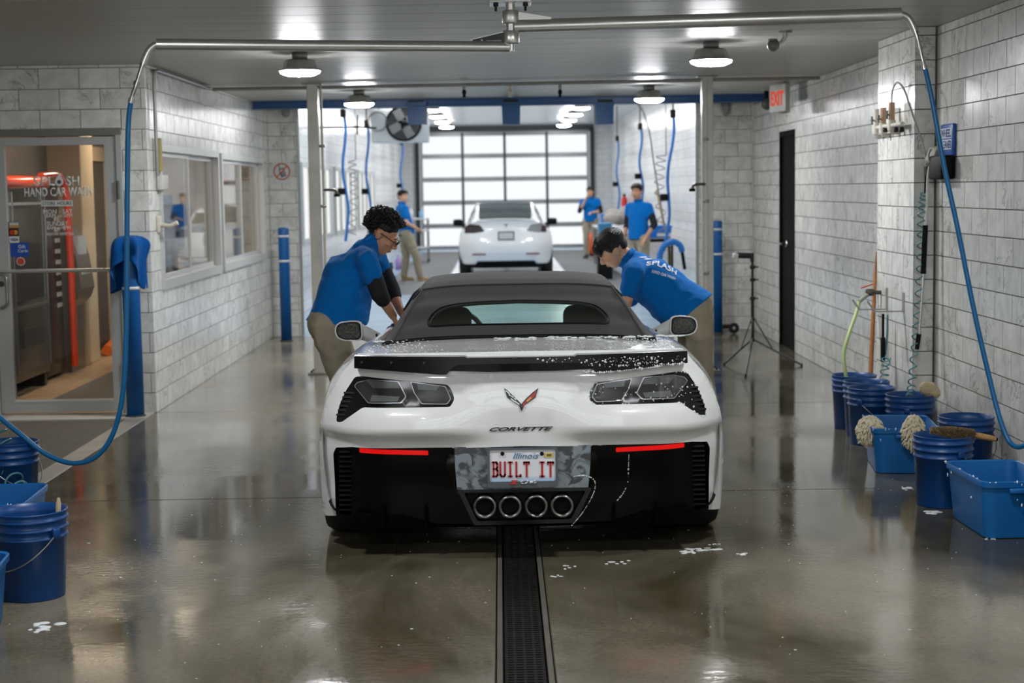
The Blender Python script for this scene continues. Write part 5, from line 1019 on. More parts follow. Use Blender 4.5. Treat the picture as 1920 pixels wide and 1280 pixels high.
def person(label, J, hf, hu, loc, sleeve='short', skin=SKIN_A, hair='short', hs=1., vox=.007, hands=((.6, 1), (.6, -1)), shoes=SHOE, long_black=True, tee=POLO, belly=0., shirt_vox=.014, hands_dir=None, bulk=1., hem=None, belt=True):
    t = thing('person', label, 'person', loc); V = {k: Vector(v) for k, v in J.items()}
    body = MB(); M = frame(hf, hu); head(body, V['head'], M, hs)
    nb = V['head']+M @ Vector((0, -.03, -.06)); cone(body, V['neck'], nb, .058, .054)
    cone(body, V['pelvis'], V['chest'], .085, .085); cone(body, V['chest'], V['neck'], .075, .052)
    for S_ in ('l', 'r'):
        cone(body, V['chest'].lerp(V['neck'], .5), V['sh_'+S_], .055, .048); cone(body, V['sh_'+S_], V['el_'+S_], .047, .038); cone(body, V['el_'+S_], V['wr_'+S_], .040, .026)
        d = V['wr_'+S_]-V['el_'+S_] if not (hands_dir and hands_dir.get(S_)) else Vector(hands_dir[S_][0]); pn = Vector((0, 0, -1)) if not (hands_dir and hands_dir.get(S_)) else Vector(hands_dir[S_][1])
        c_, th = hands[0] if S_ == 'l' else hands[1]; hand(body, V['wr_'+S_], d, pn, c_, 1., th)
        cone(body, V['pelvis'], V['hip_'+S_], .08, .075); cone(body, V['hip_'+S_], V['kn_'+S_], .078, .052); cone(body, V['kn_'+S_], V['an_'+S_], .054, .036)
    skinmesh('body', body, skin, t, vox, 3)
    # polo shirt
    sh = MB(); ax = (V['chest']-V['pelvis']); fw = V['front'] if 'front' in V else Vector((0, -1, 0)); 
    lat = (V['sh_r']-V['sh_l']).normalized(); up = ax.normalized(); fr_ = fw.normalized(); MM = Matrix((lat, up.cross(lat).normalized(), up)).transposed()
    prof_ = ((.178*bulk, .138*bulk), (.176*bulk, .136*bulk), (.172*bulk, .13*bulk), (.175*bulk, .126*bulk), (.178*bulk, .12*bulk)); bl_ = (1, 1.1, .9, .5, .2)
    for k in range(13):
        q = k/3.; i_ = min(int(q), 3); f_ = q-i_; w_, d_, be = [u*(1-f_)+v*f_ for u, v in zip((*prof_[i_], bl_[i_]), (*prof_[i_+1], bl_[i_+1]))]
        p = V['pelvis'].lerp(V['chest'], -.22+k*.1)+fr_*belly*be; sh.ball(p, (w_, d_+belly*.5, .10), 20, MM)
    sh.ball(V['chest'].lerp(V['neck'], .35), (.165, .10, .09), 18, MM); cone(sh, V['chest'].lerp(V['neck'], .6), V['neck'].lerp(nb, .25), .10, .066)
    for S_ in ('l', 'r'):
        cone(sh, V['chest'].lerp(V['neck'], .55), V['sh_'+S_], .085, .072); m_ = V['sh_'+S_].lerp(V['el_'+S_], .46 if long_black else .62); cone(sh, V['sh_'+S_], m_, .071, .068); 
    so = skinmesh('shirt', sh, tee, t, shirt_vox, 12)
    fold(so, .013 if hem else .010)
    hp_, hn_ = hem if hem else (V['pelvis'].lerp(V['chest'], -.10), up); og = ORG[t.name]; bmh = bmesh.new(); bmh.from_mesh(so.data)
    bmesh.ops.bisect_plane(bmh, geom=bmh.verts[:]+bmh.edges[:]+bmh.faces[:], plane_co=Vector(hp_)-og, plane_no=Vector(hn_).normalized(), clear_inner=True); bmh.to_mesh(so.data); bmh.free()
    if hem: so.modifiers.new('t', 'SOLIDIFY').thickness = .006; evaluated(so)
    so.data.polygons.foreach_set('use_smooth', [True]*len(so.data.polygons))
    # collar
    cn = V['neck'].lerp(nb, .35); dn = (nb-V['neck']).normalized(); uu = dn.orthogonal().normalized(); ww = dn.cross(uu)
    MB().tube([cn+(uu*math.cos(a)+ww*math.sin(a))*.064 for a in np.linspace(0, 2*math.pi, 20, False)], .016, 6, closed=True).build('collar', tee, t)
    if long_black:
        for S_ in ('l', 'r'):
            bl = MB(); a = V['sh_'+S_].lerp(V['el_'+S_], .40); cone(bl, a, V['el_'+S_], .058, .055); cone(bl, V['el_'+S_], V['el_'+S_].lerp(V['wr_'+S_], .22), .052, .049)
            skinmesh('undershirt_sleeve', bl, BLKC, t, .01, 3)
    tr = MB(); tr.ball(V['pelvis'], (.150, .108, .11), 18, MM)
    for S_ in ('l', 'r'):
        cone(tr, V['pelvis'].lerp(V['hip_'+S_], .5), V['hip_'+S_], .12, .105); cone(tr, V['hip_'+S_], V['kn_'+S_], .105, .078); cone(tr, V['kn_'+S_], V['an_'+S_]+Vector((0, 0, .03)), .078, .066)
    fold(skinmesh('trousers', tr, KHAKI, t, .014, 4), .014)
    # belt
    pc = V['pelvis'].lerp(V['chest'], -.10)
    if belt: MB().tube([pc+MM @ Vector((math.cos(a)*.160, math.sin(a)*.122, 0)) for a in np.linspace(0, 2*math.pi, 28, False)], .016, 6, closed=True).build('belt', BLKC, t)
    for S_ in ('l', 'r'):
        a = V['an_'+S_]; to = V['to_'+S_]; d = (to-a); d.z = 0; L = d.length; yaw = math.atan2(-d.x, d.y) if L > 1e-4 else 0
        f = MB(); c = Vector((a.x, a.y, 0)); R3 = Matrix.Rotation(yaw, 3, 'Z')
        f.ball(c+R3 @ Vector((0, .02, .05)), (.045, .06, .05), 14, R3); f.ball(c+R3 @ Vector((0, .12, .035)), (.048, .09, .035), 14, R3); cone(f, c+Vector((0, 0, .06)), c+Vector((0, 0, .13)), .048, .05); f.box(c+R3 @ Vector((0, .075, .012)), (.085, .25, .024), rz=yaw)
        skinmesh('shoe', f, shoes, t, .008, 2)
    # hair
    hr = MB(); P = lambda x, y, z: V['head']+M @ Vector((x*hs, y*hs, z*hs)); rg = random.Random(5)
    if hair == 'curly':
        for k in range(1250):
            th = math.acos(rg.uniform(-.6, 1)); ph = rg.uniform(0, 2*math.pi); x, y, z = math.sin(th)*math.cos(ph), math.sin(th)*math.sin(ph), math.cos(th)
            if z < .22+.42*max(0, y) : 
                if y > -.25: continue
            r = rg.uniform(.95, 1.15); c = P(x*.094*r, -.02+y*.115*r, .055+z*.093*r); q = rg.uniform(.008, .012); ax1 = Vector((rg.gauss(0, 1), rg.gauss(0, 1), rg.gauss(0, 1))).normalized(); u1 = ax1.orthogonal().normalized(); w1 = ax1.cross(u1)
            hr.tube([c+(u1*math.cos(a)+w1*math.sin(a))*q+ax1*(a*.0016) for a in np.linspace(0, 7.5, 11)], .0035, 5)
        hr.ball(P(0, -.025, .058), (.080*hs, .098*hs, .080*hs), 18, M); hr.ball(P(0, -.055, .02), (.066*hs, .05*hs, .06*hs), 14, M)
    else:
        cap = MB(); cap.ball(P(0, -.028, .058), (.081*hs, .098*hs, .078*hs), 20, M); cap.ball(P(0, .022, .08), (.062*hs, .05*hs, .04*hs), 16, M); cap.ball(P(0, -.07, .01), (.064*hs, .04*hs, .06*hs), 14, M)
        for sg in (-1, 1): cap.ball(P(sg*.062, -.015, .045), (.022*hs, .05*hs, .045*hs), 12, M)
        hr = cap
        if hair == 'fringe': cap.ball(P(0, .075, .062), (.062*hs, .034*hs, .036*hs), 16, M); cap.ball(P(0, -.02, .085), (.078*hs, .09*hs, .06*hs), 16, M)
        skinmesh('hair', cap, HAIRM, t, .006, 2)
        st = MB()
        for k in range(420):
            th = math.acos(rg.uniform(.05, 1)); ph = rg.uniform(0, 2*math.pi); x, y, z = math.sin(th)*math.cos(ph), math.sin(th)*math.sin(ph), math.cos(th); c = P(x*.084, -.02+y*.108, .055+z*.083); dd = M @ Vector((x*.3, .6+y*.2, -.1)); st.tube([c, c+dd*.018*hs+M @ Vector((x, y, z))*.004, c+dd*.034*hs], [.0022, .002, .0008], 4)
        st.build('hair_strands', HAIRM, t)['kind'] = 'stuff'
    if hair == 'curly': hr.build('hair', HAIRM, t)
    # eyes and brows
    for sg in (-1, 1):
        e = MB().ball(P(sg*.031, .0785, .010), .0095*hs, 12).build('eye', mat('eye_white', '#d8d2ca', .2), t); MB().ball(P(sg*.031, .0862, .008), .0042*hs, 10).build('iris', mat('iris_dark', '#1d120c', .1), e)
        MB().tube([P(sg*(.016+.028*k/5), .0885-.007*(k/5)**2, .028+.004*math.sin(k/5*3.1)) for k in range(6)], .0035*hs, 5).build('eyebrow', HAIRM, t)
    MB().tube([P(.022*(k-4)/4, .1005-.008*((k-4)/4)**2, -.058) for k in range(9)], .0028*hs, 5).build('lips', mat('lips', '#8c5147', .5), t)
    return t, V, M
# --- left worker: curly hair and glasses, bent over the left door, seen in profile facing right
Yw = 9.75
def w(px, py, dY=0.): return tuple(aY(px, py, Yw+dY))
J = dict(pelvis=w(611, 607), chest=w(656, 507, .02), neck=w(702, 455, .03), head=w(717, 440, .03), sh_r=w(690, 488, -.17), sh_l=w(702, 476, .20), el_r=w(712, 552, -.16), wr_r=w(737, 592, -.06), el_l=w(735, 545, .20), wr_l=w(752, 585, .12),
         hip_r=w(612, 612, -.10), hip_l=w(616, 610, .10), front=(1, 0, -.6))
hx_, hz_ = J['hip_r'][0], J['hip_r'][2]
J.update(kn_r=(hx_+.10, Yw-.12, .50), kn_l=(hx_+.12, Yw+.12, .50), an_r=(hx_+.06, Yw-.14, .08), an_l=(hx_+.08, Yw+.14, .08), to_r=(hx_+.26, Yw-.16, 0), to_l=(hx_+.28, Yw+.16, 0))
pA, VA, MA = person('worker with curly black hair and glasses bending over the left door of the convertible', J, (.82, -.03, -.58), (.58, -.1, .82), (hx_+.07, Yw, 0), skin=SKIN_A, hair='curly', belly=.06, bulk=1.12, hs=.99, hands=((.8, 1), (.8, -1)), hands_dir={'r': ((.35, .1, -.9), (.9, 0, .3)), 'l': ((.35, .1, -.9), (.9, 0, .3))}, vox=.006, hem=(w(625, 603), (.10, 0, 1)), belt=False)
P = lambda x, y, z: VA['head']+MA @ Vector((x*.99, y*.99, z*.99))
gl_ = MB()
for sg in (-1, 1):
    gl_.tube([P(sg*.034+math.copysign(min(abs(math.cos(a))*1.25, 1), math.cos(a))*.025, .108, .008+math.copysign(min(abs(math.sin(a))*1.25, 1), math.sin(a))*.017) for a in np.linspace(0, 2*math.pi, 20, False)], .0026, 5, closed=True); gl_.tube([P(sg*.059, .107, .012), P(sg*.074, .095, .014), P(sg*.083, .0, .016), P(sg*.082, -.03, .006)], .003, 5)
gl_.tube([P(-.009, .108, .012), P(0, .113, .014), P(.009, .108, .012)], .0026, 5); gl_.build('glasses', mat('glasses_black', '#0d0d0e', .2), pA)
# wash mitt in his hand
mt = MB(); cq = Vector(VA['wr_r'])+Vector((.015, .03, -.075)); 
for k in range(7): mt.ball(cq+Vector((random.uniform(-.03, .04), random.uniform(-.04, .04), random.uniform(-.05, .03))), (random.uniform(.03, .05),)*3, 10)
mt.build('wash_cloth', mat('navy_cloth_wet', '#14235a', .7, bump=.5, bscale=60), label='dark blue wash cloth held against the soft top by the curly-haired worker', cat='cloth')
# --- right worker: leaning in over the right door, back to the viewer, head down to the left
Yw = 10.3
J = dict(pelvis=w(1303, 575), chest=w(1222, 525, .10), neck=w(1180, 487, .16), head=w(1149, 468, .14), sh_r=w(1200, 530, .26), sh_l=w(1186, 512, -.10), el_l=w(1176, 560, -.10), wr_l=w(1168, 600, .0), el_r=w(1170, 572, .28), wr_r=w(1150, 605, .25), hip_l=w(1306, 588, -.09), hip_r=w(1300, 586, .10), front=(-.5, .3, -.8))
hx_ = J['hip_l'][0]
J.update(kn_l=(hx_+.03, Yw-.12, .50), kn_r=(hx_-.02, Yw+.14, .50), an_l=(hx_+.10, Yw-.12, .08), an_r=(hx_+.06, Yw+.16, .08), to_l=(hx_-.1, Yw-.08, 0), to_r=(hx_-.14, Yw+.2, 0))
pB, VB, MB_ = person('worker with straight black hair leaning over the right door of the convertible', J, (-.72, .10, -.62), (-.55, -.28, .79), (hx_+.05, Yw, 0), skin=SKIN_B, hair='fringe', long_black=False, hs=1.0, vox=.006, bulk=1.15, belly=.05, hem=(w(1290, 587), (-.62, .1, .78)), belt=False)
# print on his back
from mathutils.bvhtree import BVHTree
shb = [c for c in pB.children if c.name.startswith('shirt')][0]; ogB = ORG[pB.name]; bvh = BVHTree.FromPolygons([v.co.copy() for v in shb.data.vertices], [tuple(p.vertices) for p in shb.data.polygons])
def on_shirt(px, py):
    o_ = Vector((0, 0, CAMH)); d_ = (aY(px, py, 10.)-o_).normalized(); loc, nn, _, _ = bvh.ray_cast(o_-ogB, d_); return (loc+ogB, nn if nn.dot(d_) < 0 else -nn) if loc is not None else (aY(px, py, 10.2), Vector((0, -1, 0)))
PRW = mat('shirt_print', '#dfe6ee', .6)
def print_line(s_, pa, pb, hgt):
    A, nA = on_shirt(*pa); B, nB = on_shirt(*pb); x_ = (B-A).normalized(); n_ = (nA+nB).normalized(); z_ = n_.cross(x_).normalized(); C_ = (A+B)/2
    def fm(u, v):
        q = C_+x_*u+z_*v; lc, nn, _, _ = bvh.ray_cast(q-ogB+n_*.2, -n_); return (lc if lc is not None else q-ogB)+ogB+n_*.0022
    text('shirt_print', s_, PRW, pB, C_, x_, z_, (B-A).length, hgt, .0008, fmap=fm, bold=.02)
print_line('//', (1200, 481), (1220, 488), .05); print_line('SPLASH', (1212, 494), (1268, 513), .055); print_line('HAND CAR WASH', (1222, 509), (1266, 523), .022)
# --- far workers
Yw = 29.6; fz = 0
def std(cx, cy, face, h=1.0, lean=0.):
    f = Vector((math.sin(face), math.cos(face), 0)); r = Vector((f.y, -f.x, 0)); B = Vector((cx, cy, 0)); p = lambda a, b, c: tuple(B+r*a*h+f*b*h+Vector((0, 0, c*h)))
    return dict(pelvis=p(0, 0, .93), chest=p(0, -.01-lean*.5, 1.28), neck=p(0, -.02-lean*.7, 1.46), head=p(0, .03-lean, 1.605), sh_r=p(.19, -.02-lean*.6, 1.39), sh_l=p(-.19, -.02-lean*.6, 1.39), el_r=p(.26, -.06, 1.12), el_l=p(-.26, -.06, 1.12), wr_r=p(.22, .10, .92), wr_l=p(-.22, .10, .92),
                hip_r=p(.10, 0, .90), hip_l=p(-.10, 0, .90), kn_r=p(.11, .04, .49), kn_l=p(-.11, .04, .49), an_r=p(.11, -.01, .08), an_l=p(-.11, -.01, .08), to_r=p(.13, .2, 0), to_l=p(-.13, .2, 0), front=tuple(f)), f, p
q = aZ(762, 527); J, f, p = std(q.x, q.y, 1.2, .975, .06); J['kn_r'] = p(.11, .16, .49); J['an_r'] = p(.09, .24, .08); J['to_r'] = p(.1, .45, 0); J['wr_r'] = p(.12, .20, 1.0); J['wr_l'] = p(-.1, .22, 1.0)
person('far worker with receding hair standing left of the distant sedan, facing right', J, (.75, -.6, .06), (0, 0, 1), (q.x, q.y, 0), skin=SKIN_B, belly=.03, long_black=False, vox=.009, shirt_vox=.02)
q = aZ(1108, 484); J, f, p = std(q.x, q.y, math.pi+.2, .985); J['el_r'] = p(.25, .12, 1.15); J['wr_r'] = p(.08, .20, 1.44); J['el_l'] = p(-.26, .02, 1.14); J['wr_l'] = p(-.10, .26, 1.12)
person('far worker holding a hand to the face, right of the overhead door', J, (-.2, -1, -.1), (0, 0, 1), (q.x, q.y, 0), skin=SKIN_B, shoes=SHOED, vox=.009, shirt_vox=.02)
q = Vector((2.10, 24.4, 0)); J, f, p = std(q.x, q.y, math.pi+.75, 1.0)
person('far worker with a black collar looking over, standing by the blue bins on the right', J, (-.55, -1, -.05), (0, 0, 1), (q.x, q.y, 0), skin=SKIN_A, shoes=SHOED, vox=.009, shirt_vox=.02)
# ================================================================== fittings of the wash bay
STEEL = mat('stainless', '#cfcec9', .34, metal=.85, rvar=.06, vscale=8); GALV = mat('galvanised', '#8d8e8a', .42, metal=.6, var=.12, vscale=20); POSTM = mat('post_paint', '#b5b4ac', .4, metal=.2, var=.15, vscale=6)
BOL = mat('bollard_blue', '#03569a', .42, var=.1, vscale=5, bump=.05); WTAPE = mat('white_band', '#d6d8d6', .5); BLUEH = mat('hose_blue', '#0a5f92', .35); PVC = mat('pvc_white', '#c9c5b8', .5, var=.12, vscale=30); TEAL = mat('coil_teal', '#5f9fa8', .25, trans=.35)
# ---- bollards
def bollard(px, py, h, r, label):
    q = aZ(px, py); t = thing('bollard', label, 'bollard', (q.x, q.y+r, 0), 'blue bollards'); x, y = q.x, q.y+r
    MB().lathe([(0, 0), (r, 0), (r, h-.02), (r*.93, h-.006), (0, h)], (x, y, 0), 28).build('sleeve', BOL, t)
    for z in (h-.10, h-.38): MB().lathe([(r+.0005, z-.012), (r+.002, z-.012), (r+.002, z+.012), (r+.0005, z+.012)], (x, y, 0), 28).build('white_band', WTAPE, t)
    MB().lathe([(0, .0), (r*1.2, 0), (r*1.15, .012), (r, .015)], (x, y, 0), 24).build('base_ring', mat('base_grime', '#3f3d38', .8), t); return x, y, h, r
bx, by, bh, br = bollard(251, 783, 1.36, .066, 'blue bollard beside the entrance door with a towel hung over it')
bollard(536, 640, 1.29, .062, 'blue bollard standing against the far left wall')
bollard(1346, 626, 1.29, .062, 'blue bollard standing behind the right steel post')
# towel hung over the near bollard
tw = MB(); rows = []
for k in range(37):
    a = 2*math.pi*k/36; fold = 1+.22*math.sin(5*a+.6)+.1*math.sin(11*a); drop = .20+.17*max(0, math.cos(a-2.75))**2+.14*max(0, math.cos(a+.1))**3-.10*max(0, math.cos(a+1.5))**2
    prof = [(.001, bh+.014), (.045, bh+.02), (.085*fold, bh-.004), (.105*fold, bh-.05), (.10*fold+.012*math.cos(a-2.9), bh-.11)] + [((.098+.02*math.cos(a*1.0-2.9))*(1+.15*math.sin(5*a+.6)*(1+j*.25)), bh-.11-(drop-.05)*j/4) for j in range(1, 5)]
    rows.append([Vector((bx+r*1.28*math.cos(a), by+r*1.2*math.sin(a), z)) for r, z in prof])
tw.grid(rows); o = tw.build('towel', mat('towel_blue', '#074f94', .95, spec=.1, bump=.7, bscale=150, sheen=.1), label='blue towel draped over the bollard by the entrance', cat='towel'); s_ = o.modifiers.new('t', 'SOLIDIFY'); s_.thickness = .006; sb_ = o.modifiers.new('s', 'SUBSURF'); sb_.levels = sb_.render_levels = 1; evaluated(o); o.data.polygons.foreach_set('use_smooth', [True]*len(o.data.polygons))
# ---- steel posts with water pipes
for nm, x, y, sg in (('left', -1.70, 14.82, 1), ('right', 1.88, 14.55, -1)):
    t = thing('steel_post', 'pale square steel post on the %s with a water pipe beside it' % nm, 'post', (x, y, 0)); MB().rbox((x, y, HC/2), (.10, .10, HC), .006, seg=1).build('column', POSTM, t); MB().rbox((x, y, .008), (.2, .2, .016), .004, seg=1).build('base_plate', GALV, t); MB().rbox((x, y, HC-.006), (.18, .18, .012), .003, seg=1).build('cap_plate', GALV, t)
    xp = x+sg*.075 if sg > 0 else x-.02; yp = y if sg > 0 else y-.07
    MB().tube([(xp, yp, HC), (xp, yp, .55)], .012, 8).build('water_pipe', PVC, t)
    for z in (1.55, 2.1, .9): MB().rbox((xp, yp, z), (.05, .05, .025), .006).build('pipe_clip', GALV, t)
    z = 1.70; d = Vector((1 if sg > 0 else -1, 0, 0)); b0 = Vector((xp, yp, z)); MB().tube(catmull([b0, b0+d*.06, b0+d*.11+Vector((0, 0, -.01)), b0+d*.13+Vector((0, 0, -.06))], 5), .013, 8).build('tap_spout', mat('brass_dull', '#57544b', .35, metal=.8), t); MB().rbox(b0+d*.125+Vector((0, 0, -.05)), (.055, .03, .03), .008).build('tap_handle', SB, t)
    for k in range(4): MB().cyl((x+(.07 if k % 2 else -.07), y+(.07 if k > 1 else -.07), .016), (x+(.07 if k % 2 else -.07), y+(.07 if k > 1 else -.07), .035), .01, n=6).build('anchor_bolt', STEEL_D, t)
# ---- pipe along the ceiling with sprinklers, conduit down the left wall
cp = thing('sprinkler_pipe', 'thin grey pipe running across the ceiling between the posts with sprinkler heads', 'pipe', (0, 14.85, HC-.05)); zc = HC-.035
MB().tube([(XL+.05, 14.9, zc), (-1.75, 14.86, zc), (1.9, 14.6, zc), (2.9, 14.55, zc)], .015, 8).build('pipe_run', GALV, cp)
for px_ in (870, 957, 1050): q = aZ(px_, 158, zc); sp_ = MB(); sp_.cyl((q.x, q.y, zc), (q.x, q.y, zc-.05), .016, n=10); sp_.build('drop_fitting', PVC if px_ == 957 else GALV, cp); MB().lathe([(0, zc-.05), (.014, zc-.05), (.022, zc-.075), (.012, zc-.10), (.02, zc-.115), (0, zc-.118)], (q.x, q.y, 0), 10).build('sprinkler_head', SB if px_ != 957 else PVC, cp)
cd = thing('wall_conduit', 'grey conduit running down the left wall corner into a switch box', 'conduit', (XL+.03, 12.5, 1.8))
c1 = aX(295, 330, XL+.03); MB().tube(catmull([(XL+.03, 14.85, HC-.03), (XL+.03, 12.9, HC-.03), (XL+.03, c1.y+.08, HC-.04), (XL+.03, c1.y, HC-.10), (XL+.03, c1.y, 2.2), (XL+.03, c1.y, c1.z)], 6), .014, 8).build('conduit_pipe', GALV, cd)
c2_ = aX(301, 342, XL+.03); MB().rbox((XL+.03, c2_.y+.08, c2_.z), (.05, .22, .12), .008).build('switch_box', mat('box_white', '#c4c5c0', .5), cd); c3 = aX(299, 290, XL+.03); MB().rbox((XL+.025, c3.y+.04, c3.z), (.03, .05, .26), .006).build('wire_trunk', mat('trunk_yellow', '#a89a62', .6, var=.2), cd)
hk = thing('pipe_hook', 'white plastic pipe hook on the wall below the switch box', 'hook', (XL, 12.6, 1.3)); q = aX(296, 420, XL); MB().rbox((XL+.012, q.y, q.z), (.024, .12, .13), .008).build('wall_plate', PVC, hk); MB().tube(catmull([q, q+Vector((.05, 0, -.01)), q+Vector((.10, -.02, -.015)), q+Vector((.16, -.03, .01))], 6), .018, 10).build('hook_arm', PVC, hk)
# ---- no-phone sign, caged lamps on the far wall
a = aY(510, 304, YF-.01); b = aY(546, 345, YF-.01); sg_ = thing('no_phone_sign', 'white sign with a crossed-out mobile phone on the far left wall', 'sign', ((a.x+b.x)/2, YF, b.z)); MB().rbox(((a.x+b.x)/2, YF-.006, (a.z+b.z)/2), (b.x-a.x, .008, a.z-b.z), .002, seg=1).build('board', mat('sign_white', '#c9ccc9', .4), sg_)
c = aY(528.5, 321.5, YF-.012); RS = mat('sign_orange', '#c4552a', .5); R = .098
MB().lathe([(R, 0), (R, -.003), (R-.014, -.003), (R-.014, 0)], c, 32, axis='Y', closed=True).build('red_ring', RS, sg_); ph = MB(); ph.box(c+Vector((.006, 0, -.012)), (.062, .003, .10), ry=-.35); ph.box(c+Vector((-.028, 0, .052)), (.01, .003, .05), ry=-.35); ph.build('phone_symbol', mat('sign_ink', '#3b4146', .5), sg_); ph = MB()
for i in range(3):
    for j in range(3): ph.box(c+Matrix.Rotation(-.35, 3, 'Y') @ Vector((-.012+i*.014, 0, -.045+j*.014))+Vector((.006, -.003, 0)), (.008, .002, .008), ry=-.35)
ph.box(c+Matrix.Rotation(-.35, 3, 'Y') @ Vector((0, 0, .022))+Vector((.006, -.003, -.012)), (.045, .002, .034), ry=-.35); ph.build('phone_keys', MATS['sign_white'], sg_); MB().box(c+Vector((0, -.005, 0)), (R*2-.02, .003, .014), ry=-math.pi/4).build('red_bar', RS, sg_)
for px_, py_, lb in ((536, 203, 'left'), (1361, 199, 'right')):
    q = aY(px_, py_, YF-.07); t = thing('caged_lamp', 'small unlit caged lamp high on the far wall, %s of the opening' % lb, 'lamp', tuple(q), 'caged wall lamps'); MB().rbox((q.x, YF-.03, q.z+.03), (.10, .06, .10), .01).build('mount', GALV, t); MB().lathe([(0, -.09), (.03, -.085), (.042, -.05), (.042, .04), (.03, .05)], q, 14).build('globe', mat('lamp_glass_grey', '#9c9e9c', .15), t); cg = MB()
    for k in range(6): an = k*math.pi/3; cg.tube([q+Vector((math.cos(an)*.048*s_, math.sin(an)*.048*s_, z)) for s_, z in ((1, .05), (1, -.05), (.7, -.09), (.1, -.105))], .003, 4)
    for z in (0, -.045): cg.tube([q+Vector((math.cos(u)*.048, math.sin(u)*.048, z)) for u in np.linspace(0, 6.283, 16, False)], .003, 4, closed=True)
    cg.build('cage', GALV, t)
# ---- black door with chrome lever in the right wall
t = thing('door_4', 'narrow black door with chrome lever in the right wall', 'door', (XR, 16.48, 0)); tag(t, kind='structure'); BKD = mat('door_black', '#080908', .75, spec=.1)
MB().bb(XR+.02, XR+.06, 16.09, 16.87, .005, 2.18).build('leaf', BKD, t); MB().bb(XR-.005, XR+.1, 16.04, 16.09, 0, 2.235).build('jamb', BKD, t); MB().bb(XR-.005, XR+.1, 16.87, 16.92, 0, 2.235).build('jamb', BKD, t); MB().bb(XR-.005, XR+.1, 16.04, 16.92, 2.18, 2.235).build('head', BKD, t)
q = aX(1477, 457, XR+.02); hd = MB(); hd.cyl((XR+.02, q.y, q.z), (XR-.045, q.y, q.z), .012, n=10); hd.tube([(XR-.045, q.y, q.z), (XR-.05, q.y+.06, q.z), (XR-.045, q.y+.14, q.z-.005)], .011, 8); hd.lathe([(0, XR-.001), (.034, XR-.001), (.034, XR+.015)], (0, q.y, q.z), 20, axis='X'); hd.build('lever', mat('chrome', '#d8d8d6', .12, metal=1.), t)
# ---- exit sign and emergency lights near the ceiling on the right
t = thing('exit_sign', 'grey exit sign box with red letters by the right wall', 'sign', (2.8, 15.6, 2.2)); a = aY(1450, 158, 15.6); b = aY(1467, 210, 15.6); c = aY(1478, 157, 15.6)
MB().rbox(((a.x+b.x)/2+.02, 15.62, (a.z+b.z)/2), (.05, .33, a.z-b.z), .008, rz=.32).build('box', mat('sign_grey', '#a5a7a2', .45), t); MB().rbox((c.x-.02, 15.72, (a.z+b.z)/2), (.07, .26, a.z-b.z+.01), .006).build('back_box', mat('sign_grey2', '#8a8c86', .5), t); MB().tube([(c.x-.03, 15.66, a.z-.01), (c.x-.03, 15.66, HC)], .014, 8).build('stem', GALV, t)
M = Matrix.Rotation(.32, 3, 'Z'); o_ = Vector(((a.x+b.x)/2+.02, 15.62, (a.z+b.z)/2)); text('lettering', 'EXIT', emis('exit_red', '#e8563f', .75), t, o_+M @ Vector((-.0262, 0, 0)), M @ Vector((0, -1, 0)), (0, 0, 1), .26, .14, .002, bold=.03)
t = thing('emergency_light', 'twin-head emergency light hanging beside the exit sign', 'lamp', (2.75, 16.8, 2.4)); q = aY(1437, 172, 16.9); MB().cyl((q.x, q.y, q.z+.01), (q.x, q.y, HC), .05, n=14).build('mount', mat('light_white', '#b8b9b4', .5), t); MB().rbox((q.x, q.y, q.z-.03), (.05, .05, .12), .01).build('stem', SB, t); q2 = q+Vector((0, -.02, -.13)); MB().lathe([(0, .06), (.03, .055), (.058, .0), (.06, -.02), (0, -.025)], q2, 18, axis='Y').build('lamp_head', mat('lamp_head_dark', '#4a4b48', .4), t)
# ---- overhead boom: two stainless arms on one pivot
pv = aZ(957, 4, HC); px0, py0 = pv.x, pv.y; bm_ = thing('wash_boom', 'stainless two-arm overhead wash boom turning on a ceiling pivot', 'boom', (px0, py0, 2.3))
zz = lambda y_: aY(957, y_, py0).z
MB().rbox((px0+.0, py0, HC-.006), (.22, .22, .012), .003, seg=1).build('ceiling_plate', STEEL, bm_)
for dx_ in (-.078, .078):
    MB().cyl((px0+dx_, py0-.07, HC-.012), (px0+dx_, py0-.07, HC-.03), .014, n=6).build('nut', STEEL_D, bm_); MB().cyl((px0+dx_, py0-.07, HC-.03), (px0+dx_, py0-.07, HC-.055), .007, n=8).build('stud', STEEL_D, bm_)
MB().cyl((px0, py0, HC), (px0, py0, zz(20)), .026, n=20).build('spindle', STEEL, bm_)
MB().lathe([(0, zz(20)), (.043, zz(20)), (.045, zz(21)), (.045, zz(42)), (.04, zz(45)), (0, zz(45))], (px0, py0, 0), 28).build('upper_hub', STEEL, bm_); MB().cyl((px0, py0, zz(45)), (px0, py0, zz(58)), .026, n=20).build('spacer', STEEL, bm_)
MB().lathe([(0, zz(58)), (.043, zz(58)), (.045, zz(59)), (.045, zz(80)), (.04, zz(83)), (0, zz(83))], (px0, py0, 0), 28).build('lower_hub', STEEL, bm_); MB().cyl((px0, py0, zz(83)), (px0, py0, zz(96)), .018, n=16).build('swivel', STEEL, bm_)
eL = aY(293, 83, 8.35); eR = aY(1689, 26, 8.55); zL = zz(89)
sL = Vector((px0-.012, py0, zz(88))); eL = aY(293, 83, 8.32); sR = Vector((px0+.02, py0, zz(50))); eR = aY(1689, 27, 8.62)
MB().cyl(sL, eL, .029, n=24).build('left_arm', STEEL, bm_); MB().cyl(sR, eR, .036, n=24).build('right_arm', STEEL, bm_)
dL = (eL-sL).normalized(); dR = (eR-sR).normalized()
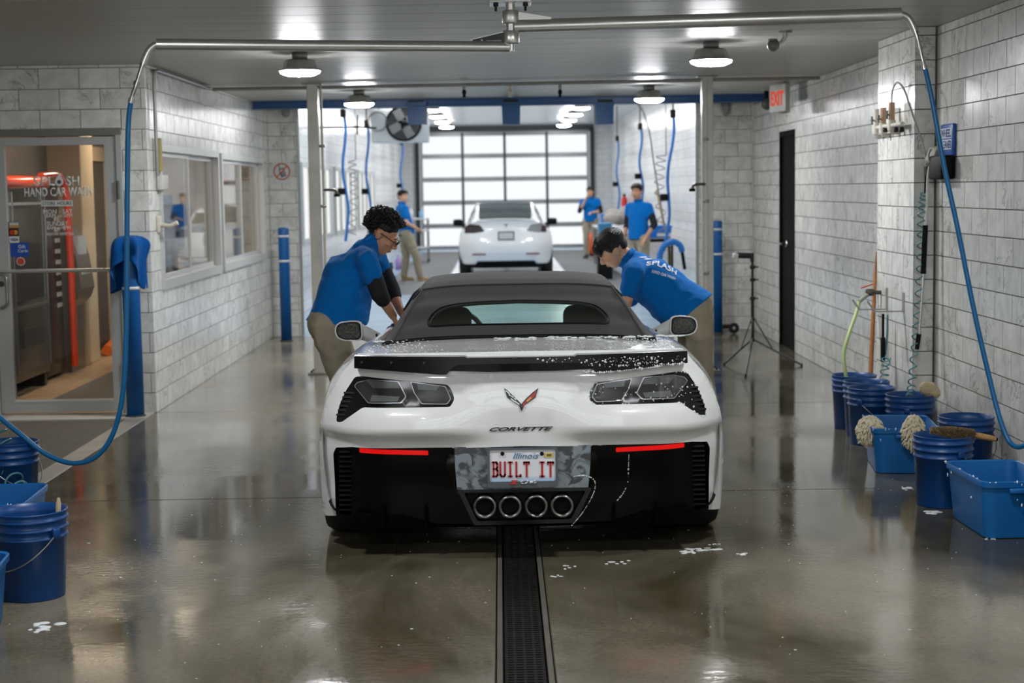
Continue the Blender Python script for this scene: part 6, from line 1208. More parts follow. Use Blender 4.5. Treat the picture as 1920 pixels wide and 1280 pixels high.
MB().prism([Vector((px0-.03, py0-.012, zz(60))), Vector((px0-.03, py0-.012, zz(81))), Vector((px0-.205, py0-.02, zz(80))), Vector((px0-.205, py0-.02, zz(74)))], (0, .012, 0)).build('left_gusset', mat('gusset_black', '#1c1d1b', .35), bm_)
text('lettering', 'mosmatic.', mat('print_white', '#d5d6d4', .5), bm_, Vector((px0-.088, py0-.0155, zz(76.5))), (1, .04, 0), (0, 0, 1), .085, None, .001); MB().ball((px0-.155, py0-.02, zz(76)), (.006, .002, .009), 10).build('leaf_mark', mat('leaf_green', '#a7c79a', .5), bm_)
MB().prism([Vector((px0-.03, py0-.02, zz(59))), Vector((px0-.215, py0-.02, zz(73.5))), Vector((px0-.215, py0-.02, zz(74.6))), Vector((px0-.03, py0-.02, zz(60.3)))], (0, .03, 0)).build('gusset_edge', STEEL, bm_)
MB().prism([Vector((px0+.03, py0-.012, zz(22))), Vector((px0+.03, py0-.012, zz(44))), Vector((px0+.215, py0-.02, zz(43))), Vector((px0+.215, py0-.02, zz(34)))], (0, .014, 0)).build('right_gusset', STEEL, bm_)
# hoses of the boom
def hose(label, start, pts, Y, dYs, wallend=None):
    t = thing('wash_hose', label, 'hose', tuple(start)); n = len(pts); P = [aY(px_, py_, Y+dYs*(i/(n-1))**2) for i, (px_, py_) in enumerate(pts)]; C = catmull([start]+P, 10); L = [0.]
    for a_, b_ in zip(C, C[1:]): L.append(L[-1]+(b_-a_).length)
    i1 = next(i for i, l in enumerate(L) if l > .12); i2 = next(i for i, l in enumerate(L) if l > .32)
    MB().tube(C[:i1+1], .019, 10).build('steel_elbow', STEEL, t); f = MB(); f.tube(C[i1:i2+1], .011, 10); 
    for k in (i1, (i1+i2)//2, i2): d = (C[k+1]-C[k]).normalized(); f.cyl(C[k]-d*.012, C[k]+d*.012, .017, n=8)
    f.build('coupling', mat('chrome', '#d8d8d6', .12, metal=1.), t); MB().tube(C[i2:], .0135, 10).build('rubber_hose', BLUEH, t); return t
hose('blue wash hose hanging from the left boom arm and looping low by the door', eL, ((279, 95), (266, 125), (255, 160), (247, 185), (241, 230), (239, 330), (238, 450), (237, 600), (231, 730), (213, 810), (180, 856), (135, 868), (85, 850), (40, 815), (0, 783), (-60, 735)), eL.y, .2)
hose('blue wash hose hanging from the right boom arm down the tiled wall', eR, ((1704, 35), (1717, 62), (1727, 98), (1736, 135), (1748, 190), (1770, 310), (1796, 430), (1828, 590), (1858, 720), (1875, 785), (1893, 828), (1915, 837), (1945, 815)), eR.y, -.45)
# ---- swivel pipe stub on the ceiling
q = aZ(1472, 58, HC); t = thing('ceiling_pipe_stub', 'bent pipe stub with a round cap hanging from the ceiling on the right', 'pipe', (q.x, q.y, HC-.1)); MB().cyl((q.x, q.y, HC), (q.x, q.y, HC-.012), .045, n=18).build('flange', GALV, t); MB().tube(catmull([(q.x, q.y, HC-.01), (q.x-.005, q.y, HC-.05), (q.x-.03, q.y, HC-.08), (q.x-.07, q.y, HC-.09)], 6), .018, 10).build('bend', STEEL, t); MB().lathe([(.0, -.02), (.035, -.02), (.042, 0), (.035, .02), (0, .02)], (q.x-.075, q.y-.0, HC-.09), 18, axis='Y').build('cap', GALV, t); MB().cyl((q.x-.08, q.y, HC-.05), (q.x-.08, q.y, HC-.06), .03, n=14).build('cap_plate', GALV, t)
# ---- buckets and tubs
BKT = mat('bucket_blue', '#043b73', .38, var=.06, vscale=9); TUBM = mat('tub_blue', '#0c5b98', .4, var=.08, vscale=7); WIRE = mat('bail_wire', '#9a9c9a', .3, metal=.9)
bk0 = thing('bucket', 'x', 'bucket', (0, 0, 0), 'blue wash buckets'); h = .37
MB().lathe([(0, .004), (.128, .004), (.131, .0), (.133, .004), (.146, .255), (.153, .257), (.154, .264), (.147, .268), (.148, .292), (.155, .294), (.156, .301), (.149, .305), (.150, .33), (.157, .332), (.158, .339), (.151, .343), (.152, .362), (.156, .366), (.154, .370), (.147, .369), (.145, .33), (.128, .012), (0, .010)], (0, 0, 0), 40).build('pail', BKT, bk0)
for sx in (-1, 1): MB().rbox((sx*.160, 0, .285), (.02, .035, .04), .006).build('handle_ear', BKT, bk0)
MB().tube([(math.cos(a)*.165, -.10*math.sin(a)-.06*math.sin(a), .285-math.sin(a)*.15) for a in np.linspace(0, math.pi, 20)], .0028, 6).build('bail', WIRE, bk0)
def bucket(x, y, rz, label, first=[True], z=0.):
    if first[0]: bk0.location = (x, y, z); bk0.rotation_euler = (0, 0, rz); bk0['label'] = label; first[0] = False; return bk0
    return copy_tree(bk0, (x, y, z), rz, label)
def gp(px_, py_): return aZ(px_, py_)
q = gp(1602, 786); A_ = (q.x, q.y); bucket(q.x, q.y, 2.2, 'farthest blue bucket by the pier with a green hose and a stick in it')
q = gp(1626, 800); B_ = (q.x+.02, q.y+.0); q = gp(1636, 812); C_ = (q.x-.0, q.y-.10); C_ = (aY(1633, 815, 10.28).x, 10.28); B_ = (aY(1624, 800, 10.62).x, 10.62); A_ = (aY(1601, 790, 10.97).x, 10.97)
bk0.location = (*A_, 0)
bucket(*B_, 2.0, 'middle blue bucket of the row of three beside the pier'); bucket(*C_, .9, 'nearest blue bucket of the row of three beside the pier, wire bail hanging in front')
D_ = (2.545, 9.90); bucket(*D_, 1.2, 'blue bucket in the corner under the coiled hose with a sponge on its rim')
F_ = (2.61, 8.92); bucket(*F_, .3, 'blue bucket against the wall behind the wool mitts')
G_ = (2.30, 8.27); bucket(*G_, 1.9, 'blue bucket with a wooden-handled brush lying across it')
I_ = (2.56, 7.12); bucket(*I_, 2.6, 'blue bucket cut off by the right edge of the picture')
q = gp(60, 1118); bucket(q.x, q.y+.02, -.6, 'blue bucket with a brush handle inside at the lower left'); L2 = (q.x, q.y+.02)
L1 = aY(22, 930, 8.55); bucket(L1.x, 8.55, 1., 'blue bucket under the teal coil at the left edge')
def tub(x, y, rz, label, lx=.36, ly=.58, hh=.26):
    t = thing('wash_tub', label, 'tub', (x, y, 0), 'rectangular wash tubs'); M = Matrix.Rotation(rz, 3, 'Z')
    def ring(a, b, r, z, n=6):
        P = []
        for cx_, cy_, s0 in ((a-r, b-r, 0), (-a+r, b-r, 1), (-a+r, -b+r, 2), (a-r, -b+r, 3)):
            for k in range(n+1): an = s0*math.pi/2+k*math.pi/2/n; P.append(Vector((x, y, 0))+M @ Vector((cx_+math.cos(an)*r, cy_+math.sin(an)*r, z)))
        return P
    a, b = lx/2, ly/2; rows = [ring(a*.84, b*.88, .04, .006), ring(a*.86, b*.90, .05, .0+.004), ring(a*.97, b*.975, .05, hh-.03), ring(a*1.02, b*1.012, .055, hh-.03), ring(a*1.03, b*1.018, .056, hh-.004), ring(a*1.01, b*1.0, .052, hh), ring(a*.965, b*.965, .048, hh-.006), ring(a*.84, b*.88, .04, .014)]
    mb = MB(); mb.grid(rows, True, True); mb.add(rows[0], [tuple(range(len(rows[0])))]); mb.add(rows[-1], [tuple(range(len(rows[-1])))]); mb.build('basin', TUBM, t, angle=50); 
    for sy in (-1, 1): c = Vector((x, y, 0))+M @ Vector((0, sy*b*1.03, hh-.045)); MB().rbox(c, (.12, .025, .025), .006, rz=rz).build('grip', TUBM, t)
    sd = MB(); rg = random.Random(int(x*100)); 
    for k in range(26): u = rg.random(); c = Vector((x, y, 0))+M @ Vector((-a*(1.0 if k % 2 else rg.uniform(-1, 1)), -b*1.012 if k % 2 == 0 else rg.uniform(-b, b), hh-.004-(rg.random()**2)*.12*(k % 3 == 0))); sd.ball(c, (rg.uniform(.002, .006), rg.uniform(.002, .006), rg.uniform(.003, .012)), 8)
    sd.build('soap_splashes', FOAM, t)['kind'] = 'stuff'; return t
tub(2.42, 7.70, .03, 'long blue tub with soap splashes in front of the brush bucket', .36, .60, .28)
E_ = (2.36, 9.42); tub(*E_, -.12, 'blue tub with two wool wash mitts hung over its rim', .38, .56, .27)
tub(-2.16, 6.02, .12, 'blue tub at the lower left corner of the picture', .42, .55, .27)
tub(-2.42, 7.55, .05, 'blue tub between the two left buckets', .36, .55, .27)
# wool mitts, brush, sponge
WOOL = mat('lambswool', '#cfc4a6', .95, sheen=.5)
def mitt(c, sx, sy, sz, label, seed):
    t = thing('wash_mitt', label, 'mitt', tuple(c), 'wool wash mitts'); rg = random.Random(seed); core = MB(); core.ball(c, (sx*.8, sy*.7, sz*.85), 14); core.build('core', WOOL, t); n = MB()
    for k in range(420):
        th = math.acos(rg.uniform(-1, 1)); ph = rg.uniform(0, 6.283); d = Vector((math.sin(th)*math.cos(ph), math.sin(th)*math.sin(ph), math.cos(th))); p = c+Vector((d.x*sx*.85, d.y*sy*.75, d.z*sz*.9)); e = p+Vector((d.x*.018, d.y*.018, d.z*.01-.022))+Vector((rg.gauss(0, .006), rg.gauss(0, .006), rg.gauss(0, .006))); n.tube([p, p.lerp(e, .5)+Vector((d.x, d.y, 0))*.006, e], [.0055, .005, .0028], 5)
    n.build('wool_strands', WOOL, t)['kind'] = 'stuff'
mitt(Vector((E_[0]-.20, E_[1]-.10, .245)), .075, .10, .085, 'cream wool wash mitt hanging over the left side of the tub', 1); mitt(Vector((E_[0]+.00, E_[1]-.325, .265)), .06, .075, .10, 'cream wool wash mitt hanging on the near rim of the tub', 2)
t = thing('wheel_brush', 'brown bristle brush with a wooden handle lying across a blue bucket', 'brush', (G_[0]+.1, G_[1], .4)); a = aY(1745, 812, G_[1]-.08); b = aY(1826, 815, G_[1]-.05); e_ = aY(1866, 823, G_[1]-.03); a.z = max(a.z, .405); 
MB().tube([b.lerp(a, .0), b.lerp(e_, .3), b.lerp(e_, .75), e_], [.014, .017, .016, .013], 10).build('wooden_handle', mat('handle_wood', '#a8824f', .6, var=.2, vscale=40), t); MB().cyl(e_, e_+(e_-b).normalized()*.012, .009, n=10).build('hang_ring', STEEL_D, t); brm = MB(); rg = random.Random(4); ax = (b-a).normalized(); u1 = ax.orthogonal().normalized(); w1 = ax.cross(u1); brm.tube([a, b], .012, 8)
for k in range(1300): s_ = rg.random(); an = rg.uniform(0, 6.283); d = u1*math.cos(an)+w1*math.sin(an); L = .034*(.55+.45*math.sin(min(1, s_*1.2)*2.0)); p = a.lerp(b, s_); brm.tube([p+d*.008, p+d*L+ax*rg.gauss(0, .004)], [.0022, .0012], 3, caps=False)
brm.build('bristles', mat('bristle_brown', '#7d6a4a', .9), t)['kind'] = 'stuff'
c = Vector((D_[0]+.10, D_[1]-.06, .405)); sp2 = MB(); sp2.ball(c, (.06, .045, .05), 12); sp2.ball(c+Vector((.035, -.02, -.02)), (.035, .03, .035), 10); sp2.ball(c+Vector((-.03, -.02, .01)), (.04, .03, .045), 10); skinmesh('sponge', sp2, mat('sponge_tan', '#bba987', .95, bump=1., bscale=90), None, .008, 2); o = bpy.data.objects['sponge']; tag(o, 'tan sponge resting on the rim of the corner bucket', 'sponge')
c = Vector((L2[0]+.09, L2[1]+.06, 0)); MB().tube([c+Vector((0, 0, .05)), c+Vector((.015, 0, .38)), c+Vector((.017, 0, .405))], [.014, .012, .006], 8).build('brush_handle', mat('handle_pale', '#a99b7e', .6), label='pale brush handle standing in the lower left bucket', cat='brush')
# ---- on the pier: valves, hook bracket, tap, hoses
t = thing('valve_manifold', 'row of white plastic valves and pipes high on the tiled pier', 'valves', (XP-.05, 10.8, 1.9)); Xv = XP-.05
PB = mat('pvc_rust', '#b08f76', .6)
for k, (px_, y0_, y1_) in enumerate(((1643, 205, 242), (1656, 202, 240), (1672, 192, 234))):
    a = aX(px_, y0_, Xv); b = aX(px_, y1_, Xv); b.y = a.y; MB().cyl(a, b, .021, n=12).build('valve_body', PVC if k == 0 else PB, t); MB().cyl(b+Vector((0, 0, .03)), b-Vector((0, 0, .035)), .027, n=12).build('collar', PVC, t); MB().tube([b-Vector((0, 0, .02)), b-Vector((0, 0, .05)), b+Vector((.05, .0, -.05))], .016, 8).build('elbow', PVC, t)
    h_ = MB(); c = a.lerp(b, .55)+Vector((-.03, 0, 0)); h_.cyl(c, c+Vector((.03, 0, 0)), .006, n=6)
    for an in (0, math.pi/2): h_.box(c, (.008, .055, .010), rx=an)
    h_.build('hand_wheel', STEEL_D, t)
a = aX(1640, 240, Xv); b = aX(1692, 235, Xv); b.z = a.z; MB().tube([a, b], .014, 8).build('header_pipe', PVC, t); 
for px_ in (1660, 1680, 1690): c = aX(px_, 243, Xv); MB().rbox(c, (.03, .04, .035), .008).build('drain_cock', STEEL_D, t)
t = thing('spray_lance', 'white spray lance with a black grip hanging by the wheel cleaner sign', 'lance', (2.7, 10.2, 1.0)); YLn = 10.20
hp = [aY(px_, py_, YLn) for px_, py_ in ((1757, 306), (1750, 305), (1744, 312), (1740, 330), (1738, 380), (1735, 424))]; MB().tube(catmull(hp, 6), .0085, 8).build('white_tube', mat('tube_white', '#d3d4d0', .35), t)
a = aY(1735, 422, YLn); b = aY(1731, 513, YLn); MB().cyl(a, b, .017, n=12).build('black_grip', SB, t); c = aY(1723, 626, YLn-.03); MB().cyl(b, c, .009, n=10).build('steel_tube', mat('tube_silver', '#b9bab8', .3, metal=.6), t); MB().cyl(c, aY(1719, 655, YLn-.03), .016, .014, n=10).build('nozzle', SB, t)
t = thing('wheel_cleaner_station', 'blue wheel cleaner sign on a black hose holder with a grey spray gun', 'sign', (XN, 10.05, 1.7)); a = aX(1764, 234, XN-.02); b = aX(1787, 288, XN-.02); yA, yB = a.y, b.y
MB().rbox((XN-.012, (yA+yB)/2, (a.z+b.z)/2-.01), (.024, yA-yB, abs(a.z-b.z)+.02), .01).build('blue_board', mat('station_blue', '#1450a0', .4), t); z0 = aX(1776, 290, XN-.02).z; 
zt_, zb_ = aX(1776, 236, XN-.02).z, aX(1776, 288, XN-.02).z
for zl in (zt_-.045, zt_-.115): MB().bb(XN-.0262, XN-.024, (yA+yB)/2-(yA-yB)*.42, (yA+yB)/2+(yA-yB)*.42, zl-.03, zl+.03).build('white_label', mat('print_white2', '#d9dcdf', .5), t)
text('lettering', 'WHEEL', mat('station_ink', '#1c4a86', .5), t, (XN-.0263, (yA+yB)/2, zt_-.045), (0, -1, 0), (0, 0, 1), (yA-yB)*.8, .05, .001, bold=.03); text('lettering', 'CLEANER', MATS['station_ink'], t, (XN-.0263, (yA+yB)/2, zt_-.115), (0, -1, 0), (0, 0, 1), (yA-yB)*.85, .05, .001, bold=.03)
z1 = aX(1776, 336, XN-.02).z; MB().rbox((XN-.05, (yA+yB)/2, (zb_+z1)/2-.005), (.09, (yA-yB)*1.05, (zb_-z1)-.01), .015).build('holder', SB, t); c = aY(1752, 292, 10.15); MB().rbox(c, (.06, .12, .12), .025, rz=.3, ry=.4, seg=3).build('spray_gun', mat('gun_grey', '#8f8f86', .6, var=.2, vscale=40), t); MB().rbox(c+Vector((.03, 0, -.10)), (.09, .14, .08), .02).build('gun_cradle', SB, t); MB().tube(catmull([c+Vector((-.03, -.03, .04)), c+Vector((-.05, -.05, 0)), c+Vector((-.03, -.04, -.06))], 5), .006, 6).build('trigger_guard', mat('gun_grey', '#8f8f86', .6), t)
t = thing('feed_tube', 'thin grey feed tube arching from the valves to the lance', 'tube', (2.6, 10.6, 1.9)); MB().tube(catmull([aX(1672, 195, Xv), aX(1673, 172, Xv), aX(1681, 155, Xv), aX(1694, 166, Xv-.02), aX(1708, 205, Xv-.0), aY(1724, 252, 10.24), aY(1734, 285, 10.22), aY(1736, 310, 10.22)], 8), .0065, 8).build('tube_run', mat('tube_grey', '#a9a9a2', .4), t); c = aY(1736, 312, 10.22); MB().cyl(c, aY(1736, 328, 10.22), .012, n=8).build('brass_joint', mat('brass_dull', '#57544b', .35, metal=.8), t); MB().cyl(aY(1736, 328, 10.22), aY(1735, 362, 10.22), .009, n=8).build('strain_spring', SB, t)
def coil(label, pts, R, turns, r=.0045, lead=None, m=None):
    C = catmull([Vector(p) for p in pts], 24); n = len(C)*4; out = []; L = len(C)-1
    for i in range(n+1):
        s_ = i/n*L; k = min(int(s_), L-1); p = C[k].lerp(C[k+1], s_-k); d = (C[k+1]-C[k]).normalized(); u = d.cross(Vector((0, 1, .01))).normalized(); w_ = d.cross(u); an = 2*math.pi*turns*i/n; out.append(p+(u*math.cos(an)+w_*math.sin(an))*R)
    if lead is None: return MB().tube(out, r, 6).build('coil_hose', m or TEAL, label=label, cat='hose', group='coiled hoses')
    t = thing('coil_hose', label, 'hose', tuple(out[-1]), 'coiled hoses'); MB().tube(out, r, 6).build('coil', m or TEAL, t); MB().tube([Vector((out[0].x, out[0].y, lead)), out[0]], r, 6).build('lead', m or TEAL, t); return t
coil('long teal coiled hose hanging at the pier corner beside the lance', (aY(1733, 362, 10.24), aY(1728, 395, 10.22), aY(1726, 470, 10.22), aY(1722, 560, 10.2), aY(1716, 640, 10.18), aY(1709, 722, 10.1), aY(1706, 745, 10.0)), .022, 24)
coil('short teal coiled hose hanging under the hook bracket', (aX(1662, 670, XP-.07), aX(1659, 690, XP-.07), aX(1658, 715, XP-.09), aX(1659, 735, XP-.15)), .027, 6)
coil('teal coiled hose hanging at the left edge over the buckets', (aY(-10, 800, 8.6), aY(12, 850, 8.55), aY(25, 900, 8.4), aY(52, 945, 8.2)), .05, 9, .006)
t = thing('hook_bracket', 'aluminium double hook bracket on the tiled pier holding a spray gun', 'bracket', (XP, 10.7, 1.0)); AL = mat('bracket_alu', '#a1a19b', .35, metal=.7)
for px_, y0_, y1_ in ((1664, 539, 582), (1695, 548, 586)):
    a = aX(px_, y0_, XP); b = aX(px_, y1_, XP); MB().bb(XP-.008, XP, a.y-.022, a.y+.022, b.z, a.z).build('wall_strap', AL, t); c = Vector((XP-.012, a.y, b.z+.01)); MB().box(c+Vector((-.09, -.0, 0)), (.19, .035, .008)).build('shelf_arm', AL, t); MB().box(c+Vector((-.205, .0, .035)), (.09, .03, .008), ry=.95).build('upturned_hook', AL, t)
t = thing('wall_tap', 'wall tap with an orange lever and a green hose running down into a bucket', 'tap', (XP-.2, 11.1, 1.1)); a = aX(1652, 548, XP); b = aY(1622, 548, a.y); MB().tube([a, a.lerp(b, .6)], .014, 8).build('pipe', mat('brass_dull', '#57544b', .35, metal=.8), t); m_ = a.lerp(b, .7); MB().rbox(m_, (.06, .04, .05), .012).build('valve', mat('brass_dull', '#57544b', .35, metal=.8), t); MB().box(m_+Vector((-.02, 0, .045)), (.09, .018, .008), ry=-.3).build('orange_lever', mat('lever_orange', '#d4531f', .4), t); g0 = aY(1611, 565, a.y-.02); MB().tube([m_, g0], .017, 8).build('hose_tail', mat('tail_grey', '#8d9286', .4), t)
MB().tube(catmull([g0, aY(1606, 585, a.y-.05), aY(1592, 625, A_[1]+.05), aY(1582, 665, A_[1]), Vector((A_[0]-.06, A_[1]-.03, .34)), Vector((A_[0]-.03, A_[1], .08))], 8), .013, 8).build('green_hose', mat('hose_green', '#a9bb7c', .4), t)
a = aX(1642, 472, XP+.24); b = Vector((A_[0]+.10, A_[1], .03)); a = aY(1643, 472, 11.36); MB().tube([b, b.lerp(a, .5), b.lerp(a, .85), a], [.017, .016, .012, .004], 10).build('broom_stick', mat('stick_wood', '#9a6231', .6, var=.15, vscale=20), label='orange-brown wooden stick leaning from a bucket against the right wall', cat='stick')
t = thing('pressure_gun', 'black pressure gun hanging below the hook bracket with a clear tube', 'spray gun', (XP-.07, 10.75, .7)); a = aX(1656, 588, XP-.08); b = aX(1654, 635, XP-.08); c = aX(1653, 668, XP-.08); b.y = c.y = a.y; MB().cyl(a, b, .009, n=8).build('lance_tube', SB, t); MB().rbox((b+c)/2, (.03, .035, (b-c).length+.03), .01, seg=3).build('gun_body', SB, t); MB().cyl(c+Vector((0, 0, -.03)), c+Vector((0, 0, -.012)), .016, n=10).build('gun_end', SB, t); d1 = aX(1664, 590, XP-.05); MB().tube(catmull([d1, d1+Vector((0, 0, -.12)), d1+Vector((-.01, 0, -.25)), aX(1661, 672, XP-.07)], 6), .007, 6).build('clear_tube', TEAL, t)
# ---- light stand with a flash
cx_, cy_ = aY(1411, 560, 15.35).x, 15.35; t = thing('light_stand', 'black tripod light stand with a small flash, by the far right wall', 'light stand', (cx_, cy_, 0)); BK = mat('stand_black', '#121212', .45); zt_ = aY(1408, 485, cy_).z; hub = .21
MB().cyl((cx_, cy_, hub-.03), (cx_, cy_, .62), .017, n=10).build('lower_tube', BK, t); MB().cyl((cx_, cy_, .55), (cx_, cy_, zt_), .012, n=10).build('upper_tube', BK, t)
for z in (.60, .78, zt_-.08): MB().rbox((cx_, cy_, z), (.05, .04, .035), .008).build('clamp', BK, t); MB().cyl((cx_+.02, cy_, z), (cx_+.055, cy_, z), .007, n=6).build('clamp_knob', BK, t)
for px_, py_ in ((1358, 684), (1503, 686), (1398, 706)):
    f = aZ(px_, py_); hh_ = Vector((cx_, cy_, hub)); f = Vector((f.x, f.y, .012)); lg = MB().tube([hh_, f], .010, 8).build('leg', BK, t); MB().ball(f, .014, 8).build('rubber_foot', BK, lg); MB().tube([Vector((cx_, cy_, .43)), hh_.lerp(f, .42)], .006, 6).build('brace', BK, t)
fl_ = aY(1394, 479, cy_-.02); MB().rbox((fl_.x, cy_, fl_.z), (.15, .05, .055), .01, ry=.05).build('flash_body', BK, t); MB().rbox((fl_.x-.075, cy_-.004, fl_.z-.003), (.05, .055, .05), .008, ry=.05).build('flash_head', mat('flash_lens', '#d2d3d0', .3), t); MB().rbox((cx_-.005, cy_, fl_.z-.02), (.035, .05, .09), .01).build('bracket', BK, t)
# ---- small black wheel fitting by the far wall, foam on the floor
q = aZ(1376, 625); t = thing('hose_caster', 'small black wheel on a bracket at the foot of the far right wall', 'wheel', (q.x, q.y, 0)); MB().lathe([(.02, -.02), (.055, -.02), (.062, 0), (.055, .02), (.02, .02)], (q.x, q.y, .062), 18, axis='Y', closed=True).build('wheel', RUB, t); MB().rbox((q.x-.08, q.y+.02, .08), (.12, .03, .05), .008).build('bracket', STEEL_D, t)
fo = MB(); rg = random.Random(11)
def puddle(px_, py_, w_, n=10):
    q = aZ(px_, py_)
    for k in range(n): fo.ball((q.x+rg.gauss(0, w_*.35), q.y+rg.gauss(0, w_*.3), .001), (rg.uniform(.01, .035)*w_/.12, rg.uniform(.01, .03)*w_/.12, .002), 10)
for a in ((1310, 1030, .08, 14), (1280, 1036, .08, 8), (1155, 1055, .07, 6), (1060, 1063, .05, 5), (1340, 1020, .04, 6), (92, 1172, .09, 10), (75, 1182, .06, 6), (1700, 915, .07, 10), (1750, 960, .08, 10), (1860, 1010, .05, 6), (1045, 1080, .04, 4), (1395, 1040, .05, 5)): puddle(*a)
for k in range(200):
    x = rg.uniform(-2.2, 2.5); y = rg.uniform(5.4, 9.5)
    if DX0-.04 < x < DX1+.04: continue
    r = rg.choice((.0015, .002, .002, .003, .005)); fo.ball((x, y, .0008), (r*rg.uniform(.8, 2), r, .0012), 6)
fo.build('soap_foam', FOAM, label='flecks and patches of white soap foam on the wet floor', cat='foam', kind='stuff')
# ================================================================== things in the second bay
HB = mat('far_hose_blue', '#1667b0', .4)
def vhose(px_, y0, y1, Y, label, sway=0.):
    a = aY(px_, y0, Y); b = aY(px_+sway, y1, Y); t = thing('ceiling_hose', label, 'hose', tuple(b), 'blue ceiling hoses'); P = [a.lerp(b, k/8)+Vector((.03*math.sin(k*1.3), .02*math.cos(k), 0)) for k in range(9)]; P[0].x = a.x; MB().tube(catmull(P, 4), .022, 8).build('hose_run', HB, t); MB().rbox(a.lerp(b, .03), (.08, .08, .12), .01).build('ceiling_reel', STEEL_D, t); m_ = a.lerp(b, .62); MB().rbox(m_+Vector((-.06, 0, 0)), (.12, .05, .1), .012).build('spray_trigger', SB, t); 
    MB().tube([Vector((a.x, a.y, a.z)), Vector((a.x, a.y, HC2))], .012, 6).build('drop_rod', STEEL_D, t); return t
vhose(643, 205, 452, 24., 'blue ceiling hose nearest the opening on the left side of the second bay', 8); vhose(687, 225, 440, 28., 'second blue ceiling hose on the left side of the second bay', 6); vhose(753, 262, 400, 38., 'thin blue ceiling hose near the overhead door on the left side')
vhose(1262, 205, 470, 23., 'blue ceiling hose nearest the opening on the right side of the second bay', -14); vhose(1200, 232, 390, 29., 'second blue ceiling hose on the right side of the second bay', 4); vhose(1157, 255, 400, 36., 'thin blue ceiling hose near the overhead door on the right side', 3)
def rod(name, pts, r, m, label, cat, Y): return MB().tube(catmull([aY(a, b, Y) for a, b in pts], 6), r, 6).build(name, m, label=label, cat=cat, base=True)
rod('air_hose', ((1170, 128), (1183, 160), (1195, 193), (1206, 210), (1218, 250), (1225, 300), (1233, 350), (1242, 400), (1250, 450)), .012, mat('hose_grey', '#7b7d7e', .5), 'thin grey air hose slanting down from the far ceiling on the right', 'hose', 25.)
coil('grey coiled air hose hanging by the left windows of the second bay', [aY(660, 300, 25), aY(664, 360, 25), aY(660, 440, 25)], .06, 9, .008, HC2, mat('hose_grey', '#7b7d7e', .5)); coil('coiled air hose hanging between the right hoses of the second bay', [aY(1240, 290, 24), aY(1236, 350, 24), aY(1244, 440, 24)], .07, 8, .008, HC2, mat('hose_grey', '#7b7d7e', .5))
# fan heater box
a = aY(695, 205, 26.); b = aY(803, 266, 26.); t = thing('fan_heater', 'white fan heater box with a round black fan hung under the far ceiling', 'fan', ((a.x+b.x)/2, 26., b.z)); xm, zm = (a.x+b.x)/2, (a.z+b.z)/2; wB, hB = b.x-a.x, a.z-b.z
MB().rbox((xm, 26.25, zm), (wB, .5, hB), .02).build('housing', mat('heater_white', '#cfd2d3', .4), t); c = aY(757, 231, 25.99); R = .26
MB().lathe([(R, 0), (R+.03, -.03), (R+.03, .0)], c, 32, axis='Y', closed=True).build('fan_ring', SB, t); MB().cyl(c+Vector((0, -.004, 0)), c, R, n=32).build('fan_throat', mat('throat_dark', '#3c3e3f', .6), t); 
for k in range(4): an = k*math.pi/2+.5; MB().box(c+Vector((math.cos(an)*R*.52, -.015, math.sin(an)*R*.52)), (R*.85, .012, .14), ry=-an, rx=.0).build('blade', mat('blade_grey', '#77797a', .4), t)
MB().lathe([(0, -.04), (.05, -.035), (.06, 0)], c, 16, axis='Y').build('fan_hub', SB, t)
for dx_ in (-.35, .35): MB().cyl((xm+dx_, 26.25, zm+hB/2), (xm+dx_, 26.25, HC2), .012, n=8).build('hanger_rod', STEEL_D, t)
c2 = aY(708, 228, 25.99); MB().lathe([(.14, 0), (.16, -.03), (.16, 0)], c2, 24, axis='Y', closed=True).build('duct_ring', GALV, t)
# left wall brackets
t = thing('wall_rack', 'dark pipe rack on the left wall under the far ceiling', 'rack', tuple(aY(680, 240, 24.5))); MB().tube([aY(670, 238, 24.5), aY(706, 240, 24.5)], .015, 6).build('bar', STEEL_D, t)
for p in ((670, 215, 252), (686, 225, 240)): MB().tube([aY(p[0], p[1], 24.5), aY(p[0], p[2], 24.5)], .015, 6).build('upright', STEEL_D, t)
MB().tube([aY(670, 238, 24.5), Vector((XL2, 24.5, aY(670, 238, 24.5).z))], .015, 6).build('wall_arm', STEEL_D, t)
# cart with bottles, left
q = aZ(783, 492); t = thing('supply_cart', 'pale supply cart beside the far worker on the left', 'cart', (q.x, q.y, 0)); CW = mat('cart_white', '#c6cacc', .45)
for z in (.35, .75, 1.02): MB().rbox((q.x, q.y, z), (.55, .7, .03), .01, seg=1).build('shelf', CW, t)
for sx in (-.26, .26):
    for sy in (-.33, .33): MB().cyl((q.x+sx, q.y+sy, .08), (q.x+sx, q.y+sy, 1.04), .015, n=8).build('upright', GALV, t); MB().lathe([(0, -.015), (.04, -.015), (.04, .015), (0, .015)], (q.x+sx, q.y+sy, .04), 12, axis='X').build('caster', RUB, t)
def bottle(x, y, z, h, col, label, r=.05):
    t = thing('spray_bottle', label, 'bottle', (x, y, z), 'bottles on the far left'); MB().lathe([(0, 0), (r, 0), (r, h*.6), (r*.35, h*.78), (r*.35, h*.85), (0, h*.85)], (x, y, z), 14).build('flask', mat('bottle_'+col[1:], col, .3), t); MB().rbox((x+.015, y, z+h*.93), (r*1.3, r*.7, h*.14), .006).build('trigger_head', CW, t)
bottle(q.x-.12, q.y-.2, 1.035, .28, '#d9dddf', 'white spray bottle on top of the pale cart'); bottle(q.x+.12, q.y-.18, 1.035, .25, '#8fb9d8', 'light blue spray bottle on top of the pale cart')
q = aZ(747, 505); bottle(q.x, q.y, 0, .34, '#a58ac0', 'purple spray bottle on the blue floor at the far left', .07); q = aZ(722, 530)
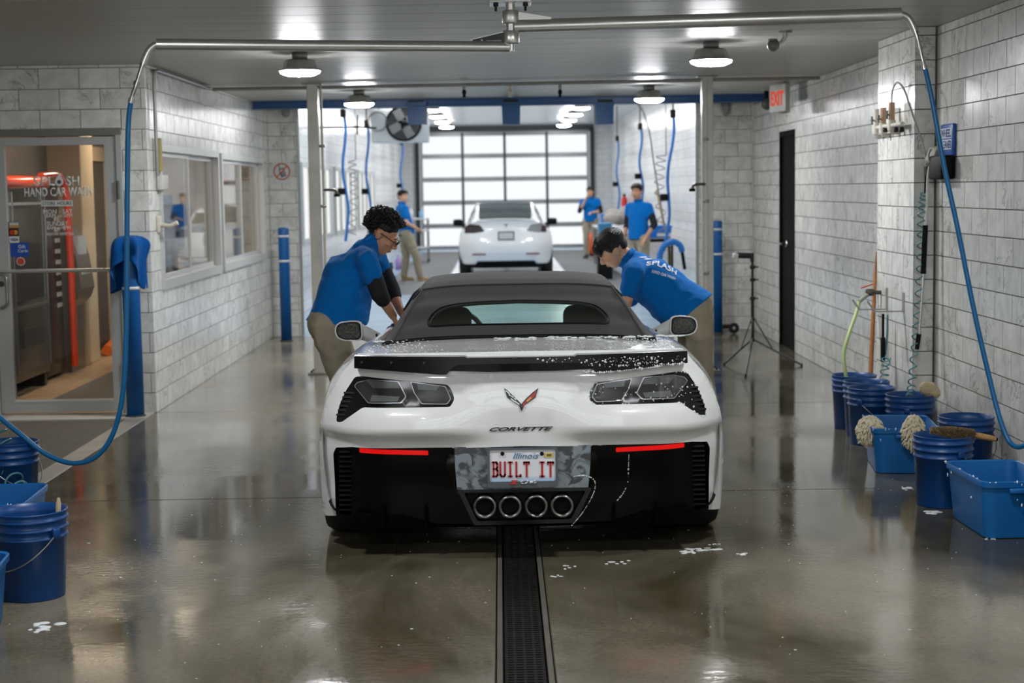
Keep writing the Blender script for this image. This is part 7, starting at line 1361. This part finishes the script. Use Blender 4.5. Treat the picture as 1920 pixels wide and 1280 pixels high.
pb_ = copy_tree(bk0, (q.x, q.y, 0), .4, 'small blue bucket on the blue floor at the far left')
MB().lathe([(0, 0), (.16, 0), (.15, .02), (.06, .09), (0, .09)], aZ(730, 520), 16).build('floor_squeegee_pad', HB, label='round blue pad lying on the far floor on the left', cat='pad')
# right: work table with bins, tote, fan, extinguisher, stick, bent pipe
q = aZ(1165, 482); t = thing('work_table', 'long work table with a pale top along the far right wall', 'table', (2.45, 33., 0)); MB().rbox((2.45, 33., .84), (.8, 5.5, .05), .01, seg=1).build('table_top', CW, t)
for sy in (-2.6, 0, 2.6):
    for sx in (2.1, 2.8): MB().cyl((sx, 33+sy, 0), (sx, 33+sy, .82), .025, n=8).build('leg', GALV, t)
def tote(xa, xb, ya, yb, Y, d, m, label, cat='bin', zf=None):
    a = aY(xa, ya, Y); b = aY(xb, yb, Y)
    if zf is not None: b.z = zf
    x, z0_, z1_ = (a.x+b.x)/2, b.z, a.z; w_ = b.x-a.x; t = thing('plastic_bin', label, cat, (x, Y, z0_), 'plastic bins on the far right'); mb = MB(); mb.box((x, Y+d/2, (z0_+z1_)/2), (w_*.9, d*.9, z1_-z0_), taper=(1.1, 1.1)); mb.build('basin', m, t); MB().rbox((x, Y+d/2, z1_-.01), (w_*1.03, d*1.03, .03), .006, seg=1).build('rim', m, t); return t
TB = mat('tote_blue', '#1d72c6', .4); tote(1127, 1146, 402, 421.5, 33.5, .45, TB, 'small blue bin on the far work table', zf=.866); tote(1123, 1148, 419, 450, 29.4, .5, mat('bin_teal', '#3e7fa8', .5), 'teal blue bin on a dark crate before the far work table'); c = aY(1135, 450, 29.4); ct = thing('crate', 'dark crate carrying the teal bin by the far work table', 'crate', (c.x, 29.65, 0)); MB().rbox((c.x, 29.65, c.z/2), (.26, .5, c.z-.002), .01, seg=1).build('box', SB, ct); MB().box((c.x, 29.395, c.z*.7), (.2, .006, .02)).build('slat', STEEL_D, ct); MB().box((c.x, 29.395, c.z*.3), (.2, .006, .02)).build('slat', STEEL_D, ct)
bp_ = MB(); a = aY(1165, 405, 32.9); a.z = 1.10; 
for k in range(9): bp_.ball(a+Vector((random.uniform(-.26, .22), random.uniform(-.2, .2), random.uniform(-.08, .10))), (random.uniform(.14, .2), .16, random.uniform(.10, .15)), 10)
skinmesh('laundry_bag', bp_, mat('laundry_grey', '#9c968f', .9, bump=.6, bscale=14), None, .03, 3); tag(bpy.data.objects['laundry_bag'], 'heap of grey cloths on the far work table', 'cloths')
t = tote(1212, 1260, 424, 446, 25.3, .5, TB, 'long blue bin with white print standing on a dark stand at the far right'); c = aY(1245, 440, 25.28); MB().box(c, (.22, .004, .05)).build('white_print', CW, t); c = aY(1232, 447, 25.5)
t = thing('bin_stand', 'dark stand under the long blue bin on the far right', 'stand', (c.x, 25.5, 0)); MB().rbox((c.x, 25.55, c.z-.03), (.5, .55, .04), .006, seg=1).build('top', SB, t)
for sx in (-.22, .22):
    for sy in (-.22, .22): MB().cyl((c.x+sx, 25.55+sy, 0), (c.x+sx, 25.55+sy, c.z-.03), .02, n=8).build('leg', SB, t)
q = aZ(1117, 480); t = thing('floor_blower', 'orange floor blower behind the far worker on the right', 'blower', (q.x, q.y+.2, 0)); MB().lathe([(.10, -.16), (.28, -.14), (.30, 0), (.28, .14), (.10, .16)], (q.x, q.y+.2, .30), 24, axis='X', closed=True).build('drum', mat('blower_orange', '#ee5a1e', .4), t); MB().rbox((q.x, q.y+.2, .02), (.3, .4, .04), .01).build('base', SB, t); MB().lathe([(0, -.165), (.10, -.165)], (q.x, q.y+.2, .30), 18, axis='X').build('intake', SB, t)
c = aY(1145, 382, 40.); t = thing('fire_extinguisher', 'red fire extinguisher on the far right wall', 'extinguisher', tuple(c)); xw = XR2-.1; MB().lathe([(0, -.22), (.07, -.22), (.075, -.2), (.075, .12), (.03, .18), (0, .18)], (xw, 40., c.z), 16).build('cylinder', mat('extinguisher_red', '#c81e22', .3), t); MB().rbox((xw, 40., c.z+.21), (.08, .04, .06), .008).build('valve', SB, t)
b = aZ(1226, 480); MB().tube([Vector((2.95, 27., .02)), aY(1232, 356, 27.5)], .022, 8).build('gold_pole', mat('pole_gold', '#a9883f', .45), label='yellow wooden pole leaning at the far right wall', cat='pole')
t = thing('bent_pipe', 'thick blue bent vacuum pipe at the far right', 'pipe', tuple(aZ(1240, 500))); MB().tube(catmull([aY(1236, 498, 23.), aY(1238, 475, 23.), aY(1247, 459, 23.), aY(1262, 453, 23.), aY(1275, 460, 23.), aY(1279, 472, 23.)], 6), .045, 12).build('hose_run', HB, t); c = aY(1280, 480, 23.); MB().tube([aY(1279, 472, 23.), aY(1284, 505, 23.)], .025, 8).build('nozzle', SB, t)
MB().lathe([(0, 0), (.16, 0), (.16, .45), (.12, .5), (0, .52)], (aY(1236, 498, 23.).x+.02, 23.15, 0), 20).build('vacuum_drum', SB, label='dark vacuum drum below the blue bent pipe on the far right', cat='vacuum')
